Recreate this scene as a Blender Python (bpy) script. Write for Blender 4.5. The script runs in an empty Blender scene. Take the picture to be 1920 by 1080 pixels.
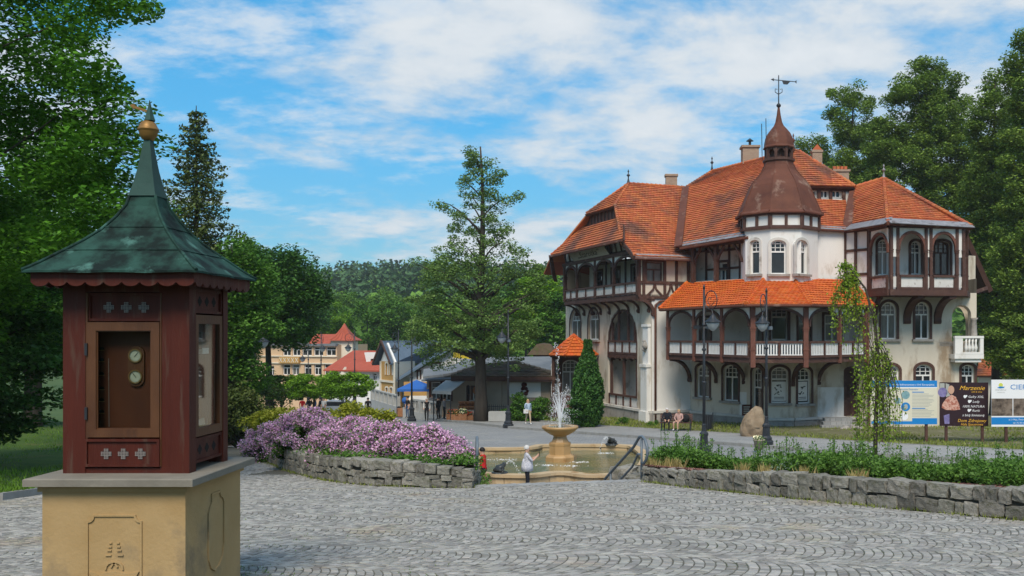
import bpy, bmesh, math, random
import numpy as np
from mathutils import Vector, Matrix

scene = bpy.context.scene
COL = scene.collection
PI = math.pi
F, CX, H = 1750.0, 1120.0, 628.0        # focal length and principal point of the 1920 px wide photograph
V = Vector
rnd = random.Random(7)

# ---------------------------------------------------------------- camera
cam = bpy.data.cameras.new('camera')
camo = bpy.data.objects.new('camera', cam)
COL.objects.link(camo)
camo.location = (0, 0, 0)
camo.rotation_euler = (PI / 2, 0, 0)
cam.sensor_width = 36.0
cam.lens = 36.0 * F / 1920.0
cam.shift_x = (960 - CX) / 1920.0
cam.shift_y = (H - 540) / 1920.0
cam.clip_start = 0.1
cam.clip_end = 6000
scene.camera = camo

# ---------------------------------------------------------------- sky, sun, exposure
SUN_AZ = math.radians(184)      # clockwise from +Y (the view direction): straight behind the camera
SUN_EL = math.radians(50)
world = bpy.data.worlds.new('World')
scene.world = world
world.use_nodes = True
nt = world.node_tree
N, Lk = nt.nodes, nt.links
N.clear()
def wn(t, **kw):
    n = N.new(t)
    for k, v in kw.items():
        setattr(n, k, v)
    return n
out = wn('ShaderNodeOutputWorld')
bg = wn('ShaderNodeBackground')
bg.inputs['Strength'].default_value = 0.15
sky = wn('ShaderNodeTexSky', sky_type='NISHITA')
sky.sun_disc = False
sky.sun_elevation = SUN_EL
sky.sun_rotation = SUN_AZ
sky.air_density = 1.0
sky.dust_density = 0.0
sky.ozone_density = 2.2
hs = wn('ShaderNodeHueSaturation')
hs.inputs['Saturation'].default_value = 1.16
hs.inputs['Hue'].default_value = 0.478
hs.inputs['Value'].default_value = 0.84
bw = wn('ShaderNodeRGBToBW'); Lk.new(sky.outputs[0], bw.inputs[0])
def wm0(op, a, b):
    n = wn('ShaderNodeMath', operation=op)
    for i, x in enumerate((a, b)):
        if isinstance(x, (int, float)): n.inputs[i].default_value = x
        else: Lk.new(x, n.inputs[i])
    return n.outputs[0]
ease = wm0('DIVIDE', 1.0, wm0('ADD', 0.62, wm0('MULTIPLY', bw.outputs[0], 0.20)))      # eases the glare of the horizon
cmp2 = wn('ShaderNodeVectorMath', operation='SCALE')
Lk.new(sky.outputs[0], cmp2.inputs[0]); Lk.new(ease, cmp2.inputs['Scale'])
tint = wn('ShaderNodeVectorMath', operation='MULTIPLY'); tint.inputs[1].default_value = (0.68, 0.93, 1.2)
Lk.new(cmp2.outputs[0], tint.inputs[0])
Lk.new(tint.outputs[0], hs.inputs['Color'])
# clouds on a high flat layer: the view direction projected on a plane overhead
tc = wn('ShaderNodeTexCoord')
sep = wn('ShaderNodeSeparateXYZ')
Lk.new(tc.outputs['Generated'], sep.inputs[0])
def wmath(op, a, b=None, clamp=False):
    n = wn('ShaderNodeMath', operation=op, use_clamp=clamp)
    for i, x in enumerate((a, b)):
        if x is None:
            continue
        if isinstance(x, (int, float)):
            n.inputs[i].default_value = x
        else:
            Lk.new(x, n.inputs[i])
    return n.outputs[0]
zc = wmath('ADD', wmath('MAXIMUM', sep.outputs[2], 0.0), 0.20)
px_ = wmath('DIVIDE', sep.outputs[0], zc)
py_ = wmath('DIVIDE', sep.outputs[1], zc)
cmb = wn('ShaderNodeCombineXYZ')
Lk.new(px_, cmb.inputs[0]); Lk.new(py_, cmb.inputs[1])
mp = wn('ShaderNodeMapping')
mp.inputs['Location'].default_value = (12.15, 0.5, 0.3)
mp.inputs['Rotation'].default_value = (0, 0, math.radians(-22))
mp.inputs['Scale'].default_value = (1.25, 1.35, 1)
Lk.new(cmb.outputs[0], mp.inputs[0])
def wnoise(scale, detail, rough, dist):
    n = wn('ShaderNodeTexNoise')
    n.inputs['Scale'].default_value = scale
    n.inputs['Detail'].default_value = detail
    n.inputs['Roughness'].default_value = rough
    n.inputs['Distortion'].default_value = dist
    Lk.new(mp.outputs[0], n.inputs['Vector'])
    return n.outputs[0]
big = wnoise(0.62, 3, 0.5, 0.2)
mid = wnoise(2.3, 9, 0.60, 0.15)
fin = wnoise(7.0, 6, 0.6, 0.0)
dens = wmath('ADD', wmath('ADD', wmath('MULTIPLY', big, 0.42), wmath('MULTIPLY', mid, 0.52)), wmath('MULTIPLY', fin, 0.10))
rmp = wn('ShaderNodeMapRange', interpolation_type='SMOOTHSTEP')
rmp.inputs['From Min'].default_value = 0.450
rmp.inputs['From Max'].default_value = 0.61
rmp.inputs['To Min'].default_value = 0.0
rmp.inputs['To Max'].default_value = 0.94
Lk.new(dens, rmp.inputs['Value'])
ccol = wn('ShaderNodeMixRGB')
ccol.inputs[1].default_value = (2.5, 3.0, 3.45, 1)
ccol.inputs[2].default_value = (4.15, 4.3, 4.4, 1)
cr = wn('ShaderNodeMapRange'); cr.inputs['From Min'].default_value = 0.42; cr.inputs['From Max'].default_value = 0.66
Lk.new(dens, cr.inputs['Value']); Lk.new(cr.outputs[0], ccol.inputs[0])
mixc = wn('ShaderNodeMixRGB')
Lk.new(rmp.outputs[0], mixc.inputs[0])
Lk.new(hs.outputs[0], mixc.inputs[1])
Lk.new(ccol.outputs[0], mixc.inputs[2])
# a second, thinner layer of small broken clouds
mp2 = wn('ShaderNodeMapping'); mp2.inputs['Location'].default_value = (-4.2, 7.7, 1.0); mp2.inputs['Rotation'].default_value = (0, 0, math.radians(20)); mp2.inputs['Scale'].default_value = (1.7, 2.3, 1)
Lk.new(cmb.outputs[0], mp2.inputs[0])
def wnoise2(scale, detail, rough):
    n = wn('ShaderNodeTexNoise'); n.inputs['Scale'].default_value = scale; n.inputs['Detail'].default_value = detail; n.inputs['Roughness'].default_value = rough
    Lk.new(mp2.outputs[0], n.inputs['Vector']); return n.outputs[0]
r2 = wn('ShaderNodeMapRange', interpolation_type='SMOOTHSTEP'); r2.inputs['From Min'].default_value = 0.515; r2.inputs['From Max'].default_value = 0.66; r2.inputs['To Max'].default_value = 0.8
Lk.new(wmath('ADD', wmath('MULTIPLY', wnoise2(.7, 2, .5), .45), wmath('MULTIPLY', wnoise2(2.2, 9, .62), .57)), r2.inputs['Value'])
mix2 = wn('ShaderNodeMixRGB'); Lk.new(r2.outputs[0], mix2.inputs[0]); Lk.new(mixc.outputs[0], mix2.inputs[1]); mix2.inputs[2].default_value = (3.85, 4.1, 4.3, 1)
Lk.new(mix2.outputs[0], bg.inputs['Color'])
Lk.new(bg.outputs[0], out.inputs['Surface'])

sl = bpy.data.lights.new('sun', 'SUN')
sun = bpy.data.objects.new('sun', sl)
COL.objects.link(sun)
sl.energy = 2.9
sl.angle = math.radians(26)
sl.color = (1.0, 0.90, 0.76)
_sd = V((math.sin(SUN_AZ) * math.cos(SUN_EL), math.cos(SUN_AZ) * math.cos(SUN_EL), math.sin(SUN_EL)))
sun.rotation_euler = _sd.to_track_quat('Z', 'Y').to_euler()
sun.location = (0, 0, 60)

vs = scene.view_settings
scene.display_settings.display_device = 'sRGB'
vs.view_transform = 'Standard'
vs.look = 'None'
vs.exposure = 0.42
vs.gamma = 1.0
vs.use_curve_mapping = False
scene.cycles.use_denoising = True
scene.cycles.max_bounces = 6
scene.cycles.transparent_max_bounces = 8
scene.cycles.caustics_reflective = False
scene.cycles.caustics_refractive = False

# ---------------------------------------------------------------- helpers
def P(px, py, d):
    """world point at depth d seen at a pixel of the photograph"""
    return V(((px - CX) / F * d, d, (H - py) / F * d))
def XY(px, d):
    return V(((px - CX) / F * d, d))
def srgb(r, g, b):
    f = lambda c: (c / 255 / 12.92) if c / 255 <= 0.04045 else ((c / 255 + 0.055) / 1.055) ** 2.4
    return (f(r), f(g), f(b), 1)

BASE = {}
def tag(o, label=None, cat=None, group=None, kind=None):
    if label: o['label'] = label
    if cat: o['category'] = cat
    if group: o['group'] = group
    if kind: o['kind'] = kind
    return o
def thing(name, base, label, cat, group=None):
    o = bpy.data.objects.new(name, None)
    o.empty_display_size = 0.3
    COL.objects.link(o)
    o.location = base
    BASE[o] = V(base)
    return tag(o, label, cat, group)
def link(name, me, parent=None, kind=None, label=None):
    o = bpy.data.objects.new(name, me)
    COL.objects.link(o)
    if parent is not None:
        o.parent = parent
        BASE[o] = BASE[parent]
    else:
        BASE[o] = V((0, 0, 0))
    if kind: o['kind'] = kind
    if label: o['label'] = label
    return o
def kids(o):
    return list(o.children)
def dup(root, loc, label, rot=None, scale=None):
    r = root.copy(); COL.objects.link(r)
    r.location = loc
    if rot is not None: r.rotation_euler = (0, 0, rot)
    if scale is not None: r.scale = (scale, scale, scale)
    r['label'] = label
    for c in kids(root):
        cc = c.copy(); COL.objects.link(cc); cc.parent = r
        for g in kids(c):
            gg = g.copy(); COL.objects.link(gg); gg.parent = cc
    return r

class MB:
    """collects faces, then becomes ONE mesh object"""
    def __init__(s):
        s.v, s.f, s.m = [], [], []
    def add(s, vs, fs, m=0):
        k = len(s.v)
        s.v.extend(tuple(x) for x in vs)
        for f in fs:
            s.f.append(tuple(i + k for i in f)); s.m.append(m)
        return s
    def quad(s, *p, m=0):
        return s.add(p, [tuple(range(len(p)))], m)
    def box(s, c, sz, rot=0, m=0, R=None):
        c = V(c); x, y, z = (V(a) for a in ((sz[0] / 2, 0, 0), (0, sz[1] / 2, 0), (0, 0, sz[2] / 2)))
        M = R if R is not None else Matrix.Rotation(rot, 3, 'Z')
        x, y, z = M @ x, M @ y, M @ z
        p = [c + a * x + b * y + e * z for e in (-1, 1) for b in (-1, 1) for a in (-1, 1)]
        return s.add(p, [(0, 2, 3, 1), (4, 5, 7, 6), (0, 1, 5, 4), (2, 6, 7, 3), (0, 4, 6, 2), (1, 3, 7, 5)], m)
    def beam(s, p, q, w, t, n, m=0):
        """bar from p to q: w wide in the plane square to n, t thick along n"""
        p, q, n = V(p), V(q), V(n).normalized()
        a = (q - p).normalized(); b = n.cross(a)
        if b.length < 1e-6: b = V((1, 0, 0)).cross(a)
        b.normalize(); n2 = a.cross(b).normalized()
        b *= w / 2; n2 *= t / 2
        pts = [e + i * b + j * n2 for e in (p, q) for j in (-1, 1) for i in (-1, 1)]
        return s.add(pts, [(0, 2, 3, 1), (4, 5, 7, 6), (0, 1, 5, 4), (2, 6, 7, 3), (0, 4, 6, 2), (1, 3, 7, 5)], m)
    def tube(s, pts, r, n=8, m=0, closed=False):
        pts = [V(p) for p in pts]
        rs = list(r) if isinstance(r, (list, tuple)) else [r] * len(pts)
        k0 = len(s.v); k = len(pts); ref = None
        for i, p in enumerate(pts):
            if closed: t = pts[(i + 1) % k] - pts[i - 1]
            else: t = pts[min(i + 1, k - 1)] - pts[max(i - 1, 0)]
            if t.length < 1e-9: t = V((0, 0, 1))
            t.normalize()
            if ref is None:
                ref = V((0, 0, 1)) if abs(t.z) < 0.9 else V((1, 0, 0))
            a = (ref - t * ref.dot(t))
            if a.length < 1e-6: a = t.orthogonal()
            a.normalize(); ref = a; b = t.cross(a)
            for j in range(n):
                an = 2 * PI * j / n
                s.v.append(tuple(p + (a * math.cos(an) + b * math.sin(an)) * rs[i]))
        for i in range(k if closed else k - 1):
            i2 = (i + 1) % k
            for j in range(n):
                j2 = (j + 1) % n
                s.f.append((k0 + i * n + j, k0 + i * n + j2, k0 + i2 * n + j2, k0 + i2 * n + j)); s.m.append(m)
        if not closed:
            s.f.append(tuple(k0 + j for j in reversed(range(n)))); s.m.append(m)
            s.f.append(tuple(k0 + (k - 1) * n + j for j in range(n))); s.m.append(m)
        return s
    def lathe(s, prof, c, n=16, m=0, ph=0.0, sq=False):
        """profile [(radius, z)] turned round the vertical through c"""
        c = V(c); k0 = len(s.v); k = len(prof)
        for r, z in prof:
            for j in range(n):
                an = ph + 2 * PI * j / n
                s.v.append((c.x + r * math.cos(an), c.y + r * math.sin(an), c.z + z))
        for i in range(k - 1):
            for j in range(n):
                j2 = (j + 1) % n
                s.f.append((k0 + i * n + j, k0 + i * n + j2, k0 + (i + 1) * n + j2, k0 + (i + 1) * n + j)); s.m.append(m)
        s.f.append(tuple(k0 + j for j in reversed(range(n)))); s.m.append(m)
        s.f.append(tuple(k0 + (k - 1) * n + j for j in range(n))); s.m.append(m)
        return s
    def prism(s, poly, vec, m=0):
        vec = V(vec); poly = [V(p) for p in poly]; n = len(poly)
        s.add(poly + [p + vec for p in poly],
              [tuple(reversed(range(n))), tuple(range(n, 2 * n))] + [(i, (i + 1) % n, n + (i + 1) % n, n + i) for i in range(n)], m)
        return s
    def ring(s, outer, inner, vec, m=0):
        """frame between two outlines of equal length, extruded by vec"""
        vec = V(vec); n = len(outer)
        a = [V(p) for p in outer]; b = [V(p) for p in inner]
        pts = a + b + [p + vec for p in a] + [p + vec for p in b]
        fs = []
        for i in range(n):
            j = (i + 1) % n
            fs += [(i, j, n + j, n + i), (2 * n + i, 3 * n + i, 3 * n + j, 2 * n + j), (i, 2 * n + i, 2 * n + j, j), (n + i, n + j, 3 * n + j, 3 * n + i)]
        return s.add(pts, fs, m)
    def sweep(s, pts, w, t, n, m=0):
        """rectangular section (w in the plane square to n, t along n) along a bent line"""
        pts = [V(p) for p in pts]; n = V(n).normalized(); k = len(pts); vs = []
        for i, p in enumerate(pts):
            a = (pts[min(i + 1, k - 1)] - pts[max(i - 1, 0)]).normalized()
            b = n.cross(a).normalized()
            vs += [p - b * w / 2 - n * t / 2, p + b * w / 2 - n * t / 2, p + b * w / 2 + n * t / 2, p - b * w / 2 + n * t / 2]
        fs = [(0, 3, 2, 1), tuple(4 * (k - 1) + j for j in range(4))]
        for i in range(k - 1):
            for j in range(4):
                j2 = (j + 1) % 4
                fs.append((4 * i + j, 4 * i + j2, 4 * i + 4 + j2, 4 * i + 4 + j))
        return s.add(vs, fs, m)
    def ball(s, c, r, n=10, m=0, sc=(1, 1, 1)):
        prof = [(max(1e-4, math.sin(PI * i / n) * r), -math.cos(PI * i / n) * r * sc[2]) for i in range(n + 1)]
        return s.lathe(prof, c, max(8, n + 2), m)
    def mesh(s, name, mats, off=V((0, 0, 0)), smooth=False):
        me = bpy.data.meshes.new(name)
        a = np.array(s.v, dtype=np.float64).reshape(-1, 3) - np.array(off)
        me.from_pydata(a.tolist(), [], s.f)
        for mt in (mats if isinstance(mats, (list, tuple)) else [mats]):
            me.materials.append(mt)
        me.polygons.foreach_set('material_index', s.m)
        if smooth:
            me.polygons.foreach_set('use_smooth', [len(f) == 4 for f in s.f])
        me.update()
        return me
    def build(s, name, mats, parent=None, smooth=False, kind=None, label=None):
        off = BASE[parent] if parent is not None else V((0, 0, 0))
        return link(name, s.mesh(name, mats, off, smooth), parent, kind, label)

# ---------------------------------------------------------------- materials
MATS = {}
def mat(name, c1, c2=None, scale=4.0, rough=0.8, bump=0.0, bscale=None, c3=None, c3amt=0.0, c3scale=1.0, metal=0.0, spec=0.3,
        rand=0.0, island=False, stretch=(1, 1, 1), detail=6, coord='Object', huev=0.0, sharp=0.22):
    m = bpy.data.materials.new(name); m.use_nodes = True
    t = m.node_tree; n, l = t.nodes, t.links
    b = n['Principled BSDF']
    b.inputs['Roughness'].default_value = rough
    b.inputs['Metallic'].default_value = metal
    b.inputs['Specular IOR Level'].default_value = spec
    tcn = n.new('ShaderNodeTexCoord')
    mpn = n.new('ShaderNodeMapping'); mpn.inputs['Scale'].default_value = stretch
    l.new(tcn.outputs[coord], mpn.inputs[0])
    def noise(sc, det=detail):
        q = n.new('ShaderNodeTexNoise'); q.inputs['Scale'].default_value = sc; q.inputs['Detail'].default_value = det
        q.inputs['Roughness'].default_value = 0.62
        l.new(mpn.outputs[0], q.inputs['Vector']); return q.outputs[0]
    c1 = tuple(c1[:3]) + (1,)
    col = None
    if c2 is not None:
        c2 = tuple(c2[:3]) + (1,)
        r = n.new('ShaderNodeValToRGB')
        r.color_ramp.elements[0].position = 0.5 - sharp; r.color_ramp.elements[0].color = c1
        r.color_ramp.elements[1].position = 0.5 + sharp; r.color_ramp.elements[1].color = c2
        l.new(noise(scale), r.inputs[0]); col = r.outputs[0]
    else:
        rgb = n.new('ShaderNodeRGB'); rgb.outputs[0].default_value = c1; col = rgb.outputs[0]
    if c3 is not None:
        r = n.new('ShaderNodeMapRange')
        r.inputs['From Min'].default_value = 0.62 - c3amt * 0.5; r.inputs['From Max'].default_value = 0.76 - c3amt * 0.5
        l.new(noise(c3scale, 8), r.inputs['Value'])
        x = n.new('ShaderNodeMixRGB'); l.new(r.outputs[0], x.inputs[0]); l.new(col, x.inputs[1])
        x.inputs[2].default_value = tuple(c3[:3]) + (1,); col = x.outputs[0]
    if rand > 0:
        h = n.new('ShaderNodeHueSaturation'); l.new(col, h.inputs['Color'])
        oi = n.new('ShaderNodeObjectInfo')
        src = oi.outputs['Random']
        if island:
            g = n.new('ShaderNodeNewGeometry')
            a = n.new('ShaderNodeMath'); a.operation = 'ADD'; l.new(src, a.inputs[0]); l.new(g.outputs['Random Per Island'], a.inputs[1])
            fr = n.new('ShaderNodeMath'); fr.operation = 'FRACT'; l.new(a.outputs[0], fr.inputs[0]); src = fr.outputs[0]
        mr = n.new('ShaderNodeMapRange'); mr.inputs['To Min'].default_value = 1 - rand; mr.inputs['To Max'].default_value = 1 + rand
        l.new(src, mr.inputs['Value']); l.new(mr.outputs[0], h.inputs['Value'])
        if huev:
            m2 = n.new('ShaderNodeMath'); m2.operation = 'MULTIPLY'; l.new(src, m2.inputs[0]); m2.inputs[1].default_value = 7.31
            f2 = n.new('ShaderNodeMath'); f2.operation = 'FRACT'; l.new(m2.outputs[0], f2.inputs[0])
            m3 = n.new('ShaderNodeMapRange'); m3.inputs['To Min'].default_value = 0.5 - huev; m3.inputs['To Max'].default_value = 0.5 + huev
            l.new(f2.outputs[0], m3.inputs['Value']); l.new(m3.outputs[0], h.inputs['Hue'])
        col = h.outputs[0]
    l.new(col, b.inputs['Base Color'])
    if bump > 0:
        bp = n.new('ShaderNodeBump'); bp.inputs['Strength'].default_value = min(1, bump); bp.inputs['Distance'].default_value = 0.02
        l.new(noise(bscale or scale * 3), bp.inputs['Height']); l.new(bp.outputs[0], b.inputs['Normal'])
    MATS[name] = m
    return m

def leafmat(name, c1, c2, trans=0.35, rand=0.35, rough=0.55, huev=0.02):
    """leaf: two greens told apart leaf by leaf, light shines through"""
    m = bpy.data.materials.new(name); m.use_nodes = True
    t = m.node_tree; n, l = t.nodes, t.links
    n.clear()
    o = n.new('ShaderNodeOutputMaterial')
    g = n.new('ShaderNodeNewGeometry'); tcn = n.new('ShaderNodeTexCoord')
    q = n.new('ShaderNodeTexNoise'); q.inputs['Scale'].default_value = 0.9; q.inputs['Detail'].default_value = 3
    l.new(tcn.outputs['Object'], q.inputs['Vector'])
    a = n.new('ShaderNodeMath'); a.operation = 'MULTIPLY_ADD'; a.inputs[1].default_value = 0.5
    l.new(g.outputs['Random Per Island'], a.inputs[0])
    c1 = [x * 1.75 for x in c1[:3]]; c2 = [x * 1.75 for x in c2[:3]]
    s = n.new('ShaderNodeMath'); s.operation = 'SUBTRACT'; s.inputs[1].default_value = 0.25
    l.new(q.outputs[0], s.inputs[0]); l.new(s.outputs[0], a.inputs[2])
    x = n.new('ShaderNodeMixRGB'); l.new(a.outputs[0], x.inputs[0])
    x.inputs[1].default_value = tuple(c1[:3]) + (1,); x.inputs[2].default_value = tuple(c2[:3]) + (1,)
    h = n.new('ShaderNodeHueSaturation'); l.new(x.outputs[0], h.inputs['Color'])
    mr = n.new('ShaderNodeMapRange'); mr.inputs['To Min'].default_value = 1 - rand; mr.inputs['To Max'].default_value = 1 + rand
    l.new(g.outputs['Random Per Island'], mr.inputs['Value']); l.new(mr.outputs[0], h.inputs['Value'])
    d = n.new('ShaderNodeBsdfDiffuse'); l.new(h.outputs[0], d.inputs['Color'])
    tr = n.new('ShaderNodeBsdfTranslucent'); l.new(h.outputs[0], tr.inputs['Color'])
    gl = n.new('ShaderNodeBsdfGlossy'); gl.inputs['Roughness'].default_value = rough; gl.inputs['Color'].default_value = (0.6, 0.65, 0.6, 1)
    m1 = n.new('ShaderNodeMixShader'); m1.inputs[0].default_value = min(.42, trans)
    l.new(d.outputs[0], m1.inputs[1]); l.new(tr.outputs[0], m1.inputs[2])
    m2 = n.new('ShaderNodeMixShader'); m2.inputs[0].default_value = 0.025
    l.new(m1.outputs[0], m2.inputs[1]); l.new(gl.outputs[0], m2.inputs[2])
    l.new(m2.outputs[0], o.inputs['Surface'])
    MATS[name] = m
    return m

M_plaster = mat('plaster', (0.56, 0.49, 0.385), (0.66, 0.60, 0.50), 0.8, 0.9, 0.3, 14, c3=(0.33, 0.25, 0.17), c3amt=0.20, c3scale=0.8, stretch=(1, 1, .38))
M_plwhite = mat('white_plaster', (0.70, 0.68, 0.64), (0.78, 0.76, 0.72), 0.8, 0.9, 0.2, 14, c3=(0.46, 0.40, 0.32), c3amt=0.14, c3scale=0.9, stretch=(1, 1, .4))
M_plgrey = mat('stained_plaster', (0.52, 0.49, 0.44), (0.64, 0.61, 0.56), 1.2, 0.9, 0.25, 14, c3=(0.25, 0.21, 0.17), c3amt=0.12, c3scale=1.1)
M_peel = mat('peeling_white_board', (0.66, 0.64, 0.60), (0.55, 0.52, 0.48), 2.0, 0.8, 0.2, 20, c3=(0.16, 0.10, 0.07), c3amt=0.14, c3scale=5.0, stretch=(1, 1, 0.5))
M_timber = mat('brown_timber', (0.060, 0.028, 0.021), (0.100, 0.049, 0.036), 3.0, 0.7, 0.25, 30, c3=(0.20, 0.12, 0.085), c3amt=0.06, c3scale=2.2)
M_timred = mat('red_brown_timber', (0.125, 0.048, 0.032), (0.17, 0.068, 0.046), 3.0, 0.7, 0.2, 30, c3=(0.09, 0.035, 0.025), c3amt=0.12, c3scale=1.5)
M_tile = mat('old_roof_tile', (0.42, 0.118, 0.042), (0.50, 0.155, 0.058), 1.0, 0.85, 0.3, 40, c3=(0.19, 0.082, 0.055), c3amt=0.26, c3scale=0.26, rand=0.16, island=True, huev=0.008)
M_tilenew = mat('new_roof_tile', (0.50, 0.105, 0.018), (0.56, 0.13, 0.025), 1.0, 0.6, 0.2, 40, rand=0.13, island=True, huev=0.006)
M_rust = mat('rusty_sheet_metal', (0.085, 0.032, 0.022), (0.15, 0.056, 0.034), 1.0, 0.72, 0.25, 12, c3=(0.25, 0.16, 0.12), c3amt=0.11, c3scale=1.2, metal=0.0, spec=0.2)
M_lead = mat('grey_flashing', (0.22, 0.21, 0.22), (0.36, 0.35, 0.36), 2.5, 0.5, 0.2, 12, c3=(0.12, 0.09, 0.08), c3amt=0.14, c3scale=2.2, metal=0.3)
M_white = mat('white_paint', (0.70, 0.69, 0.66), (0.78, 0.77, 0.74), 5, 0.5, 0.0)
M_glass = mat('dark_window_glass', (0.010, 0.012, 0.014), (0.03, 0.035, 0.04), 0.7, 0.06, 0.0, spec=0.5)
M_glassc = mat('curtained_glass', (0.07, 0.07, 0.065), (0.20, 0.19, 0.17), 1.5, 0.12, 0.0, spec=0.5, stretch=(3, 3, .4))
M_plinth = mat('rubble_plinth', (0.24, 0.22, 0.20), (0.40, 0.37, 0.33), 2.2, 0.9, 0.8, 6, c3=(0.15, 0.13, 0.11), c3amt=0.12, c3scale=2.0)
M_brick = mat('old_brick', (0.28, 0.15, 0.09), (0.42, 0.31, 0.21), 6, 0.9, 0.5, 18, c3=(0.16, 0.08, 0.06), c3amt=0.15, c3scale=3)
_n = M_brick.node_tree.nodes; _l = M_brick.node_tree.links; _b = _n['Principled BSDF']
_bk = _n.new('ShaderNodeTexBrick'); _bk.inputs['Scale'].default_value = 3.2; _bk.inputs['Color1'].default_value = (0.30, 0.17, 0.10, 1); _bk.inputs['Color2'].default_value = (0.40, 0.27, 0.17, 1); _bk.inputs['Mortar'].default_value = (0.42, 0.39, 0.34, 1); _bk.inputs['Mortar Size'].default_value = .03
_tc = _n.new('ShaderNodeTexCoord'); _mp = _n.new('ShaderNodeMapping'); _mp.inputs['Rotation'].default_value = (PI / 2, 0, 0); _l.new(_tc.outputs['Object'], _mp.inputs[0]); _l.new(_mp.outputs[0], _bk.inputs['Vector'])
_mm = _n.new('ShaderNodeMixRGB'); _mm.blend_type = 'MULTIPLY'; _mm.inputs[0].default_value = .5; _src = _b.inputs['Base Color'].links[0].from_socket
_l.new(_bk.outputs[0], _mm.inputs[1]); _l.new(_src, _mm.inputs[2]); _gm = _n.new('ShaderNodeGamma'); _gm.inputs[1].default_value = .8; _l.new(_mm.outputs[0], _gm.inputs[0]); _l.new(_gm.outputs[0], _b.inputs['Base Color'])
M_iron = mat('black_iron', (0.012, 0.014, 0.018), (0.022, 0.026, 0.032), 6, 0.45, 0.0, spec=0.5)
M_steel = mat('painted_steel_rail', (0.095, 0.125, 0.15), (0.13, 0.16, 0.19), 6, 0.45, 0.05, 30, spec=0.5)
M_sand = mat('sandstone', (0.36, 0.235, 0.10), (0.45, 0.31, 0.15), 1.6, 0.9, 0.25, 30, c3=(0.22, 0.165, 0.10), c3amt=0.16, c3scale=1.5)
M_slab = mat('grey_slab', (0.165, 0.148, 0.118), (0.235, 0.212, 0.172), 3, 0.8, 0.2, 40, c3=(0.32, 0.28, 0.22), c3amt=0.04, c3scale=2.0)
M_granite = mat('granite', (0.14, 0.13, 0.105), (0.30, 0.285, 0.245), 4, 0.95, 1.0, 14, c3=(0.10, 0.10, 0.055), c3amt=0.16, c3scale=2.6, rand=0.36, coord='Object', huev=0.012)
M_core = mat('dark_mortar', (0.035, 0.033, 0.026), (0.07, 0.068, 0.05), 8, 1.0, 0.6, 20)
M_cobble = mat('cobble_stone', (0.225, 0.216, 0.196), (0.335, 0.324, 0.298), 7, 0.75, 0.5, 30, c3=(0.29, 0.25, 0.18), c3amt=0.12, c3scale=0.5, rand=0.33, island=True, huev=0.03, spec=0.35)
M_joint = mat('cobble_joint', (0.085, 0.082, 0.066), (0.14, 0.134, 0.11), 3, 1.0, 0.5, 30, c3=(0.04, 0.06, 0.018), c3amt=0.10, c3scale=0.9)
M_road = mat('road_paving', (0.235, 0.24, 0.245), (0.30, 0.305, 0.305), 0.5, 0.85, 0.2, 20, c3=(0.34, 0.33, 0.30), c3amt=0.12, c3scale=0.35)
M_pave = mat('pavement_slabs', (0.27, 0.27, 0.265), (0.34, 0.34, 0.33), 0.8, 0.85, 0.2, 20)
def slabs(m, size, w, row):
    n_, l_ = m.node_tree.nodes, m.node_tree.links; b_ = n_['Principled BSDF']; src = b_.inputs['Base Color'].links[0].from_socket
    k_ = n_.new('ShaderNodeTexBrick'); k_.inputs['Scale'].default_value = size; k_.inputs['Mortar Size'].default_value = .022; k_.inputs['Brick Width'].default_value = w; k_.inputs['Row Height'].default_value = row
    k_.inputs['Color1'].default_value = (.86, .86, .86, 1); k_.inputs['Color2'].default_value = (1.06, 1.05, 1.03, 1); k_.inputs['Mortar'].default_value = (.55, .55, .53, 1)
    t_ = n_.new('ShaderNodeTexCoord'); mp_ = n_.new('ShaderNodeMapping'); mp_.inputs['Rotation'].default_value = (0, 0, .5); l_.new(t_.outputs['Object'], mp_.inputs[0]); l_.new(mp_.outputs[0], k_.inputs['Vector'])
    x_ = n_.new('ShaderNodeMixRGB'); x_.blend_type = 'MULTIPLY'; x_.inputs[0].default_value = 1; l_.new(src, x_.inputs[1]); l_.new(k_.outputs[0], x_.inputs[2]); l_.new(x_.outputs[0], b_.inputs['Base Color'])
slabs(M_road, 2.6, .5, .5); slabs(M_pave, 2.0, .9, .5)
M_kerb = mat('kerb_stone', (0.20, 0.20, 0.19), (0.30, 0.30, 0.285), 3, 0.85, 0.3, 20)
M_grass = mat('lawn_turf', (0.035, 0.085, 0.008), (0.075, 0.125, 0.016), 1.2, 1.0, 0.9, 14, c3=(0.11, 0.10, 0.035), c3amt=0.10, c3scale=0.6)
M_dirt = mat('worn_grass_dirt', (0.09, 0.105, 0.03), (0.17, 0.15, 0.09), 0.7, 1.0, 0.8, 10, c3=(0.30, 0.27, 0.21), c3amt=0.13, c3scale=0.8)
M_soil = mat('bed_soil', (0.03, 0.028, 0.018), (0.055, 0.05, 0.03), 5, 1.0, 0.8, 14)
M_mulch = mat('red_bark_mulch', (0.11, 0.05, 0.04), (0.19, 0.095, 0.075), 18, 1.0, 1.0, 30)
M_earth = mat('valley_ground', (0.035, 0.075, 0.012), (0.06, 0.10, 0.02), 0.06, 1.0, 0.0)
M_bark = mat('bark', (0.040, 0.033, 0.026), (0.085, 0.07, 0.055), 5, 1.0, 0.9, 12, stretch=(1, 1, 0.25))
M_kred = mat('dark_red_painted_wood', (0.048, 0.006, 0.002), (0.082, 0.013, 0.005), 2.0, 0.6, 0.3, 26, c3=(0.085, 0.045, 0.03), c3amt=0.13, c3scale=2.6, stretch=(4, 4, 0.45), spec=0.3)
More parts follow.
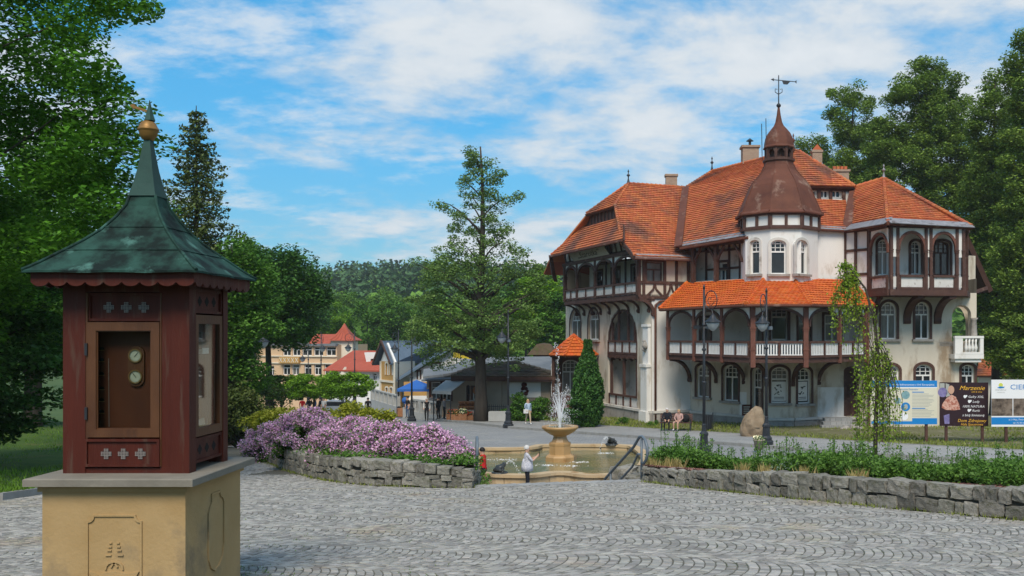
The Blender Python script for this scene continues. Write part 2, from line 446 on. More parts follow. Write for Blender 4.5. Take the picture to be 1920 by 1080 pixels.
M_kbrown = mat('varnished_wood', (0.065, 0.023, 0.008), (0.115, 0.045, 0.015), 3.0, 0.5, 0.25, 30, c3=(0.05, 0.018, 0.008), c3amt=0.10, c3scale=2.0, stretch=(2, 2, 0.5), spec=0.4)
M_kdark = mat('dark_back_board', (0.060, 0.017, 0.007), (0.10, 0.030, 0.012), 2.5, 0.5, 0.1, 20, stretch=(2, 2, 0.6))
M_copper = mat('copper_patina', (0.007, 0.015, 0.013), (0.024, 0.070, 0.055), 3.6, 0.8, 0.25, 18, c3=(0.075, 0.18, 0.15), c3amt=0.08, c3scale=4.2, metal=0.0, spec=0.15, sharp=0.10)
M_gold = mat('weathered_gilt', (0.20, 0.105, 0.028), (0.30, 0.165, 0.05), 6, 0.45, 0.1, 20, metal=0.35)
M_brass = mat('brass_dial_ring', (0.22, 0.13, 0.045), (0.30, 0.19, 0.08), 6, 0.35, 0.0, metal=0.6)
M_dial = mat('dial_face', (0.24, 0.27, 0.20), (0.50, 0.52, 0.42), 5, 0.3, 0.0, spec=0.5)
M_black = mat('matt_black', (0.006, 0.006, 0.006), None, rough=0.8)
M_mesh = mat('wire_mesh', (0.20, 0.17, 0.155), (0.30, 0.27, 0.25), 30, 0.6)
M_paper = mat('old_paper', (0.42, 0.37, 0.29), (0.58, 0.53, 0.43), 3, 0.8, 0.1, 12, c3=(0.22, 0.10, 0.06), c3amt=0.12, c3scale=3)
M_kglass = bpy.data.materials.new('clear_glass'); M_kglass.use_nodes = True
_t = M_kglass.node_tree; _t.nodes.clear()
_o = _t.nodes.new('ShaderNodeOutputMaterial'); _g = _t.nodes.new('ShaderNodeBsdfGlossy'); _g.inputs['Roughness'].default_value = 0.02
_tr = _t.nodes.new('ShaderNodeBsdfTransparent'); _tr.inputs['Color'].default_value = (0.86, 0.88, 0.86, 1)
_mx = _t.nodes.new('ShaderNodeMixShader'); _fr = _t.nodes.new('ShaderNodeFresnel'); _fr.inputs['IOR'].default_value = 1.22
_fm = _t.nodes.new('ShaderNodeMath'); _fm.operation = 'MULTIPLY'; _fm.inputs[1].default_value = 0.3; _t.links.new(_fr.outputs[0], _fm.inputs[0]); _t.links.new(_fm.outputs[0], _mx.inputs[0]); _t.links.new(_tr.outputs[0], _mx.inputs[1]); _t.links.new(_g.outputs[0], _mx.inputs[2]); _t.links.new(_mx.outputs[0], _o.inputs['Surface'])

LF_beech = leafmat('beech_leaf', (0.022, 0.078, 0.006), (0.060, 0.150, 0.012), 0.35)
LF_dark = leafmat('dark_leaf', (0.014, 0.050, 0.008), (0.038, 0.095, 0.014), 0.3)
LF_mid = leafmat('mid_leaf', (0.030, 0.085, 0.010), (0.070, 0.150, 0.018), 0.35)
LF_lime = leafmat('lime_leaf', (0.065, 0.150, 0.008), (0.125, 0.215, 0.018), 0.4)
LF_larch = leafmat('thin_leaf', (0.058, 0.115, 0.026), (0.115, 0.172, 0.042), 0.35)
LF_poplar = leafmat('poplar_leaf', (0.062, 0.118, 0.016), (0.125, 0.178, 0.030), 0.35)
LF_spruce = leafmat('spruce_needles', (0.024, 0.048, 0.010), (0.062, 0.076, 0.018), 0.15)
LF_thuja = leafmat('thuja_spray', (0.016, 0.055, 0.010), (0.040, 0.095, 0.016), 0.15)
LF_yellow = leafmat('yellow_green_leaf', (0.120, 0.150, 0.010), (0.21, 0.20, 0.018), 0.4)
LF_birch = leafmat('birch_leaf', (0.10, 0.175, 0.012), (0.19, 0.25, 0.032), 0.45)
LF_yew = leafmat('yew_spray', (0.030, 0.050, 0.010), (0.070, 0.085, 0.018), 0.2)
LF_plant = leafmat('bed_plant_leaf', (0.030, 0.085, 0.010), (0.075, 0.140, 0.022), 0.35)
LF_grey = leafmat('silver_plant_leaf', (0.12, 0.17, 0.12), (0.19, 0.25, 0.18), 0.3)
LF_straw = leafmat('dry_grass', (0.22, 0.17, 0.06), (0.30, 0.24, 0.10), 0.4)
LF_lilac = leafmat('lilac_flower', (0.34, 0.17, 0.30), (0.56, 0.38, 0.49), 0.35, rand=0.22)
LF_conif = leafmat('hill_conifer', (0.020, 0.055, 0.022), (0.045, 0.090, 0.030), 0.15)
LF_hilldec = leafmat('hill_broadleaf', (0.040, 0.100, 0.014), (0.090, 0.165, 0.022), 0.3)
# ================================================================ terrain
def sstep(a, b, x):
    t = min(1, max(0, (x - a) / (b - a))); return t * t * (3 - 2 * t)
PA, PB = -1.6, 0.083
def plaza_z(y): return PA - PB * y
def low_z(y):
    return -5.25 - 0.035 * max(0, min(y, 125) - 41) - 0.03 * max(0, min(y, 125) - 65)
def ground(x, y):
    if y > 125:
        h = low_z(125) + 34 * sstep(140, 560, y) + 3 * math.sin(x * 0.013 + 1) * sstep(150, 400, y) + 2 * math.sin(x * 0.03 + y * .01) * sstep(150, 400, y)
        return h + 10 * sstep(600, 1500, y)
    zp = max(plaza_z(y), low_z(y)) if y > 15 else plaza_z(y)
    if y < 19.8: return plaza_z(y)
    wl = sstep(-9, -13, x)
    wf = 1 - sstep(20.4, 24.4, y)
    k = max(wl, wf)
    return zp * k + low_z(y) * (1 - k)
def GP(px, py):            # where a pixel's ray meets the sloping square
    d = -PA / ((py - H) / F - PB)
    return V(((px - CX) / F * d, d))
def GL(px, py, lo=24.0):   # where it meets the lower ground
    d = lo
    while d < 124 and -(py - H) / F * d > low_z(d): d += 0.05
    return V(((px - CX) / F * d, d))

def sheet(name, xs, ys, zf, m, kind='structure', cut=None):
    vs = [(x, y, zf(x, y)) for y in ys for x in xs]
    n = len(xs); fs = []
    for j in range(len(ys) - 1):
        for i in range(n - 1):
            if cut and not cut((xs[i] + xs[i + 1]) / 2, (ys[j] + ys[j + 1]) / 2): continue
            fs.append((j * n + i, j * n + i + 1, (j + 1) * n + i + 1, (j + 1) * n + i))
    me = bpy.data.meshes.new(name); me.from_pydata(vs, [], fs); me.materials.append(m)
    me.polygons.foreach_set('use_smooth', [True] * len(fs))
    return link(name, me, None, kind)
def strip(name, a, b, zf, m, n=8, kind='structure', parent=None, grow=0.0):
    """sheet between two rows of points"""
    mb = MB()
    for i in range(len(a) - 1):
        for j in range(n):
            def p(k, t):
                q = a[k].lerp(b[k], t); return (q.x, q.y, zf(q.x, q.y, t))
            mb.quad(p(i, j / n), p(i + 1, j / n), p(i + 1, (j + 1) / n), p(i, (j + 1) / n))
    return mb.build(name, m, parent, kind=kind)
def rng(a, b, s):
    return [a + (b - a) * i / max(1, round((b - a) / s)) for i in range(max(1, round((b - a) / s)) + 1)]

gx = rng(-640, -80, 40) + rng(-75, 75, 5) + rng(80, 640, 40)
gy = rng(-60, -10, 10) + rng(-5, 60, 1.5) + rng(64, 150, 4) + rng(160, 620, 20) + rng(660, 900, 60)
terrain = sheet('terrain', gx, gy, lambda x, y: ground(x, y) - (0.16 if y < 126 else 0), M_earth)
road = sheet('road', rng(-70, 46, 2), rng(20.6, 116, 0.8), lambda x, y: ground(x, y) - 0.04, M_road, cut=lambda x, y: x > -19 or x > -.395 * y)

# ---- the sloping square and its stone setts
RW = [GP(*p) for p in ((2150, 1002), (1920, 976), (1700, 956), (1500, 936), (1300, 915), (1205, 903))]
LW = [GP(*p) for p in ((885, 915), (800, 914), (700, 911), (640, 905), (590, 897), (540, 883), (505, 868), (480, 855), (463, 842))]
SQ = [V((9.5, 2)), V((10.0, 9))] + RW + LW + [V((-17.5, 44)), V((-17.2, 43)), V((-10.9, 18.4)), V((-10.9, 17)), V((-11.8, 2))]
def inside(x, y, poly):
    c = False; n = len(poly)
    for i in range(n):
        a, b = poly[i], poly[i - 1]
        if (a.y > y) != (b.y > y) and x < (b.x - a.x) * (y - a.y) / (b.y - a.y) + a.x: c = not c
    return c
sq = MB()
sq.quad(*[(p.x, p.y, plaza_z(p.y) - 0.007) for p in SQ])
plaza = sq.build('cobbled_square', M_joint, None, kind='structure')

W_BAND, DS, DV, SAG = 1.45, 0.106, 0.105, 0.46
phi = math.radians(-14); cph, sph = math.cos(phi), math.sin(phi)
cells = []
crng = random.Random(3)
def arcpt(s, v, j, k):
    t = (v / W_BAND) * 2 - 1
    S = s + SAG * math.sqrt(max(0, 1 - 0.72 * t * t)) + 0.35 * j
    Vv = v + j * W_BAND
    S += .16 * math.sin(Vv * .8 + j) + .10 * math.sin(S * .9); Vv += .13 * math.sin(S * .75 + 1.3) + .07 * math.sin(S * 1.9 + Vv * .6)
    x, y = S * cph - Vv * sph, S * sph + Vv * cph
    return x, y + 6
for j in range(-6, 27):
    nv = 14
    for k in range(-230, 160):
        off = crng.uniform(-0.02, 0.02)
        cut_ = sorted(crng.uniform(-0.016, 0.016) + (i + .5 * (k % 2)) * W_BAND / nv for i in range(1, nv))
        cut_ = [0] + cut_ + [W_BAND]
        cx, cy = arcpt(k * DS, W_BAND / 2, j, k)
        if not (3 < cy < 46) or cx < (-80 - CX) / F * cy - 1.5 or cx > (2000 - CX) / F * cy + 1.5: continue
        for i in range(nv):
            v0, v1 = cut_[i], cut_[i + 1]
            s0, s1 = k * DS, (k + 1) * DS
            x, y = arcpt((s0 + s1) / 2, (v0 + v1) / 2, j, k)
            if y < 5 or x < (-40 - CX) / F * y or x > (1960 - CX) / F * y or not inside(x, y, SQ): continue
            if y > 24 and x > -9: continue
            if (H + (PB * y - PA) / y * F) > 1100: continue
            g = 0.0035 + crng.uniform(0, 0.004)
            c = [arcpt(a, b, j, k) for a, b in ((s0 + g, v0 + g), (s1 - g, v0 + g), (s1 - g, v1 - g), (s0 + g, v1 - g))]
            cells.append((y, x, c, crng.uniform(-0.005, 0.004), crng.uniform(0, 1)))
cells.sort(key=lambda t: t[0])
def sett(c, dz, r, ox=0, oy=0, oz=0):
    xm = sum(p[0] for p in c) / 4; ym = sum(p[1] for p in c) / 4
    vs = []
    for sc, zz in ((1.0, -0.030), (0.985, -0.006), (0.86, 0.0)):
        for q, p in enumerate(c):
            X, Y = xm + (p[0] - xm) * sc, ym + (p[1] - ym) * sc
            vs.append((X - ox, Y - oy, plaza_z(Y) + zz + dz + (0.004 * math.sin(r * 40 + q * 2) if zz == 0 else 0) - oz))
    fs = [(8, 9, 10, 11)] + [(4 * a + i, 4 * a + (i + 1) % 4, 4 * a + 4 + (i + 1) % 4, 4 * a + 4 + i) for a in (0, 1) for i in range(4)]
    return vs, fs
big = [c for c in cells if -40 < CX + c[1] / c[0] * F < 1960]
near = [c for c in big if not (60 < CX + c[1] / c[0] * F < 470)][:300]
nearset = set(id(c) for c in near)
for c in near:
    b = V((c[1], c[0], plaza_z(c[0])))
    vs, fs = sett(c[2], c[3], c[4], *b)
    me = bpy.data.meshes.new('cobble'); me.from_pydata(vs, [], fs); me.materials.append(M_cobble)
    o = link('cobble', me, plaza); o.location = b
mb = MB()
for c in cells:
    if id(c) in nearset: continue
    vs, fs = sett(c[2], c[3], c[4]); mb.add(vs, fs)
mb.build('cobbles', M_cobble, plaza, kind='stuff')

# pale border slabs along the head of the steps
a, b = LW[0], RW[-1]
n_ = 12
for i in range(n_):
    p, q = a.lerp(b, i / n_), a.lerp(b, (i + 1) / n_)
    o = MB()
    c_ = (p + q) / 2; L = (q - p).length - 0.012
    ang = math.atan2((q - p).y, (q - p).x)
    o.box((c_.x, c_.y + 0.16, plaza_z(c_.y) - 0.012), (L, 0.34, 0.05), ang)
    o.build('border_slab', M_pave, plaza)

# steps down to the fountain
st = thing('stone_steps', (a.x, a.y, -5.25), 'pale stone steps going down from the square to the fountain pool', 'steps')
dirv = V((-0.13, 0.99)); nst = 11
for i in range(nst):
    o = MB()
    z = plaza_z(21.3) - 0.17 * (i + 1)
    p, q = a + dirv * (0.36 + 0.31 * i), b + dirv * (0.36 + 0.31 * i)
    c_ = (p + q) / 2
    o.box((c_.x, c_.y + 0.155, z - 0.3), ((q - p).length, 0.33, 0.6), math.atan2((q - p).y, (q - p).x))
    o.build('step', M_pave, st)

# ---- lawn on the left with its kerb
lawn_pts = [V((-10.9, 17)), V((-10.9, 18.4)), V((-12.3, 24)), V((-14.3, 32)), V((-17.2, 43))]
lawn_far = [V((-40, 14)), V((-40, 20)), V((-42, 28)), V((-44, 38)), V((-46, 52))]
lawn_pts = [V((-11.8, -8))] + lawn_pts; lawn_far = [V((-40, -10))] + lawn_far
def lawn_z(x, y, t): return plaza_z(min(y, 30)) * 1.0 - 0.03 * max(0, y - 30) + 0.09 + 0.35 * sstep(0, 0.5, t) + 0.06 * math.sin(x * 1.3) * sstep(0, .1, t)
lawn = strip('lawn', lawn_pts, lawn_far, lawn_z, M_grass, 40)
mb = MB()
for i in range(len(lawn_pts) - 1):
    p, q = lawn_pts[i], lawn_pts[i + 1]
    L = (q - p).length; n_ = max(1, int(L / 0.9))
    for k in range(n_):
        s_, e_ = p.lerp(q, k / n_), p.lerp(q, (k + 1) / n_ - 0.008)
        mb.beam((s_.x, s_.y, plaza_z(s_.y) + 0.03), (e_.x, e_.y, plaza_z(e_.y) + 0.03), 0.14, 0.2, (0, 0, 1))
mb.build('lawn_kerb', M_kerb, None, kind='structure')

# ---- grass blades: one object per lawn
def blades(name, pts, h, m, seed, kind='stuff', parent=None, w=0.35):
    r = np.random.default_rng(seed); n = len(pts)
    p = np.array(pts, dtype=np.float64); an = r.uniform(0, 2 * PI, n); hh = h * r.uniform(0.5, 1.3, n)
    d = np.stack([np.cos(an), np.sin(an), np.zeros(n)], 1); lean = r.uniform(-.5, .5, (n, 2))
    tip = p + np.stack([lean[:, 0] * hh, lean[:, 1] * hh, hh], 1)
    vs = np.stack([p - d * (hh * w / 2)[:, None], p + d * (hh * w / 2)[:, None], tip], 1).reshape(-1, 3)
    return rawmesh(name, vs, 3, m, parent, kind)
def rawmesh(name, vs, k, m, parent=None, kind=None, label=None):
    off = np.array(BASE[parent]) if parent is not None else np.zeros(3)
    vs = (vs - off).astype(np.float32); nf = len(vs) // k
    me = bpy.data.meshes.new(name)
    me.vertices.add(len(vs)); me.loops.add(len(vs)); me.polygons.add(nf)
    me.vertices.foreach_set('co', vs.ravel())
    me.loops.foreach_set('vertex_index', np.arange(len(vs), dtype=np.int32))
    me.polygons.foreach_set('loop_start', np.arange(0, len(vs), k, dtype=np.int32))
    me.polygons.foreach_set('loop_total', np.full(nf, k, dtype=np.int32))
    me.materials.append(m); me.update(calc_edges=True)
    return link(name, me, parent, kind, label)
LF_grass = leafmat('grass_blade', (0.040, 0.100, 0.008), (0.095, 0.155, 0.015), 0.3)
LF_grass2 = leafmat('dry_lawn_blade', (0.085, 0.120, 0.018), (0.150, 0.165, 0.035), 0.3)
r_ = random.Random(5); pts = []
for _ in range(26000):
    t = r_.random() ** 1.6 * 0.75; u = r_.random() * 5; i = min(4, int(u)); f = u - i
    q = lawn_pts[i].lerp(lawn_pts[i + 1], f).lerp(lawn_far[i].lerp(lawn_far[i + 1], f), t)
    pts.append((q.x, q.y, lawn_z(q.x, q.y, t) - 0.01))
blades('grass', pts, 0.10, LF_grass, 1)

# ---- pavement, kerb and lawn in front of the hotel
KP = [GL(*p) for p in ((800, 786), (850, 791), (953, 802), (1100, 813), (1240, 823.5), (1391, 835), (1587, 851), (1760, 861), (1920, 869), (2150, 882))]
BP = [GL(*p) for p in ((815, 776), (860, 781), (953, 789), (1100, 799), (1240, 808), (1391, 817), (1587, 830), (1760, 840), (1920, 848.5), (2150, 860))]
strip('pavement', KP, BP, lambda x, y, t: low_z(y) + 0.10, M_pave, 8)
mb = MB()
for A_, w_, z_ in ((KP, 0.16, 0.085), (BP, 0.10, 0.11)):
    for i in range(len(A_) - 1):
        L = (A_[i + 1] - A_[i]).length; n_ = max(1, int(L / 1.0))
        for k in range(n_):
            s_, e_ = A_[i].lerp(A_[i + 1], k / n_), A_[i].lerp(A_[i + 1], (k + 1) / n_ - 0.006)
            mb.beam((s_.x, s_.y, low_z(s_.y) + z_ - .05), (e_.x, e_.y, low_z(e_.y) + z_ - .05), w_, 0.14, (0, 0, 1))
mb.build('kerb', M_kerb, None, kind='structure')
# paving joints across the pavement
far_ = [V((2, 84)), V((4, 84)), V((6, 86)), V((11, 86)), V((16, 86)), V((24, 86)), V((34, 80)), V((44, 74)), V((50, 66)), V((60, 60))]
def lawn2_z(x, y, t): return low_z(y) + 0.12 + 0.05 * math.sin(x * 0.9) * sstep(0, 0.1, t) + 0.1 * sstep(0, 0.2, t)
strip('hotel_lawn', BP[2:6], far_[2:6], lawn2_z, M_dirt, 30)
strip('worn_lawn', BP[5:], far_[5:], lawn2_z, M_dirt, 30)
pts = []
for _ in range(30000):
    u = 2 + r_.random() * 7; i = min(8, int(u)); f = u - i; t = r_.random() ** 1.3 * 0.5
    q = BP[i].lerp(BP[i + 1], f).lerp(far_[i].lerp(far_[i + 1], f), t)
    if u > 5.6 and 0.08 < t < 0.3 and math.sin(q.x * 1.1) + math.sin(q.y * 1.7 + 1) + r_.uniform(-1, 1) > 0.1: continue
    pts.append((q.x, q.y, lawn2_z(q.x, q.y, t) - 0.02))
blades('lawn_grass', pts, 0.12, LF_grass2, 2, w=.6)

# ================================================================ dry stone walls round the beds
stone_meshes = []
from mathutils import noise as mnoise
for k in range(14):
    bm = bmesh.new(); bmesh.ops.create_cube(bm, size=1.0)
    q = random.Random(50 + k)
    for v in bm.verts: v.co += V((q.uniform(-.09, .07), q.uniform(-.05, .05), q.uniform(-.11, .07)))
    bmesh.ops.subdivide_edges(bm, edges=list(bm.edges), cuts=3, use_grid_fill=True)
    for v in bm.verts:
        c = v.co; m_ = max(abs(c.x), abs(c.y), abs(c.z)); l_ = (abs(c.x) ** 11 + abs(c.y) ** 11 + abs(c.z) ** 11) ** (1 / 11)
        v.co = c * (m_ / l_) * 1.0
        v.co += V((mnoise.noise(c * 2.3 + V((k * 7, 0, 0))), mnoise.noise(c * 2.6 + V((0, k * 5, 0))), mnoise.noise(c * 2.4 + V((0, 0, k * 3))))) * .06
    me = bpy.data.meshes.new('stone'); bm.to_mesh(me); bm.free(); me.materials.append(M_granite)
    stone_meshes.append(me)
def pathlen(p): return [0] + list(np.cumsum([(p[i + 1] - p[i]).length for i in range(len(p) - 1)]))
def along(p, ls, s):
    s = min(max(s, 0), ls[-1])
    for i in range(len(p) - 1):
        if s <= ls[i + 1] or i == len(p) - 2:
            t = (s - ls[i]) / (ls[i + 1] - ls[i]); q = p[i].lerp(p[i + 1], t); d = (p[i + 1] - p[i]).normalized(); return q, d
def stone_wall(path, base, height, label, side, seed, rows=2, taper=None):
    """side: +1 when the visible face lies to the right of the walking direction"""
    ls = pathlen(path); root = thing('dry_stone_wall', base, label, 'wall', 'stone walls round the planting beds')
    q = random.Random(seed)
    core = MB(); n = 60; prev = None
    for i in range(n + 1):
        p, d = along(path, ls, ls[-1] * i / n); nn = V((d.y, -d.x)) * side
        h = height * (taper(ls[-1] * i / n / ls[-1]) if taper else 1)
        f = p - nn * 0.05; k = p - nn * 0.30; z = plaza_z(p.y)
        cur = [(f.x, f.y, z - .3), (f.x, f.y, z + h - .05), (k.x, k.y, z + h - .05), (k.x, k.y, z - .3)]
        if prev: 
            for j in range(3): core.quad(prev[j], cur[j], cur[j + 1], prev[j + 1])
        prev = cur
    core.build('mortar_core', M_core, root)
    zs = {4: [0.0, .24, .47, .70, 1.0], 3: [0.0, 0.30, 0.58, 1.0], 2: [0.0, 0.46, 1.0]}[rows]
    for r in range(len(zs) - 1):
        s = q.uniform(-.1, 0)
        while s < ls[-1]:
            L = q.uniform(0.16, 0.40) if r < len(zs) - 2 else q.uniform(0.17, 0.42)
            p, d = along(path, ls, s + L / 2); nn = V((d.y, -d.x)) * side
            hh = height * (taper((s + L / 2) / ls[-1]) if taper else 1)
            z0, z1 = zs[r] * hh, zs[r + 1] * hh
            if r == 0 and q.random() < 0.35: z1 += 0.13 * hh
            ji = q.uniform(-.03, .03) * hh; z0 += ji; z1 += ji
            if r > 0 and q.random() < 0.2: z0 += 0.10 * hh
            top = r == len(zs) - 2
            dep = 0.36 if top else 0.24
            c = p - nn * (dep / 2 - q.uniform(0.0, 0.045))
            o = link('stone', q.choice(stone_meshes), root)
            o.location = V((c.x, c.y, plaza_z(p.y) + (z0 + z1) / 2)) - BASE[root]
            o.rotation_euler = (q.uniform(-.06, .06), q.uniform(-.06, .06) - math.asin(max(-1, min(1, PB * d.y))), math.atan2(d.y, d.x) + q.uniform(-.05, .05) + (PI if q.random() < .5 else 0))
            o.rotation_euler.y *= 1 if abs(o.rotation_euler.z) < 2 else 1
            o.scale = ((L - 0.022) * 1.02, dep, (z1 - z0 - 0.014) * q.uniform(.88, 1.04))
            s += L
    return root
lw_path = [V((LW[0].x + .02, LW[0].y + 1.2))] + LW
stone_wall(lw_path, (LW[2].x, LW[2].y, plaza_z(LW[2].y)), 0.56, 'long curving grey stone wall in front of the lilac coloured bushes', -1, 11, 3,
           lambda t: 0.55 + 0.45 * sstep(0, 0.12, t))
rw_path = list(reversed(RW))
stone_wall(rw_path, (RW[2].x, RW[2].y, plaza_z(RW[2].y)), 0.44, 'low grey stone wall with red bark mulch behind it, right of the steps', 1, 12, 2,
           lambda t: 0.75 + 0.3 * sstep(0.0, 0.5, t))
# rough rubble flank of the steps below the right-hand rail
rf = thing('rubble_wall', (1.2, 22.6, -4.2), 'rough rubble edge beside the steps under the bent handrail', 'wall')
q = random.Random(4)
for i in range(26):
    t = q.random(); r0 = q.random()
    x = 1.15 - 0.9 * t * 0.75 + q.uniform(0, .5); y = 21.7 + 3.0 * t
    z = plaza_z(21.6) + 0.16 - 0.30 * t - r0 * 0.9
    o = link('stone', q.choice(stone_meshes), rf); o.location = V((x, y, z)) - BASE[rf]
    o.rotation_euler = (q.uniform(-.3, .3), q.uniform(-.3, .3), q.uniform(0, 3)); sc = q.uniform(.3, .55); o.scale = (sc * 1.3, sc, sc * .75)
MB().box((1.6, 23.2, -4.4), (1.0, 3.2, 1.9), 0.2).build('earth_core', M_soil, rf)

# beds behind the walls
def lb_z(x, y, t): return (plaza_z(y) + 0.48) * (1 - t) + (low_z(y) + 0.25) * t if t > 0 else plaza_z(y) + 0.48
lbA = [p + V((0, 0.2)) for p in LW]
lbB = [V((-3.4, 29.5)), V((-4.5, 30)), V((-5.6, 31.5)), V((-6.6, 33)), V((-7.8, 35)), V((-9.5, 38)), V((-11, 41)), V((-12.5, 44)), V((-13.8, 47))]
strip('planting_bed', lbA, lbB, lb_z, M_soil, 8)
rbA = [p + V((0, 0.15)) for p in rw_path]
rbB = [V((2.6, 33)), V((4.3, 34.5)), V((8, 36)), V((11.5, 36.5)), V((15.5, 36.0)), V((21, 35.5))]
def rb_z(x, y, t):
    k = t ** 1.35; return (plaza_z(y) + 0.36 + (0.35 * t * (1 - t))) * (1 - k) + (low_z(y) + 0.15) * k
mulch_bed = strip('mulch_bed', rbA, rbB, rb_z, M_mulch, 12)

# ================================================================ fountain
FZ = -5.25; RIM = -4.75; WATER = -4.97
pool = [(-5.1, 39.6), (-3.05, 39.6), (-2.6, 40.9), (1.63, 40.8), (2.05, 38.6), (2.15, 36.4), (1.9, 33.9), (1.2, 31.9), (-0.36, 31.5), (-1.3, 32.4), (-2.15, 31.5), (-3.7, 31.7), (-4.8, 32.7), (-5.45, 35.2), (-5.5, 37.8)]
def chaikin(p, n=2):
    for _ in range(n):
        p = [x for i in range(len(p)) for x in ((p[i][0] * .8 + p[(i + 1) % len(p)][0] * .2, p[i][1] * .8 + p[(i + 1) % len(p)][1] * .2), (p[i][0] * .2 + p[(i + 1) % len(p)][0] * .8, p[i][1] * .2 + p[(i + 1) % len(p)][1] * .8))]
    return p
pool = chaikin(pool)
pc = V((sum(p[0] for p in pool) / len(pool), sum(p[1] for p in pool) / len(pool)))
def inset(d):
    res = []; n = len(pool)
    for i in range(n):
        a_, b_ = V(pool[i - 1]), V(pool[(i + 1) % n]); t = (b_ - a_).normalized(); nn = V((t.y, -t.x))
        p = V(pool[i]); q1 = p + nn * d; q2 = p - nn * d
        res.append(q1 if (q1 - pc).length < (q2 - pc).length else q2)
    return res
M_fount = mat('fountain_sandstone', (0.42, 0.30, 0.17), (0.52, 0.40, 0.25), 1.4, 0.75, 0.2, 25, c3=(0.28, 0.14, 0.04), c3amt=0.14, c3scale=1.2)
M_founto = mat('wet_ochre_stone', (0.36, 0.21, 0.08), (0.46, 0.30, 0.14), 1.8, 0.45, 0.2, 25, c3=(0.25, 0.11, 0.025), c3amt=0.14, c3scale=1.2, spec=0.5)
ft = thing('fountain', (-1.476, 36.9, FZ), 'round bowl fountain on an ochre stone pedestal in a curved sandstone pool', 'fountain')
i0, i1, i2 = inset(-0.04), inset(0.12), inset(0.44)
n_ = len(pool)
mb = MB()
mb.ring([(p.x, p.y, RIM - 0.10) for p in i0], [(p.x, p.y, RIM - 0.10) for p in i2], (0, 0, 0.10))
mb.build('coping', M_fount, ft)
k_ = 26
for s_ in range(k_):                       # facing slabs of the pool wall, each a piece
    mb = MB(); a0, a1 = int(s_ * n_ / k_), int((s_ + 1) * n_ / k_)
    o_, p_ = [], []
    for t in range(a0, a1 + 1):
        q1 = i1[t % n_]; o_.append(q1)
    for t in range(len(o_) - 1):
        A_, B_ = o_[t], o_[t + 1]
        g = (B_ - A_) * (0.04 if t == len(o_) - 2 else 0.0)
        B_ = B_ - g
        inn = lambda P_: P_ + (pc - P_).normalized() * 0.28
        mb.prism([(A_.x, A_.y, FZ - .1), (B_.x, B_.y, FZ - .1), (inn(B_).x, inn(B_).y, FZ - .1), (inn(A_).x, inn(A_).y, FZ - .1)], (0, 0, RIM - 0.10 - FZ + .1))
    mb.build('wall_slab', M_fount, ft)
M_water = bpy.data.materials.new('pool_water'); M_water.use_nodes = True
t_ = M_water.node_tree; b_ = t_.nodes['Principled BSDF']
b_.inputs['Base Color'].default_value = (0.20, 0.19, 0.105, 1); b_.inputs['Roughness'].default_value = 0.08; b_.inputs['Specular IOR Level'].default_value = 0.5
nz = t_.nodes.new('ShaderNodeTexNoise'); nz.inputs['Scale'].default_value = 3.5; nz.inputs['Detail'].default_value = 4
bp_ = t_.nodes.new('ShaderNodeBump'); bp_.inputs['Strength'].default_value = 0.35; bp_.inputs['Distance'].default_value = 0.05
tcx = t_.nodes.new('ShaderNodeTexCoord'); t_.links.new(tcx.outputs['Object'], nz.inputs['Vector'])
t_.links.new(nz.outputs[0], bp_.inputs['Height']); t_.links.new(bp_.outputs[0], b_.inputs['Normal'])
nz2 = t_.nodes.new('ShaderNodeTexNoise'); nz2.inputs['Scale'].default_value = 0.8; nz2.inputs['Detail'].default_value = 5; t_.links.new(tcx.outputs['Object'], nz2.inputs['Vector'])
rp_ = t_.nodes.new('ShaderNodeValToRGB'); rp_.color_ramp.elements[0].position = .38; rp_.color_ramp.elements[1].position = .62
rp_.color_ramp.elements[0].color = (0.16, 0.175, 0.11, 1); rp_.color_ramp.elements[1].color = (0.27, 0.225, 0.11, 1)
t_.links.new(nz2.outputs[0], rp_.inputs[0]); t_.links.new(rp_.outputs[0], b_.inputs['Base Color'])
MB().quad(*[(p.x, p.y, WATER) for p in inset(0.36)]).build('pool_water', M_water, ft)
fc = (-1.476, 36.9, 0)
z5 = lambda y: -(y - H) / F * 36.9
mb = MB(); mb.lathe([(0.60, -5.2), (0.60, z5(856)), (0.54, z5(853)), (0.46, z5(851))], fc, 8, ph=PI / 8); mb.build('pedestal_base', M_founto, ft)
mb = MB(); mb.lathe([(0.455, z5(852)), (0.44, z5(836)), (0.455, z5(833)), (0.455, z5(830)), (0.36, z5(828)), (0.30, z5(822)), (0.27, z5(818)), (0.30, z5(815.5))], fc, 8, ph=PI / 8); mb.build('pedestal_shaft', M_founto, ft)
mb = MB(); mb.lathe([(0.27, z5(816.5)), (0.40, z5(814)), (0.60, z5(808)), (0.67, z5(805)), (0.71, z5(803.5)), (0.73, z5(801)), (0.71, z5(798.5)), (0.62, z5(799)), (0.50, z5(801)), (0.1, z5(803))], fc, 40); mb.build('bowl', M_founto, ft, smooth=True)
mb = MB(); mb.lathe([(0.55, z5(800.3)), (0.0001, z5(800.1))], fc, 32); mb.build('bowl_water', M_water, ft)
M_spray = bpy.data.materials.new('white_spray'); M_spray.use_nodes = True
t_ = M_spray.node_tree; t_.nodes.clear()
o_ = t_.nodes.new('ShaderNodeOutputMaterial'); x_ = t_.nodes.new('ShaderNodeMixShader'); x_.inputs[0].default_value = 0.6
d_ = t_.nodes.new('ShaderNodeBsdfDiffuse'); d_.inputs['Color'].default_value = (0.9, 0.92, 0.94, 1)
tt = t_.nodes.new('ShaderNodeBsdfTransparent'); t_.links.new(tt.outputs[0], x_.inputs[1]); t_.links.new(d_.outputs[0], x_.inputs[2]); t_.links.new(x_.outputs[0], o_.inputs['Surface'])
fr_ = random.Random(8)
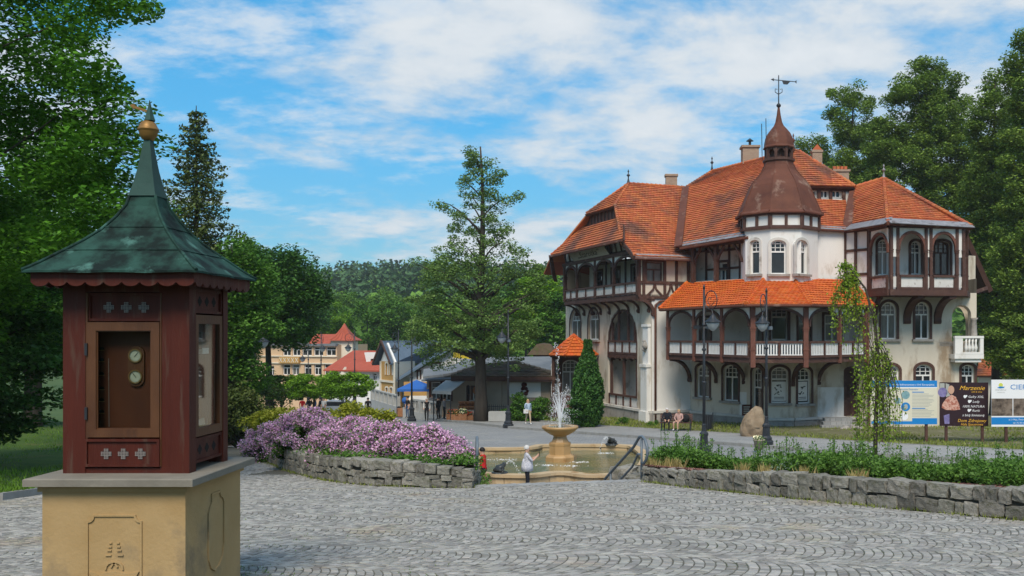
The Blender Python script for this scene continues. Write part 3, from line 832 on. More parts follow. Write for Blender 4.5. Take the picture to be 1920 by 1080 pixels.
def drops(c, n, mb, sig, s0, s1):
    for _ in range(n):
        p = V(c) + V((fr_.gauss(0, sig), fr_.gauss(0, sig), fr_.gauss(0, sig * 1.2))); r = fr_.uniform(s0, s1); h = r * fr_.uniform(1, 2.6)
        mb.add([p + V(e) for e in ((r, 0, 0), (0, r, 0), (-r, 0, 0), (0, -r, 0), (0, 0, h), (0, 0, -h))], [(0, 1, 4), (1, 2, 4), (2, 3, 4), (3, 0, 4), (1, 0, 5), (2, 1, 5), (3, 2, 5), (0, 3, 5)])
mb = MB(); z0 = z5(798)
top_c = z5(642) - z0
for k in range(80):                                     # tall central stream, breaking up with height
    t = fr_.random() ** 0.8; h = top_c * t
    drops((fc[0] + fr_.gauss(-.12 * t, 0.02 + .05 * t), fc[1] + fr_.gauss(0, .04), z0 + h), 2, mb, 0.012, 0.006, 0.017)
mb.tube([(fc[0], fc[1], z0 - .05), (fc[0] - .02, fc[1], z0 + .7), (fc[0] - .05, fc[1], z0 + 1.5)], [0.05, 0.035, 0.012], 6)
mb.build('central_jet', M_spray, ft)
mb = MB()
for k in range(30):
    an = 2 * PI * k / 30 + fr_.uniform(-.1, .1); vh = fr_.uniform(.28, .95); top = fr_.uniform(1.0, 1.75) if vh < .6 else fr_.uniform(0.35, .8)
    reach = fr_.uniform(.25, .5) if vh < .6 else fr_.uniform(.4, .62)
    for j in range(20):
        t = j / 19; x = reach * t; z = top * 4 * t * (1 - t) if vh >= .6 else top * (1 - (1 - min(1, t * 1.15)) ** 2) * (1 - max(0, t - .75) * 1.5)
        drops((fc[0] + math.cos(an) * x * .9, fc[1] + math.sin(an) * x, z0 + z), 2 if t < .5 else 3, mb, .008 + .035 * t, .005, .013)
for k in range(9):
    an = 2 * PI * k / 9; mb.tube([(fc[0] + math.cos(an) * .3 * t, fc[1] + math.sin(an) * .3 * t, z0 + 1.1 * t * (1.7 - t * .7)) for t in (0, .3, .6, 1)], [.03, .024, .014, .006], 5)
drops((fc[0], fc[1], z0 + .35), 260, mb, .26, .005, .012)
mb.build('spray', M_spray, ft, kind='stuff')
# foam on the pool
mb = MB()
for cx_, cy_, s in ((-3.75, 37.2, .35), (-1.0, 35.4, .3), (-1.9, 35.6, .25), (-.7, 36.5, .3), (0.35, 39.2, .28)):
    for _ in range(60):
        x, y = fr_.gauss(cx_, s * .7), fr_.gauss(cy_, s * .4); r = fr_.uniform(.008, .03)
        mb.lathe([(r, 0.0), (r * .6, r * .35)], (x, y, WATER + .002), 5)
mb.build('foam', M_spray, ft, kind='stuff')

# bronze frogs spouting on the rim
M_bronze = mat('dark_bronze', (0.035, 0.04, 0.042), (0.075, 0.08, 0.078), 8, 0.4, 0.2, 20, metal=0.4)
def skinned(name, verts, edges, m, parent, sub=1, smooth=True):
    """verts: [(x,y,z,r)] -> one continuous skinned mesh"""
    me = bpy.data.meshes.new(name); me.from_pydata([v[:3] for v in verts], edges, [])
    o = bpy.data.objects.new('tmp_skin', me); COL.objects.link(o)
    o.modifiers.new('s', 'SKIN'); sm = o.modifiers.new('u', 'SUBSURF'); sm.levels = sub; sm.render_levels = sub
    sk = me.skin_vertices[0].data
    for i, v in enumerate(verts):
        r = v[3]; sk[i].radius = (r, r) if not isinstance(r, tuple) else r
    sk[0].use_root = True
    dg = bpy.context.evaluated_depsgraph_get(); dg.update()
    nm = bpy.data.meshes.new_from_object(o.evaluated_get(dg)); nm.name = name
    bpy.data.objects.remove(o); bpy.data.meshes.remove(me)
    nm.materials.clear(); nm.materials.append(m)
    nm.polygons.foreach_set('use_smooth', [smooth] * len(nm.polygons))
    return nm
def frog(base, yaw, label, spout):
    r = thing('frog_sculpture', base, label, 'sculpture', 'bronze frogs on the pool rim')
    vs = [(0, -.12, .10, .10), (0, 0, .16, .115), (0, .12, .24, .10), (0, .22, .27, .075), (0, .29, .27, .04),
          (.12, .02, .06, .05), (.17, .16, .03, .03), (.14, .24, .02, .025), (-.12, .02, .06, .05), (-.17, .16, .03, .03), (-.14, .24, .02, .025),
          (.15, -.12, .10, .055), (.20, .02, .12, .05), (.19, -.10, .03, .03), (.22, .03, .02, .025), (-.15, -.12, .10, .055), (-.20, .02, .12, .05), (-.19, -.10, .03, .03), (-.22, .03, .02, .025),
          (.05, .20, .34, .03), (-.05, .20, .34, .03)]
    es = [(0, 1), (1, 2), (2, 3), (3, 4), (2, 5), (5, 6), (6, 7), (2, 8), (8, 9), (9, 10), (0, 11), (11, 12), (12, 13), (13, 14), (0, 15), (15, 16), (16, 17), (17, 18), (3, 19), (3, 20)]
    me = skinned('body', vs, es, M_bronze, r); o = link('body', me, r)
    mb = MB(); mb.lathe([(.30, -.02), (.28, .03), (.2, .05)], BASE[r], 10); mb.build('rock_base', M_bronze, r)
    mb = MB()
    for j in range(26):
        t = j / 25; drops((base[0], base[1] + .3 + .75 * t * spout, base[2] + .27 + .55 * t * 1.2 - 1.25 * t * t), 3, mb, .012 + .02 * t, .006, .016)
    w = mb.build('water_stream', M_spray, r, kind='stuff')
    r.rotation_euler = (0, 0, yaw)
frog((-3.36, 32.1, RIM), math.radians(-40), 'dark frog sculpture spouting water on the near rim of the pool', 1)
frog((0.62, 40.5, RIM), math.radians(150), 'dark frog sculpture spouting water on the far rim of the pool', 1)

# ================================================================ handrails
def handrail(post, dv, label, loop):
    post = V(post); d = V(dv).normalized()
    r = thing('handrail', post, label, 'handrail', 'handrails of the steps')
    up = V((0, 0, 1)); slope = -0.52
    def at(s, h): return post + d * s + up * (h + (slope * s if s > 0 else 0))
    mb = MB(); mb.tube([at(0, 0), at(0, .99)], .028, 10); mb.tube([at(0, 0), at(0, .02)], .07, 12); mb.build('post', M_steel, r, smooth=True)
    pts = [at(0, .40) + d * .0]
    lp = [(-.14, .43), (-.28, .52), (-.36, .66), (-.34, .84), (-.22, .98), (-.06, 1.04), (.12, 1.02)]
    pts = [post + d * s + up * h for s, h in [(0, .42)] + lp] + [at(s, 1.0 + .07 * 0) for s in (.5, 1.2, 2.0, 2.5)] + [at(2.75, .85), at(2.9, .5)]
    mb = MB(); mb.tube(pts, .034, 10); mb.build('top_rail', M_steel, r, smooth=True)
    pts = [at(0, .62), post + d * .22 + up * .60] + [at(s, .56) for s in (.6, 1.2, 2.0, 2.6)]
    mb = MB(); mb.tube(pts, .028, 10); mb.build('lower_rail', M_steel, r, smooth=True)
    mb = MB(); mb.tube([at(2.1, 0), at(2.1, .99)], .026, 10); mb.build('lower_post', M_steel, r, smooth=True)
handrail((1.03, 21.75, plaza_z(21.75)), (-.33, .95, 0), 'bent grey steel handrail with a round end beside the right flower bed', 1)
handrail((-2.72, 21.1, plaza_z(21.1)), (-.14, .99, 0), 'grey steel handrail seen end-on beside the lilac bushes', 1)
# ================================================================ weather kiosk in the foreground
KC = V((-3.885, 8.075)); KG = plaza_z(8.07)
ks = thing('weather_kiosk', (KC.x, KC.y, KG), 'dark red wooden weather kiosk with green copper roof on a sandstone plinth', 'kiosk')
def kp(px, py, d): return P(px, py, d)
# --- plinth
ztop = -1.205
mb = MB(); mb.box((KC.x, KC.y, (KG - .2 + ztop - .05) / 2), (1.15, 1.15, ztop - .05 - KG + .2)); plinth = mb.build('plinth', M_sand, ks)
mb = MB()
mb.prism([(KC.x - .60, KC.y - .60, ztop - .052), (KC.x + .60, KC.y - .60, ztop - .052), (KC.x + .60, KC.y + .60, ztop - .052), (KC.x - .60, KC.y + .60, ztop - .052)], (0, 0, .05))
mb.build('plinth_moulding', M_sand, ks)
mb = MB(); w = .675
prof = [(w, ztop), (w, -1.152), (w - .006, -1.146), (w - .02, -1.142)]
mb.lathe([(r * math.sqrt(2), z) for r, z in [(w - .03, ztop - .002)] + prof], (KC.x, KC.y, 0), 4, ph=PI / 4)
mb.build('cover_slab', M_slab, ks)
# relief panels: each a raised slab with quarter-round notches
def notched(px0, px1, z0, z1, n, fx):
    pts = []
    for cx, cz, a0 in ((px0, z0, 0), (px1, z0, 1), (px1, z1, 2), (px0, z1, 3)):
        for k in range(5):
            an = [PI / 2, PI, 3 * PI / 2, 0][a0] - k * PI / 8
            pts.append(fx(cx + n * math.cos(an), cz + n * math.sin(an)))
    return pts
fy = KC.y - .575
f0, f1 = kp(163, 0, 7.5).x, kp(267, 0, 7.5).x
zt = -(965 - H) / F * 7.5; zb = -2.19
mb = MB()
oo = notched(f0, f1, zb, zt, .05, lambda x, z: (x, fy - .012, z)); ii = notched(f0 + .014, f1 - .014, zb + .014, zt - .014, .05, lambda x, z: (x, fy - .012, z))
mb.ring(oo, ii, (0, .014, 0)); mb.build('relief_frame', M_sand, ks)
xm = (f0 + f1) / 2
mb = MB()
for i, (hw, zz) in enumerate(((.026, 1018), (.032, 1025), (.04, 1032), (.052, 1041))):
    for s in (-1, 1):
        mb.box((xm + s * (hw * .7 + .012), fy - .004, -(zz - H) / F * 7.5), (hw * .9, .016, .010))
for s in (-1, 1):
    mb.sweep([(xm + s * (.02 + .05 * math.cos(t)), fy - .004, -1.885 + .06 * math.sin(t)) for t in (.0, .5, 1, 1.6, 2.2, 2.8)], .014, .018, (0, 1, 0))
pts = [(xm - .20, -1.90), (xm - .12, -1.915), (xm, -1.90), (xm + .12, -1.915), (xm + .20, -1.90), (xm + .15, -1.99), (xm, -2.03), (xm - .15, -1.99)]
mb.prism([(x, fy - .016, z) for x, z in pts], (0, .018, 0))
for k in range(3):
    mb.sweep([(xm - .16 + .04 * i, fy - .018, -1.935 - .022 * k + .008 * math.sin(i * 1.6)) for i in range(9)], .008, .012, (0, 1, 0))
mb.build('relief_emblem', M_sand, ks)
sx = KC.x + .575
mb = MB()
sh = [(-.13, -1.36), (.05, -1.36), (.07, -1.40), (.12, -1.42), (.15, -1.46), (.15, -1.85), (.11, -1.96), (.03, -2.02), (-.06, -2.04), (-.14, -2.0), (-.19, -1.92), (-.20, -1.84), (-.20, -1.52), (-.17, -1.47), (-.13, -1.43)]
cyy = KC.y + .05
mb.ring([(sx + .012, cyy + y, z) for y, z in sh], [(sx + .012, cyy - .025 + (y + .025) * .88, -1.70 + (z + 1.70) * .95) for y, z in sh], (-.014, 0, 0))
mb.build('relief_shield', M_sand, ks)

# --- timber body
yF, yB = 7.70, 8.50; xL, xR = kp(118, 0, yF).x, kp(355, 0, yF).x
z0, z1 = -1.142, 0.42
def post(x0, x1, y0, y1):
    mb = MB(); mb.box(((x0 + x1) / 2, (y0 + y1) / 2, (z0 + z1) / 2), (x1 - x0, y1 - y0, z1 - z0)); mb.build('corner_post', M_kred, ks)
pw = kp(160, 0, yF).x - xL
post(xL, xL + pw, yF, yF + .12); post(xR - .245, xR - .155, yF + .012, yF + .11); post(xR - .153, xR, yF, yF + .13)
post(xR - .13, xR, yB - .10, yB); post(xL, xL + .12, yB - .12, yB)
MB().box(((xL + xR) / 2, yB - .03, (z0 + z1) / 2), (xR - xL - .26, .03, z1 - z0 - .004)).build('back_panel', M_kred, ks)
MB().box((xL + .03, (yF + yB) / 2, (z0 + z1) / 2), (.03, yB - yF - .26, z1 - z0 - .004)).build('side_panel', M_kred, ks)
MB().box(((xL + xR) / 2, (yF + yB) / 2, z1 - .02), (xR - xL - .05, yB - yF - .05, .03)).build('ceiling_board', M_kred, ks)
def kx(px): return (px - CX) / F * yF
def kz(py): return -(py - H) / F * yF
def quatre(c, r, n=20):
    return [(c[0] + r * (0.62 + .38 * abs(math.cos(2 * t))) * math.cos(t), c[1] + r * (0.62 + .38 * abs(math.cos(2 * t))) * math.sin(t)) for t in (2 * PI * i / n for i in range(n))]
def panel_front(a, b, t, bo, cs, cy, r, name, yy):
    xa, xb, za, zb = kx(a), kx(b), kz(bo), kz(t)
    g = MB(); e = .022
    rect = lambda x0, x1, q0, q1: [(x0, yy, q0), (x1, yy, q0), (x1, yy, q1), (x0, yy, q1)]
    g.ring(rect(xa, xb, za, zb), rect(xa + e, xb - e, za + e, zb - e), (0, .035, 0))
    o = g.build(name, M_kred, ks)
    g = MB(); g.prism([(x, yy + .018, z) for x, z in ((xa + e, za + e), (xb - e, za + e), (xb - e, zb - e), (xa + e, zb - e))], (0, .012, 0)); g.build('panel_board', M_kred, o)
    for c in cs:
        q = quatre((kx(c), kz(cy)), r)
        g = MB(); g.prism([(x, yy + .0165, z) for x, z in q], (0, .001, 0)); h = g.build('quatrefoil', M_black, o)
        g = MB(); xc, zc_ = kx(c), kz(cy)
        for k in range(-3, 4):
            hw = r * (.95 if abs(k) < 2 else .4)
            g.beam((xc + k * r / 3.6, yy + .013, zc_ - hw), (xc + k * r / 3.6, yy + .013, zc_ + hw), .0045, .003, (0, 1, 0))
            g.beam((xc - hw, yy + .011, zc_ + k * r / 3.6), (xc + hw, yy + .011, zc_ + k * r / 3.6), .0045, .003, (0, 1, 0))
        g.build('wire_grille', M_mesh, o)
panel_front(162, 300, 549, 602, (200, 233, 266), 576, .046, 'upper_panel', yF + .02)
panel_front(159, 300, 823, 875, (199, 231, 263), 851, .046, 'lower_panel', yF - .012)
MB().box(((xL + xR) / 2, yF + .05, z0 + .022), (xR - xL - .02, .08, .044)).build('bottom_rail', M_kred, ks)
MB().box(((xL + xR) / 2, yF + .05, kz(545) + .04), (xR - xL - .01, .09, .10)).build('top_rail', M_kred, ks)
for a, b in ((159.5, 163.5), (299.5, 302)):
    MB().box((kx((a + b) / 2), yF + .03, (kz(549) + kz(875)) / 2), (kx(b) - kx(a), .05, kz(549) - kz(875))).build('trim_strip', M_kbrown, ks)
# door with glass
g = MB(); R4 = lambda a, b, t, bo, y: [(kx(a), y, kz(bo)), (kx(b), y, kz(bo)), (kx(b), y, kz(t)), (kx(a), y, kz(t))]
g.ring(R4(163.8, 299, 604, 820, yF - .004), R4(180, 283, 620, 805, yF - .004), (0, .04, 0)); g.ring(R4(178, 285, 618, 807, yF + .008), R4(182, 281, 622, 803, yF + .008), (0, .02, 0))
door = g.build('glazed_door', M_kbrown, ks)
g = MB(); g.prism(R4(179, 284, 619, 806, yF + .022), (0, .004, 0)); g.build('door_glass', M_kglass, door)
for zz in (655, 775):
    g = MB(); g.box((kx(163), yF - .012, kz(zz)), (.02, .018, .10)); g.build('hinge', M_iron, door)
yb = yF + .14
g = MB(); g.prism(R4(165, 297, 606, 818, yb), (0, .015, 0)); bb = g.build('instrument_board', M_kdark, ks)
def kbx(px): return (px - CX) / F * yb
def kbz(py): return -(py - H) / F * yb
g = MB(); g.tube([(kbx(205), yb - .012, kbz(672)), (kbx(206), yb - .012, kbz(800))], .0022, 5); g.build('wire', M_mesh, bb)
for zz in (654, 675, 701, 728, 750, 772):
    g = MB()
    c = V((kbx(191), yb - .004, kbz(zz)))
    g.prism([c + V((.02 * math.cos(t), 0, .016 * math.sin(t))) for t in (2 * PI * i / 12 for i in range(12))], (0, .003, 0)); g.build('hole', M_black, bb)
    g = MB(); g.box(c + V((0, -.004, -.012)), (.05, .004, .006)); g.build('small_tag', M_brass, bb)
pl = [(kbx(257) + .068 * math.cos(t), kbz(667) + .02 + .062 * math.sin(t)) for t in (PI * i / 10 for i in range(11))] + [(kbx(257) + .068 * math.cos(t), kbz(706) - .02 + .062 * math.sin(t)) for t in (PI + PI * i / 10 for i in range(11))]
g = MB(); g.prism([(x, yb - .02, z) for x, z in pl], (0, .018, 0)); plate = g.build('dial_plate', M_kbrown, ks)
def disc(mb, c, r, y, t, n=28): mb.prism([(c[0] + r * math.cos(a), y, c[1] + r * math.sin(a)) for a in (2 * PI * i / n for i in range(n))], (0, t, 0))
for zz in (667, 706):
    c = (kbx(256.5), kbz(zz))
    g = MB(); n = 28
    g.ring([(c[0] + .058 * math.cos(2 * PI * i / n), yb - .032, c[1] + .058 * math.sin(2 * PI * i / n)) for i in range(n)], [(c[0] + .048 * math.cos(2 * PI * i / n), yb - .032, c[1] + .048 * math.sin(2 * PI * i / n)) for i in range(n)], (0, .014, 0))
    dl = g.build('dial_ring', M_brass, plate)
    g = MB(); disc(g, c, .048, yb - .024, .003); g.build('dial', M_dial, plate)
    g = MB()
    a = 0.9 if zz == 667 else 2.2
    g.beam((c[0] - .012 * math.cos(a), yb - .027, c[1] - .012 * math.sin(a)), (c[0] + .036 * math.cos(a), yb - .027, c[1] + .036 * math.sin(a)), .004, .002, (0, 1, 0))
    for k in range(24):
        an = 2 * PI * k / 24; g.beam((c[0] + .038 * math.cos(an), yb - .0255, c[1] + .038 * math.sin(an)), (c[0] + .045 * math.cos(an), yb - .0255, c[1] + .045 * math.sin(an)), .0018, .001, (0, 1, 0))
    g.build('dial_hand', M_black, plate)
# right side: glazed frame with papers behind
xs = xR - .012
def sd(px): return xR * F / (px - CX)
def sz(py, d): return -(py - H) / F * d
dA, dB = yF + .135, yB - .105
zz = lambda f: z0 + f * (z1 - z0)
def R5(y0, y1, a, b, x): return [(x, y0, a), (x, y1, a), (x, y1, b), (x, y0, b)]
def side_panel(a, b, name, n_holes):
    g = MB(); g.ring(R5(dA, dB, a, b, xs), R5(dA + .022, dB - .022, a + .022, b - .022, xs), (-.035, 0, 0)); o = g.build(name, M_kred, ks)
    g = MB(); g.prism(R5(dA + .022, dB - .022, a + .022, b - .022, xs - .018), (-.012, 0, 0)); g.build('panel_board', M_kred, o)
    for k in (-1, 0, 1):
        q = quatre(((dA + dB) / 2 + k * .145, (a + b) / 2), .043)
        g = MB(); g.prism([(xs - .0175, y, z) for y, z in q], (.001, 0, 0)); g.build('quatrefoil', M_black, o)
zU, zD = .17, -.86
side_panel(zU + .015, .39, 'upper_panel', 3); side_panel(z0 + .06, zD - .012, 'lower_panel', 3)
g = MB(); g.ring(R5(dA, dB, zD, zU, xs + .006), R5(dA + .06, dB - .06, zD + .07, zU - .075, xs + .006), (-.035, 0, 0)); sdoor = g.build('glazed_door', M_kbrown, ks)
g = MB(); g.prism(R5(dA + .055, dB - .055, zD + .065, zU - .07, xs - .015), (-.003, 0, 0)); g.build('door_glass', M_kglass, sdoor)
g = MB(); g.prism(R5(dA + .005, dB - .005, zD, zU, xs - .12), (-.012, 0, 0)); sb = g.build('instrument_board', M_kdark, ks)
g = MB()
pp = [(dA + .0, zD + .07), (dA + .20, zD + .07), (dA + .17, -.5), (dA + .11, -.3), (dA + .13, -.1), (dA + .09, zU - .08), (dA + .0, zU - .08)]
g.prism([(xs - .115, y, z) for y, z in pp], (.012, 0, 0)); g.build('torn_paper', M_paper, sb)
g = MB(); g.box((xs - .09, dB - .2, -.05), (.05, .16, .15)); g.build('instrument_box', M_iron, sb)
g = MB(); g.box((xs - .085, dB - .2, -.14), (.05, .13, .05)); g.build('paper_roll', M_white, sb)
g = MB(); g.prism([(xs - .11, y, z) for y, z in ((dA + .2, zD + .07), (dA + .42, zD + .07), (dA + .40, zD + .13), (dA + .25, zD + .11))], (.02, 0, 0)); g.build('crumpled_paper', M_paper, sb)

# --- scalloped valance under the eaves
EH = (.655, .60)
def scallop(p, q, nrm, n):
    p, q = V(p), V(q); L = (q - p).length; u = (q - p) / L
    top, bot = .505, .425
    poly = [p + V((0, 0, top)), ]
    pts = []
    for i in range(n):
        for k in range(7):
            t = (i + k / 6) / n
            pts.append(p + u * (L * t) + V((0, 0, bot - .034 * (abs(math.sin(PI * (k / 6))) ** .6) )))
    poly = [p + V((0, 0, top))] + pts + [q + V((0, 0, top))]
    g = MB(); g.prism(poly, V(nrm) * .022); g.build('scalloped_valance', M_kred, ks)
x0_, x1_, y0_, y1_ = KC.x - EH[0], KC.x + EH[0], KC.y - EH[1], KC.y + EH[1]
scallop((x0_, y0_, 0), (x1_, y0_, 0), (0, 1, 0), 9); scallop((x1_, y0_ + .024, 0), (x1_, y1_ - .024, 0), (-1, 0, 0), 8)
scallop((x0_, y1_, 0), (x1_, y1_, 0), (0, -1, 0), 9); scallop((x0_, y0_ + .024, 0), (x0_, y1_ - .024, 0), (1, 0, 0), 8)
MB().box((KC.x, KC.y, .475), (EH[0] * 2 - .06, EH[1] * 2 - .06, .05)).build('eaves_board', M_kred, ks)

# --- copper roof, concave pyramid of riveted sheets
prof = [(1.01, .497), (1.01, .515), (.955, .540), (.87, .585), (.75, .655), (.64, .718), (.53, .785), (.395, .88), (.275, .995), (.19, 1.10), (.158, 1.19), (.150, 1.215)]
hx, hy = .69, .645
def rc(f, s, t):   # corner ring
    return (KC.x + f * hx * s, KC.y + f * hy * t)
g = MB(); n = 10
for side in range(4):
    c0 = [(-1, -1), (1, -1), (1, 1), (-1, 1)][side]; c1 = [(1, -1), (1, 1), (-1, 1), (-1, -1)][side]
    for i in range(len(prof) - 1):
        (fa, za), (fb, zb) = prof[i], prof[i + 1]
        for j in range(n):
            def pt(f, z, t):
                x = c0[0] + (c1[0] - c0[0]) * t; y = c0[1] + (c1[1] - c0[1]) * t
                wob = .004 * math.sin(17 * t + 23 * z + side)
                return (KC.x + f * hx * x, KC.y + f * hy * y, z + wob * (0 if t in (0, 1) else 1))
            g.quad(pt(fa, za, j / n), pt(fa, za, (j + 1) / n), pt(fb, zb, (j + 1) / n), pt(fb, zb, j / n))
roof = g.build('roof', M_copper, ks, smooth=True)
g = MB()
for s, t in ((-1, -1), (1, -1), (1, 1), (-1, 1)):
    g = MB(); g.tube([(KC.x + f * hx * s, KC.y + f * hy * t, z + .006) for f, z in prof[1:-1]], .013, 8); g.build('hip_roll', M_copper, roof, smooth=True)
for zi in (4.6, 7.2):
    i = int(zi); fr_k = zi - i; f = prof[i][0] * (1 - fr_k) + prof[i + 1][0] * fr_k; z = prof[i][1] * (1 - fr_k) + prof[i + 1][1] * fr_k
    g = MB(); cs = [(KC.x + f * hx * s, KC.y + f * hy * t, z + .004) for s, t in ((-1, -1), (1, -1), (1, 1), (-1, 1))]
    for k in range(4): g.tube([cs[k], cs[(k + 1) % 4]], .0055, 5)
    g.build('sheet_seam', M_copper, roof)
M_copper2 = mat('green_copper', (0.013, 0.044, 0.036), (0.026, 0.076, 0.062), 3, 0.7, 0.15, 18, c3=(0.02, 0.035, 0.03), c3amt=0.08, c3scale=3.0, metal=0.2, spec=0.4)
g = MB(); cc = (KC.x, KC.y, 0)
g.lathe([(.165, 1.19), (.150, 1.23), (.125, 1.30), (.092, 1.42), (.065, 1.55), (.040, 1.67), (.034, 1.70)], cc, 4, ph=PI / 4); g.build('spire', M_copper2, ks)
g = MB(); g.lathe([(.01, 1.675), (.045, 1.688), (.068, 1.72), (.077, 1.755), (.080, 1.765), (.086, 1.770), (.086, 1.782), (.080, 1.787), (.075, 1.80), (.060, 1.832), (.036, 1.852), (.012, 1.86)], cc, 24); g.build('ball_finial', M_gold, ks, smooth=True)
g = MB(); g.lathe([(.05, 1.852), (.034, 1.90), (.016, 1.97), (.003, 2.03)], (KC.x + .012, KC.y, 0), 6)
van = g.build('vane_fin', M_copper2, ks)
g = MB(); a0, a1 = V((KC.x - .01, KC.y, 1.935)), V((KC.x - .125, KC.y, 1.975))
g.beam(a0, a1, .022, .014, (0, 1, 0)); g.prism([a1 + V((.01, -.006, .024)), a1 + V((-.035, -.006, .014)), a1 + V((.004, -.006, -.024))], (0, .012, 0)); g.build('vane_arrow', M_gold, van)
# ================================================================ the old spa hotel
HB = P(1460, 800, 58)
hotel = thing('spa_hotel', (HB.x, HB.y, -6.0), 'large old half timbered spa hotel with orange tile roofs and a rusty domed turret', 'hotel')
Zup = V((0, 0, 1))
class Facet:
    """upright wall from p0 (left) to p1 (right), seen from outside"""
    def __init__(s, p0, p1):
        s.p0, s.p1 = V(p0), V(p1); d = s.p1 - s.p0; s.L = d.length; s.U = d / s.L; s.n = V((s.U.y, -s.U.x)); s.ops = []
    def u(s, px):
        k = (px - CX) / F
        return (k * s.p0.y - s.p0.x) / (s.U.x - k * s.U.y)
    def z(s, py, u): return -(py - H) / F * (s.p0 + s.U * u).y
    def w(s, u, z, off=0.0):
        q = s.p0 + s.U * u + s.n * off; return V((q.x, q.y, z))
    @property
    def n3(s): return V((s.n.x, s.n.y, 0))
    @property
    def u3(s): return V((s.U.x, s.U.y, 0))
    def box4(s, a, b, t, bo):
        u0, u1 = s.u(a), s.u(b); um = (u0 + u1) / 2
        return u0, u1, s.z(bo, um), s.z(t, um)
def outline(u0, u1, z0, z1, rise, n=10):
    """rectangle whose top is an arch of the given rise"""
    if rise <= 0: return [(u0, z0), (u1, z0), (u1, z1), (u0, z1)]
    w = (u1 - u0) / 2; c = (u0 + u1) / 2
    return [(u0, z0), (u1, z0)] + [(c + w * math.cos(PI * i / n), z1 - rise + rise * math.sin(PI * i / n)) for i in range(n + 1)]
def wall(fc, z0, z1, m, name='wall', depth=0.28, u0=0.0, u1=None, off=0.0, rv=None):
    """wall face with its openings cut out, and the reveals"""
    u1 = fc.L if u1 is None else u1; g = MB()
    us = sorted(set([u0, u1] + [x for o in fc.ops for x in o[:2] if u0 < x < u1]))
    for a, b in zip(us, us[1:]):
        if b - a < 1e-4: continue
        mids = (a + b) / 2
        spans = sorted((o[2], o[3]) for o in fc.ops if o[0] < mids < o[1])
        z = z0
        for s_, e_ in spans + [(z1, z1)]:
            if s_ > z + 1e-4: g.quad(fc.w(a, z, off), fc.w(b, z, off), fc.w(b, min(s_, z1), off), fc.w(a, min(s_, z1), off))
            z = max(z, e_)
    for (a, b, c, d, rise) in fc.ops:
        ol = outline(a, b, c, d, rise)
        if rise > 0:
            arc = ol[2:]
            for p, q in zip(arc, arc[1:]):
                g.quad(fc.w(p[0], p[1], off), fc.w(p[0], d, off), fc.w(q[0], d, off), fc.w(q[0], q[1], off))
        for i in range(len(ol)):
            p, q = ol[i], ol[(i + 1) % len(ol)]
            g.quad(fc.w(p[0], p[1], off), fc.w(q[0], q[1], off), fc.w(q[0], q[1], off - depth), fc.w(p[0], p[1], off - depth), m=1)
    return g.build(name, [m, rv or m], hotel)
def o3(fc, ol, off): return [fc.w(u, z, off) for u, z in ol]
def shrink(u0, u1, z0, z1, rise, e): return (u0 + e, u1 - e, z0 + e, z1 - e, max(0, rise - e * 0.4) if rise > 0 else 0)
def window(fc, a, b, t, bo, rise=0.3, cut=True, off=-0.16, mull=True, grid=True, surround=True, sill=True, name='window', dark=None, px=True, fm=None, label=None, open_=False):
    u0, u1, z0, z1 = fc.box4(a, b, t, bo) if px else (a, b, t, bo)
    w = u1 - u0; rise = rise * w
    if cut: fc.ops.append((u0, u1, z0, z1, rise))
    fm = fm or M_white
    g = MB(); e = min(0.085, w * .12)
    A = outline(u0, u1, z0, z1, rise); B = outline(*shrink(u0, u1, z0, z1, rise, e))
    g.ring(o3(fc, A, off), o3(fc, B, off), fc.n3 * -.06)
    cu = (u0 + u1) / 2; h = z1 - z0; zt = z0 + h * .66
    def bar(p, q, wd): g.beam(fc.w(*p, off - .03), fc.w(*q, off - .03), wd, .05, fc.n3)
    bar((u0 + e, zt), (u1 - e, zt), .09)
    if mull: bar((cu, z0 + e), (cu, zt - .045), .085)
    if grid:
        ztop = z1 - e
        nb = max(2, round(w / .33))
        for k in range(1, nb):
            uu = u0 + w * k / nb
            zk = ztop if rise <= 0 else z1 - rise + rise * math.sqrt(max(0, 1 - ((uu - cu) / (w / 2)) ** 2)) - e * .8
            bar((uu, zt + .045), (uu, zk), .04)
        for f in (.36, .70):
            zz_ = zt + (z1 - zt) * f
            if rise > 0 and zz_ > z1 - rise: 
                hw = (w / 2) * math.sqrt(max(0, 1 - ((zz_ - z1 + rise) / rise) ** 2)) - e * .7
            else: hw = w / 2 - e
            bar((cu - hw, zz_), (cu + hw, zz_), .036)
    wn_ = g.build(name, fm, hotel, label=label)
    g = MB(); g.prism(o3(fc, outline(*shrink(u0, u1, z0, z1, rise, e * .8)), off - .07), fc.n3 * -.012)
    g.build('pane', dark or (M_glassc if rnd.random() < .4 else M_glass), wn_)
    if surround:
        g = MB(); s_ = .16
        A2 = outline(u0 - s_, u1 + s_, z0, z1 + s_, rise + s_ * .6 if rise > 0 else 0)
        g.ring(o3(fc, A2, .035), o3(fc, A, .035), fc.n3 * -.05); g.build('surround', M_timber if surround is True else surround, wn_)
    if sill:
        g = MB(); g.beam(fc.w(u0 - .22, z0 - .07, .06), fc.w(u1 + .22, z0 - .07, .06), .14, .26, fc.n3); g.build('sill', M_plinth, wn_)
    return wn_
def timber(fc, pts, w=.20, t=.10, off=.03, m=None, name='timber'):
    """one beam on a wall face, (u, z) points"""
    g = MB(); q = [fc.w(u, z, off) for u, z in pts]
    if len(q) == 2: g.beam(q[0], q[1], w, t, fc.n3)
    else: g.sweep(q, w, t, fc.n3)
    return g.build(name, m or M_timber, hotel)
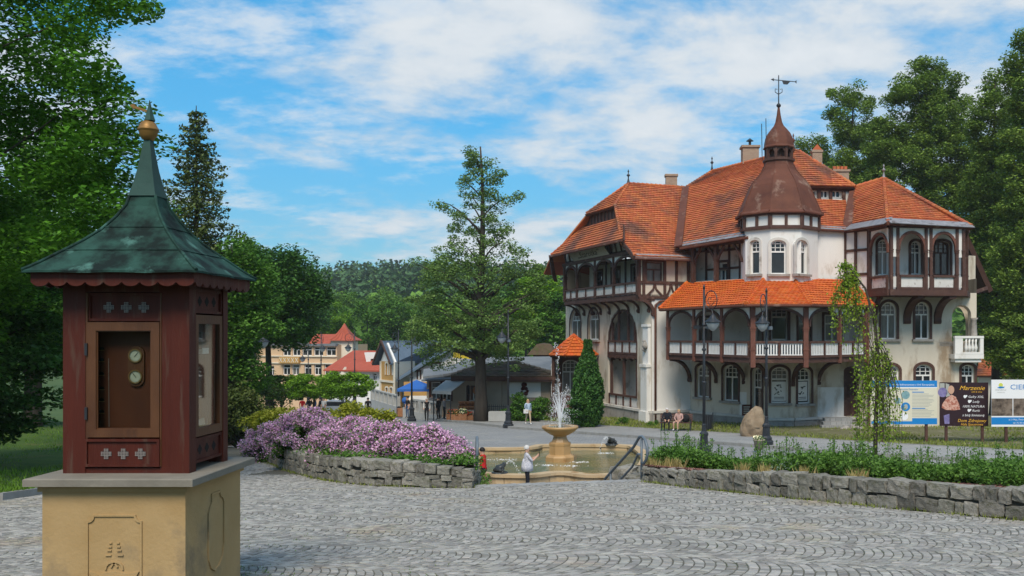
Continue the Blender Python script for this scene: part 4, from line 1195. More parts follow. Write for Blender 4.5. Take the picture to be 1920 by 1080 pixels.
def tiles(e0, e1, t1, t0, m, name, w=.24, c=.31, lift=.075, under=True, bow=.012):
    """courses of roof tiles on the patch eave e0-e1, top t0-t1"""
    e0, e1, t1, t0 = map(V, (e0, e1, t1, t0)); g = MB()
    hlen = ((t0 + t1) / 2 - (e0 + e1) / 2).length; n = max(2, round(hlen / c))
    X = (e1 - e0).normalized(); Y = ((t0 + t1) / 2 - (e0 + e1) / 2); Y = (Y - X * Y.dot(X)).normalized(); Nn = X.cross(Y).normalized()
    if Nn.z < 0: Nn = -Nn
    rr = random.Random(int(abs(e0.x * 131 + e0.y * 17 + t0.z * 7)))
    def row(t):
        Lp, Rp = e0.lerp(t0, t), e1.lerp(t1, t); return Lp, Rp, (Lp - e0).dot(X), (Rp - e0).dot(X)
    for r in range(n):
        ta, tb = r / n, min(1, (r + 1.12) / n)
        La, Ra, a0, a1 = row(ta); Lb, Rb, b0, b1 = row(tb)
        k0 = math.floor(min(a0, b0) / w) - 1; k1 = math.ceil(max(a1, b1) / w) + 1
        sh = w / 2 * (r % 2)
        def at(Lp, Rp, q0, q1, s):
            s = min(max(s, q0), q1); return Lp.lerp(Rp, (s - q0) / (q1 - q0) if q1 - q0 > 1e-6 else 0)
        for k in range(k0, k1):
            s0, s1 = k * w + sh, (k + 1) * w + sh - .008
            if s1 <= a0 or s0 >= a1: continue
            j = rr.uniform(-.012, .012)
            p = [at(La, Ra, a0, a1, x) for x in (s0, (s0 + s1) / 2, s1)]; q = [at(Lb, Rb, b0, b1, x) for x in (s0, (s0 + s1) / 2, s1)]
            up = [lift + j, lift + bow + j, lift + j]
            P_ = [p[i] + Nn * up[i] for i in range(3)]; Q_ = [q[i] + Nn * (.006 + (bow * .7 if i == 1 else 0)) for i in range(3)]; B_ = [p[i] - Nn * .01 for i in range(3)]
            g.add(P_ + Q_ + B_, [(0, 1, 4, 3), (1, 2, 5, 4), (6, 7, 1, 0), (7, 8, 2, 1)])
    o = g.build(name, m, hotel, kind='stuff')
    if under:
        g = MB()
        for i in range(8):
            a_, b_ = i / 8, (i + 1) / 8
            g.prism([q_ - Nn * .05 for q_ in (e0.lerp(t0, a_), e1.lerp(t1, a_), e1.lerp(t1, b_), e0.lerp(t0, b_))], Nn * -.12)
        g.build('roof_deck', M_timber, hotel)
    return o
def hips(lines, m, r=.115, L=.36):
    g = MB()
    for a, b in lines:
        a, b = V(a), V(b); n = max(1, round((b - a).length / L))
        for i in range(n):
            p, q = a.lerp(b, i / n), a.lerp(b, (i + 1.1) / n)
            g.tube([p + Zup * .06, q + Zup * .03], [r * 1.1, r * .9], 8)
    return g.build('ridge_tiles', m, hotel, kind='stuff')
def flash(a, b, w, m=None, t=.05, lift=.06, nrm=Zup):
    g = MB(); g.beam(V(a) + Zup * lift, V(b) + Zup * lift, w, t, nrm); return g.build('flashing', m or M_lead, hotel)
def railing(fc, u0, u1, z0, z1, off, nposts, infill='panel', mt=None, name='balcony_railing', pm=None):
    """rail posts with boards or balusters between; z0 floor, z1 hand rail"""
    mt = mt or M_timber; g = MB()
    g.beam(fc.w(u0, z1, off), fc.w(u1, z1, off), .13, .17, fc.n3); g.beam(fc.w(u0, z0 + .10, off), fc.w(u1, z0 + .10, off), .13, .15, fc.n3)
    for i in range(nposts + 1):
        u = u0 + (u1 - u0) * i / nposts; g.beam(fc.w(u, z0, off), fc.w(u, z1 - .065, off), .12, .13, fc.n3)
    o = g.build(name, mt, hotel)
    for i in range(nposts):
        a = u0 + (u1 - u0) * i / nposts + .075; b = u0 + (u1 - u0) * (i + 1) / nposts - .075
        if infill == 'panel':
            g = MB(); g.beam(fc.w((a + b) / 2, z0 + .18, off - .03), fc.w((a + b) / 2, z1 - .07, off - .03), b - a, .03, fc.n3); g.build('rail_panel', pm or M_peel, o)
        else:
            n = max(3, round((b - a) / .16)); g = MB()
            for k in range(n):
                u = a + (b - a) * (k + .5) / n; g.beam(fc.w(u, z0 + .17, off), fc.w(u, z1 - .06, off), .075, .04, fc.n3)
            g.beam(fc.w(a, z0 + .20, off), fc.w(b, z0 + .20, off), .05, .03, fc.n3); g.beam(fc.w(a, z1 - .10, off), fc.w(b, z1 - .10, off), .05, .03, fc.n3)
            g.build('balusters', M_white, o)
    return o
def post(fc, u, z0, z1, off, w=.20, m=None, cap=True, name='post'):
    g = MB(); m = m or M_timber
    g.beam(fc.w(u, z0, off), fc.w(u, z1, off), w, w, fc.n3)
    if cap:
        zc_ = z0 + (z1 - z0) * .62
        for q, k in ((zc_, 1.35), (zc_ - .12, 1.2), (z0 + .95, 1.2)): g.beam(fc.w(u, q, off), fc.w(u, q + .08, off), w * k, w * k, fc.n3)
    return g.build(name, m, hotel)
def arch(fc, u0, u1, zs, zt, off, w=.17, t=.15, m=None, spandrel=None, ztop=None, n=12, pointed=0.0):
    """bent braces that make an arch between two posts, with pale spandrels above"""
    c = (u0 + u1) / 2; hw = (u1 - u0) / 2
    pts = [(c - hw * math.cos(PI * i / n), zs + (zt - zs) * (math.sin(PI * i / n) ** .8)) for i in range(n + 1)]
    g = MB(); g.sweep([fc.w(u, z, off) for u, z in pts], w, t, fc.n3); o = g.build('arched_brace', m or M_timber, hotel)
    if spandrel:
        ztop = ztop or zt + .15
        g = MB()
        for p, q in zip(pts, pts[1:]): g.prism([fc.w(p[0], p[1], off - .03), fc.w(q[0], q[1], off - .03), fc.w(q[0], ztop, off - .03), fc.w(p[0], ztop, off - .03)], fc.n3 * .02)
        g.build('spandrel', spandrel, o)
    return o
def bracket(p_low, p_out, w=.16, t=.16, m=None, scroll=True):
    """quarter-round console from the wall (low) to the underside of a balcony (out)"""
    a, b = V(p_low), V(p_out); n = 9
    pts = []
    for i in range(n + 1):
        s = i / n * PI / 2
        q = a.lerp(b, 1 - math.cos(s)); pts.append(V((q.x, q.y, a.z + (b.z - a.z) * math.sin(s))))
    hd = V((b.x - a.x, b.y - a.y, 0)).normalized(); nrm = V((hd.y, -hd.x, 0))
    g = MB(); g.sweep(pts, w, t, nrm)
    if scroll: g.prism([a + hd * (.0 + .16 * math.cos(k)) + Zup * (.16 * math.sin(k)) - nrm * .11 for k in (2 * PI * i / 12 for i in range(12))], nrm * .22)
    return g.build('bracket', m or M_timber, hotel)
def slab(poly, z0, z1, m, name):
    g = MB(); g.prism([(p.x, p.y, z0) for p in poly], (0, 0, z1 - z0)); return g.build(name, m, hotel)

# ------------------------------------------------------------- left wing
A0 = XY(1222, 62); ea = V((-.39, .92)).normalized(); eb = V((ea.y, -ea.x))
def lw(a, b): return A0 + ea * a + eb * b
def lw3(a, b, z): q = lw(a, b); return V((q.x, q.y, z))
ZB, Z1, Z2 = -6.6, -1.27, 2.69
LWL = 15.9
fw = Facet(lw(LWL, 0), lw(0, 0))                       # west face, far end first
ua, ub, za, zb_ = fw.box4(1140, 1195, 580, 766)
fw.ops.append((ua, ub, za, zb_, (ub - ua) * .47))
window(fw, 1069, 1089, 581, 640, .5); window(fw, 1103, 1123, 579, 637, .5)
wall(fw, ZB, 2.5, M_plaster, depth=.45)
# deep recess behind the big arch
fr_ = Facet(fw.p0 - fw.n * 1.9, fw.p1 - fw.n * 1.9)
g = MB(); g.quad(fr_.w(ua - .3, za, 0), fr_.w(ub + .3, za, 0), fr_.w(ub + .3, zb_ + .3, 0), fr_.w(ua - .3, zb_ + .3, 0))
for uu in (ua - .3, ub + .3): g.quad(fr_.w(uu, za, 0), fw.w(uu, za, -.45), fw.w(uu, zb_ + .3, -.45), fr_.w(uu, zb_ + .3, 0))
g.quad(fr_.w(ua - .3, zb_ + .3, 0), fr_.w(ub + .3, zb_ + .3, 0), fw.w(ub + .3, zb_ + .3, -.45), fw.w(ua - .3, zb_ + .3, -.45)); g.quad(fr_.w(ua - .3, za, 0), fr_.w(ub + .3, za, 0), fw.w(ub + .3, za, -.45), fw.w(ua - .3, za, -.45))
g.build('recess_wall', M_plgrey, hotel)
zrail = fw.z(640, fw.u(1168)); zfl = zrail - .95
g = MB(); g.beam(fw.w(ua, zfl - .12, -.9), fw.w(ub, zfl - .12, -.9), .24, 1.9, fw.n3); g.build('recess_balcony_floor', M_timber, hotel)
railing(fw, ua + .05, ub - .05, zfl, zrail, -.02, 4, 'panel')
for f in (.12, .34, .66, .88): post(fw, ua + (ub - ua) * f, zrail, zb_ - (.25 if .2 < f < .8 else .9), -.12, .15, cap=False)
for f in (.06, .5, .94): post(fw, ua + (ub - ua) * f, za + .9, zfl - .2, -.16, .17, cap=False)
railing(fw, ua + .05, ub - .05, za, za + .92, -.1, 4, 'panel')
arch(fw, ua + .06, ub - .06, zb_ - (ub - ua) * .47, zb_ - .04, -.06, .16, .12)
for k in range(5): bracket(fw.w(ua + (ub - ua) * (k + .5) / 5, zfl - .45, -.3), fw.w(ua + (ub - ua) * (k + .5) / 5, zfl - .22, .12), .12, .14, scroll=False)
# corner pier with a worn carved stone
g = MB()
for a_, b_, z0_, z1_, o_ in ((.05, 1.15, ZB, -5.1, .42), (.12, 1.05, -5.1, -2.15, .32), (.06, 1.12, -2.15, -1.95, .40), (.18, .98, -1.95, .55, .20), (.12, 1.05, .55, .72, .27)):
    p = lw((a_ + b_) / 2, -o_ / 2); g.box((p.x, p.y, (z0_ + z1_) / 2), (b_ - a_, o_, z1_ - z0_), math.atan2(ea.y, ea.x))
g.build('corner_pier', M_plwhite, hotel)
g = MB(); p = lw(.58, -.28)
for k in range(7): g.ball((p.x + rnd.uniform(-.25, .25) * ea.x, p.y + rnd.uniform(-.25, .25) * ea.y, -.75 + rnd.uniform(-.3, .35)), rnd.uniform(.10, .2), 6)
g.build('carved_stone', M_plinth, hotel)
# south face
fs = Facet(lw(0, 0), lw(0, 2.9))
wall(fs, ZB, 2.5, M_plwhite)
g = MB(); g.tube([fs.w(.22, ZB + .3, .12), fs.w(.22, 2.0, .12), fs.w(.5, 2.2, .14), fs.w(1.0, 2.3, .14)], .075, 8); g.build('downpipe', M_rust, hotel, smooth=True)
for fc_, a_, b_ in ((fw, 0, LWL), (fs, 0, 2.9)):
    g = MB(); g.beam(fc_.w(a_, -5.85, .06), fc_.w(b_, -5.85, .06), 1.3, .16, fc_.n3); g.build('stone_plinth', M_plinth, hotel)
    g = MB(); g.beam(fc_.w(a_, -5.12, .10), fc_.w(b_, -5.12, .10), .16, .22, fc_.n3); g.build('plinth_cap', M_plgrey, hotel)
# west balcony of the second floor
fb = Facet(lw(13.7, -.95), lw(0, -.95)); Lb = fb.L
slab([lw(0, -.98), lw(13.7, -.98), lw(13.7, 1.3), lw(0, 1.3)], Z2 - .32, Z2, M_timber, 'balcony_floor')
bu = [fb.u(x) for x in (1047.5, 1082, 1116, 1151, 1196)]; bu[0] = .12; bu[-1] = Lb - .12
for i in range(4): railing(fb, bu[i] + .12, bu[i + 1] - .12, Z2, Z2 + .80, .0, 2, 'panel')
for i, u in enumerate(bu): post(fb, u, Z2 - .05, 5.62, 0, .25 if i in (0, 4) else .19)
for i in range(4): arch(fb, bu[i] + .05, bu[i + 1] - .05, 4.35, 5.35, 0, .16, .14, spandrel=M_plwhite, ztop=5.5)
timber(fb, [(-.2, 5.55), (Lb, 5.55)], .22, .26, 0, name='head_beam')
for k in range(9):
    u = .3 + (Lb - .6) * k / 8; bracket(fb.w(u, Z2 - 1.05, -.93), fb.w(u, Z2 - .34, .02), .13, .15, scroll=True)
for k in range(14):
    u = .3 + (Lb - 2.2) * k / 13; g = MB(); g.beam(fb.w(u, 5.75, -.02), fb.w(u, 6.35, .1), .10, .10, fb.n3); g.build('eaves_strut', M_timber, hotel)
g = MB(); g.quad(fb.w(0, 5.72, -.14), fb.w(Lb - 1.0, 5.72, -.14), fb.w(Lb - 1.9, 6.5, -.14), fb.w(0, 6.5, -.14)); g.build('eaves_panel', M_plwhite, hotel)
# back wall of the balcony with dark doors
fk = Facet(lw(13.7, 1.2), lw(0, 1.2))
for a_, b_ in ((1.2, 2.6), (4.4, 5.9), (8.0, 9.5), (11.6, 12.9)):
    window(fk, a_, b_, Z2 + .1, 5.0, 0, px=False, surround=True, sill=False, fm=M_timber, grid=False)
wall(fk, Z2, 5.45, M_plgrey)
for u_ in (3.4, 7.0, 10.5): timber(fk, [(u_, Z2), (u_, 5.8)], .18)
slab([lw(.9, -.9), lw(13.7, -.9), lw(13.7, 1.3), lw(.9, 1.3)], 5.72, 5.8, M_timber, 'balcony_ceiling')
# name board on the eaves
us = fb.u(1076); ue = fb.u(1147)
g = MB(); g.prism([fb.w(us, 6.28, .42), fb.w(us + .55, 5.66, .17), fb.w(ue - .1 + .2, 5.66, .17), fb.w(ue - .35, 6.28, .42)], fb.n3 * .06)
M_board = mat('painted_name_board', (0.30, 0.28, 0.22), (0.38, 0.355, 0.29), 3, 0.8)
board = g.build('name_board', M_board, hotel)
def text(body, origin, u, up, size, m, parent, ext=.006, name='lettering', align='CENTER', shear=0.0, xs=1.0):
    """flat letters as a mesh; u along the line, up the way the letters stand"""
    cu = bpy.data.curves.new('lettering', 'FONT'); cu.body = body; cu.size = size; cu.align_x = align; cu.align_y = 'CENTER'; cu.extrude = ext; cu.shear = shear; cu.resolution_u = 2
    o = bpy.data.objects.new('tmp_text', cu); COL.objects.link(o)
    dg = bpy.context.evaluated_depsgraph_get(); dg.update()
    me = bpy.data.meshes.new_from_object(o.evaluated_get(dg)); bpy.data.objects.remove(o); bpy.data.curves.remove(cu)
    u, up = V(u).normalized(), V(up).normalized(); nn = u.cross(up)
    Mx = Matrix(((u.x * xs, up.x, nn.x, origin[0]), (u.y * xs, up.y, nn.y, origin[1]), (u.z * xs, up.z, nn.z, origin[2]), (0, 0, 0, 1)))
    me.transform(Mx); me.transform(Matrix.Translation(-BASE[parent])); me.materials.clear(); me.materials.append(m)
    return link(name, me, parent)
M_ink = mat('dark_sign_paint', (0.05, 0.05, 0.035), None, rough=.8)
tu = fb.u3; tup = (fb.w(0, 6.28, .42) - fb.w(0, 5.66, .17)).normalized()
text('„Szarotka”', fb.w((us + ue) / 2 + .1, 5.97, .365), tu, tup, .62, M_ink, board, xs=1.55, shear=.12)
# second floor, south side: framed panels
f2 = Facet(lw(0, -.95), lw(0, 2.9))
window(f2, 1213, 1243, 491, 533, 0, surround=True, sill=False, grid=False, fm=M_timber)
wall(f2, Z2 - .3, 5.15, M_plaster)
zlo, zhi = Z2 - .2, Z2 + .8
for px_ in (1198.5, 1206.5, 1246, 1268, 1290):
    u = f2.u(px_); timber(f2, [(u, zlo), (u, 5.1)], .19)
for z_ in (zlo, zhi, 5.05): timber(f2, [(0, z_), (f2.L, z_)], .18, .12)
for a_, b_ in ((1208, 1246), (1247, 1268), (1269, 1289)):
    u0_, u1_ = f2.u(a_), f2.u(b_); um = (u0_ + u1_) / 2
    timber(f2, [(u0_ + .05, zlo), (um - .1, zlo + .55), (um, zhi)], .12); timber(f2, [(u1_ - .05, zlo), (um + .1, zlo + .55), (um, zhi)], .12)
bracket(fs.w(.1, Z2 - 1.3, .05), lw3(.0, -.9, Z2 - .35), .22, .2)
slab([lw(-.05, -1.0), lw(.9, -1.0), lw(.9, .2), lw(-.05, .2)], Z2 - .42, Z2 - .3, M_timber, 'corner_beam')

# left wing roofs
zR = 11.34
S = [[(-.8, -1.6, 5.10), (-.8, 2.71, 5.10)], [(.9, -1.75, 6.05), (.9, 3.51, 6.05)], [(5.3, -.3, 9.30), (5.3, 5.58, 9.30)], [(8, 2, zR), (8, 6.85, zR)]]
for i in range(3):
    tiles(lw3(*S[i][0]), lw3(*S[i][1]), lw3(*S[i + 1][1]), lw3(*S[i + 1][0]), M_tile, 'roof_tiles')
nS = [[(16 - a, b, z) for a, b, z in r] for r in S]
for i in range(3):
    g = MB(); g.prism([lw3(*nS[i][1]), lw3(*nS[i][0]), lw3(*nS[i + 1][0]), lw3(nS[i + 1][1][0], 12, nS[i + 1][1][2])], (0, 0, -.15)); g.build('north_roof_slope', M_tile, hotel)
tiles(lw3(13.9, -2.0, 6.30), lw3(.2, -2.0, 6.30), lw3(4.4, -.05, 8.40), lw3(11.6, -.05, 8.40), M_tile, 'roof_tiles')
tiles(lw3(10.8, -.35, 9.22), lw3(5.2, -.35, 9.22), lw3(8, 2, zR), lw3(8, 2, zR), M_tile, 'roof_tiles')
fl = Facet(lw(11.8, .05), lw(4.2, .05))
g = MB(); g.prism([fl.w(.1, 8.2, 0), fl.w(fl.L - .1, 8.2, 0), fl.w(fl.L - 1.0, 9.3, 0), fl.w(1.0, 9.3, 0)], fl.n3 * -.05); g.build('gable_wall', M_timber, hotel)
for k in range(9):
    u = 1.1 + (fl.L - 2.4) * k / 8; timber(fl, [(u, 8.35), (u, 9.2)], .22, .06, .03, M_timred, 'louvre_board')
hips([(lw3(5.3, -.3, 9.3), lw3(8, 2, zR)), (lw3(.9, -1.75, 6.05), lw3(5.3, -.3, 9.3)), (lw3(-.8, -1.6, 5.1), lw3(.9, -1.75, 6.05)), (lw3(8, 2, zR), lw3(8, 6.85, zR)), (lw3(10.7, -.3, 9.3), lw3(8, 2, zR)), (lw3(13.9, -2, 6.3), lw3(11.6, -.05, 8.4))], M_tile)
flash(lw3(-.72, -1.65, 5.08), lw3(-.72, 2.8, 5.08), .55, nrm=V((.3, -.7, .9)))
for a_, b_ in ((lw3(-.86, -1.65, 4.98), lw3(-.86, 2.8, 4.98)), (lw3(.2, -2.08, 6.2), lw3(13.9, -2.08, 6.2))):
    g = MB(); g.tube([a_, b_], .09, 6); g.build('gutter', M_rust, hotel)
g = MB(); g.sweep([lw3(.25, -2.05, 6.2), lw3(.3, -1.9, 5.95), lw3(-.2, -1.75, 5.5), lw3(-.8, -1.65, 5.0)], .28, .1, (eb.x, eb.y, 0)); g.build('barge_board', M_timber, hotel)
g = MB(); g.sweep([lw3(13.9, -2.05, 6.2), lw3(14.4, -1.8, 5.9), lw3(15, -1.4, 4.9), lw3(15.4, -1.1, 4.4)], .3, .3, (eb.x, eb.y, 0)); g.build('barge_board', M_timber, hotel)

# ------------------------------------------------------------- main block, ground and first floor
Mp = [fs.p1, XY(1401, 59.4), XY(1437, 57.5), XY(1488, 57.5), XY(1531, 58.4), XY(1640, 58.2)]
fm_ = [Facet(Mp[i], Mp[i + 1]) for i in range(5)]
window(fm_[0], 1306, 1330, 684, 745, .3); window(fm_[0], 1356, 1384, 684, 752, .3)
window(fm_[1], 1410, 1429, 689, 800, .3, sill=False, mull=False)
window(fm_[2], 1446, 1478, 688, 756, .35, mull=False)
window(fm_[3], 1496, 1521, 690, 757, .35, mull=False)
u0_, u1_, z0_, z1_ = fm_[4].box4(1587, 1606, 692, 780)
window(fm_[4], 1587, 1606, 692, 780, .3, grid=False, sill=False, fm=M_timber, dark=M_timber, name='door', surround=True)
for i, x in enumerate(((1314, 1332), )): window(fm_[0], x[0], x[1], 596, 650, 0, sill=False, mull=False, grid=False)
window(fm_[1], 1413, 1429, 590, 648, 0, sill=False, mull=False); window(fm_[2], 1446, 1477, 572, 638, 0, sill=False, mull=False)
window(fm_[3], 1497, 1519, 590, 640, 0, sill=False, mull=False, grid=False); window(fm_[4], 1546, 1575, 590, 640, 0, sill=False, mull=True, grid=False)
for f_ in fm_: wall(f_, ZB, Z1 - .02, M_plaster); 
for f_ in fm_:
    ops = f_.ops; f_.ops = [o for o in ops if o[2] > Z1 - .5]; wall(f_, Z1 - .02, 3.6, M_plgrey); f_.ops = ops
    g = MB(); g.beam(f_.w(0, -5.85, .05), f_.w(f_.L, -5.85, .05), 1.2, .14, f_.n3); g.build('stone_plinth', M_plinth, hotel)
    g = MB(); g.beam(f_.w(0, -5.19, .09), f_.w(f_.L, -5.19, .09), .15, .22, f_.n3); g.build('plinth_cap', M_plgrey, hotel)
# repainted white patches on the wall
for f_, a_, b_, t_, bo_ in ((fm_[4], 1533, 1585, 726, 782), (fm_[0], 1387, 1400, 735, 790)):
    q = f_.box4(a_, b_, t_, bo_); g = MB(); g.prism(o3(f_, outline(*q, 0), .002), f_.n3 * .012); g.build('white_patch', M_plwhite, hotel)
# posters in the two ground floor windows
for f_, a_, b_, t_, bo_ in ((fm_[2], 1449, 1475, 716, 752), (fm_[3], 1499, 1518, 716, 752)):
    q = f_.box4(a_, b_, t_, bo_); g = MB(); g.prism(o3(f_, outline(*q, 0), -.225), f_.n3 * .01); ps = g.build('window_poster', M_white, hotel)
    g = MB(); rr = random.Random(int(a_))
    for k in range(9):
        u = rr.uniform(q[0] + .1, q[1] - .25); z = rr.uniform(q[2] + .35, q[3] - .2); g.beam(f_.w(u, z, -.213), f_.w(u + rr.uniform(.05, .2), z + rr.uniform(-.1, .15), -.213), rr.uniform(.03, .1), .004, f_.n3)
    for k in range(2): g.beam(f_.w(q[0] + .12, q[2] + .12 + .1 * k, -.213), f_.w(q[1] - .12, q[2] + .12 + .1 * k, -.213), .04, .004, f_.n3)
    g.build('poster_print', M_ink, ps)
# notice board on the wall
q = fm_[0].box4(1392, 1408, 757, 778)
# ------------------------------------------------------------- gallery
Gp = [XY(1250.5, 60.5), XY(1408, 52.3), XY(1514, 52.3), XY(1625, 56.0)]
fg = [Facet(Gp[i], Gp[i + 1]) for i in range(3)]
slab(Gp + [XY(1632, 58.3), Mp[4], Mp[3], Mp[2], Mp[1], XY(1288, 62.6)], Z1 - .30, Z1, M_timber, 'gallery_floor')
zrl = Z1 + .86
gposts = [[1253, 1302, 1354, 1407], [1409, 1513], [1515, 1574, 1622]]
ZE = 1.62
for f_, ps in zip(fg, gposts):
    us_ = [min(max(f_.u(p), .1), f_.L - .1) for p in ps]
    for a_, b_ in zip(us_, us_[1:]):
        railing(f_, a_ + .1, b_ - .1, Z1 - .05, zrl, 0, 2, 'baluster', M_timber)
        arch(f_, a_ + .06, b_ - .06, ZE - 1.15, ZE - .16, 0, .15, .13, spandrel=M_plwhite, ztop=ZE - .06)
    timber(f_, [(0, ZE), (f_.L, ZE)], .16, .22, 0, name='head_beam')
for f_, px_, big_ in ((fg[0], 1253, 0), (fg[0], 1302, 0), (fg[0], 1354, 0), (fg[1], 1408.5, 1), (fg[1], 1513, 1), (fg[2], 1574, 0), (fg[2], 1622, 0)):
    u = min(max(f_.u(px_), .1), f_.L - .1); post(f_, u, Z1 - .55 if big_ else Z1 - .35, ZE + .05, 0, .27 if big_ else .20, M_timred)
slab(Gp + [XY(1632, 58.3), Mp[4], Mp[3], Mp[2], Mp[1], XY(1288, 62.6)], ZE + .09, ZE + .15, M_plgrey, 'gallery_ceiling')
# curved consoles under the gallery
for (p_, w_) in (((1258, 60.2), (1293, 63)), ((1305, 57.6), (1343, 61.4)), ((1356, 55.0), (1395, 59.7)), ((1408, 52.5), (1437, 57.5)), ((1514, 52.5), (1487, 57.5)), ((1574, 54.5), (1535, 58.5)),):
    a_, b_ = XY(*w_), XY(*p_); bracket((a_.x, a_.y, Z1 - 1.75), (b_.x, b_.y, Z1 - .33), .17, .2)
Ee = [V((*XY(1236, 60.9), ZE + .06)), V((*XY(1399, 51.6), ZE + .06)), V((*XY(1519, 51.6), ZE + .06)), V((*XY(1639, 56.3), ZE + .12))]
Tt = [V((*XY(1288, 62.7), 3.5)), V((*XY(1434, 57.3), 3.5)), V((*XY(1487, 57.3), 3.5)), V((*XY(1594, 58.4), 3.45))]
for i in range(3): tiles(Ee[i], Ee[i + 1], Tt[i + 1], Tt[i], M_tilenew, 'gallery_roof_tiles', w=.26, c=.35, lift=.055, bow=.028)
hips([(Ee[1], Tt[1]), (Ee[2], Tt[2]), (Ee[0], Tt[0]), (Ee[3], Tt[3])], M_tilenew)
for i in range(3):
    g = MB(); g.tube([Ee[i] + V((0, -.08, -.06)), Ee[i + 1] + V((0, -.08, -.06))], .07, 6); g.build('gutter', M_rust, hotel)
g = MB(); p = XY(1628, 55.9); g.tube([(p.x, p.y, ZE), (p.x, p.y - .1, -6.3)], .065, 8); g.build('downpipe', M_timred, hotel)

# ------------------------------------------------------------- turret
TC = XY(1460, 58.6); RT = 2.42
def octp(k, r, c=TC): an = -PI / 2 - PI / 8 + k * PI / 4; return V((c.x + r * math.cos(an), c.y + r * math.sin(an)))
ft_ = [Facet(octp(k, RT), octp(k + 1, RT)) for k in range(8)]       # 0 is the front face
for k, px0, px1 in ((0, 1445, 1474), (1, 1493, 1514), (7, 1406, 1424)):
    window(ft_[k], px0, px1, 450, 514, .28, surround=M_plgrey, sill=True, mull=False)
for k in (6, 7, 0, 1, 2): wall(ft_[k], 2.9, 6.55, M_plwhite)
for k in (6, 7, 0, 1, 2):
    f_ = ft_[k]
    g = MB(); g.quad(f_.w(0, 6.5, .05), f_.w(f_.L, 6.5, .05), f_.w(f_.L, 7.5, .05), f_.w(0, 7.5, .05)); g.build('frieze_panel', M_plwhite, hotel)
    for z_ in (6.52, 7.35): timber(f_, [(-.05, z_), (f_.L + .05, z_)], .20, .16, .10)
    for u in (0, f_.L / 2, f_.L): timber(f_, [(u, 6.5), (u, 7.4)], .17, .14, .09)
g = MB(); g.lathe([(2.79, 7.36), (2.80, 7.44), (2.60, 7.60), (2.47, 7.95), (2.28, 8.4), (2.09, 8.85), (1.90, 9.27), (1.65, 9.62), (1.36, 9.94), (1.10, 10.27), (.95, 10.6), (.92, 10.85)], (*TC, 0), 8, ph=-PI / 2 - PI / 8)
dome = g.build('dome', M_rust, hotel)
for k in range(8):
    g = MB(); g.tube([(*octp(k, r), z + .02) for r, z in ((2.79, 7.46), (2.60, 7.60), (2.47, 7.95), (2.28, 8.4), (2.09, 8.85), (1.90, 9.27), (1.65, 9.62), (1.36, 9.94), (1.10, 10.27), (.95, 10.6))], .035, 6); g.build('dome_rib', M_rust, dome)
g = MB(); g.lathe([(.95, 10.82), (1.02, 10.86), (1.02, 10.98), (.88, 11.02), (.88, 11.06)], (*TC, 0), 8, ph=-PI / 2 - PI / 8)
for k in range(8):
    p = octp(k, .80); g.box((p.x, p.y, 11.4), (.17, .17, .72), -PI / 8 + k * PI / 4)
g.lathe([(.5, 11.02), (.45, 11.7)], (*TC, 0), 8); g.lathe([(.86, 11.62), (.9, 11.7)], (*TC, 0), 8, ph=-PI / 2 - PI / 8)
for k in range(8):
    f_ = Facet(octp(k, .80), octp(k + 1, .80)); g.sweep([f_.w(.08 + (f_.L - .16) * (1 - math.cos(t)) / 2, 11.42 + .2 * math.sin(t), 0) for t in (0, .6, 1.2, 1.57, 1.95, 2.5, PI)], .08, .1, f_.n3)
g.build('lantern', M_timber, hotel)
g = MB(); g.lathe([(.70, 11.70), (.98, 11.68), (1.0, 11.74), (.94, 11.84), (.92, 12.05), (.86, 12.35), (.72, 12.65), (.50, 12.92), (.32, 13.12), (.22, 13.35), (.13, 13.8), (.07, 14.25), (.05, 14.3)], (*TC, 0), 8, ph=-PI / 2 - PI / 8); g.build('onion_cap', M_rust, hotel)
g = MB(); c3 = (*TC, 0)
g.lathe([(.03, 14.25), (.13, 14.33), (.15, 14.42), (.10, 14.5), (.04, 14.55), (.035, 15.0), (.03, 16.3)], c3, 10)
for s_ in (-1, 1):
    g.tube([(TC.x, TC.y, 15.1), (TC.x + s_ * .22, TC.y, 15.25), (TC.x + s_ * .22, TC.y, 15.45), (TC.x + s_ * .08, TC.y, 15.42)], .025, 5)
fin = g.build('finial', M_iron, hotel)
g = MB(); g.beam((TC.x - .40, TC.y, 16.03), (TC.x + 1.0, TC.y, 15.9), .045, .03, (0, 1, 0))
g.prism([(TC.x - .5, TC.y - .012, 16.05), (TC.x - .3, TC.y - .012, 16.12), (TC.x - .3, TC.y - .012, 15.93)], (0, .024, 0)); g.prism([(TC.x + .2, TC.y - .012, 15.98), (TC.x + .75, TC.y - .012, 15.93), (TC.x + .55, TC.y - .012, 15.72), (TC.x + .3, TC.y - .012, 15.74)], (0, .024, 0))
g.prism([(TC.x + 1.0, TC.y - .012, 15.9), (TC.x + 1.12, TC.y - .012, 16.0), (TC.x + 1.12, TC.y - .012, 15.78)], (0, .024, 0))
g.build('weather_vane', M_iron, fin)

# ------------------------------------------------------------- wall between turret and right wing
fq = Facet(octp(2, RT) + V((-.4, .3)), XY(1585, 58.5))
wall(fq, 3.2, 6.75, M_plwhite)
fh = Facet(XY(1585, 58.5), XY(1634, 57.1)); wall(fh, -1.5, 6.6, M_plwhite)
for px_ in (1585, 1605, 1629): timber(fh, [(fh.u(px_), 2.0), (fh.u(px_), 6.5)], .18)
for z_ in (3.75, 5.25, 6.45): timber(fh, [(0, z_), (fh.L, z_)], .16)
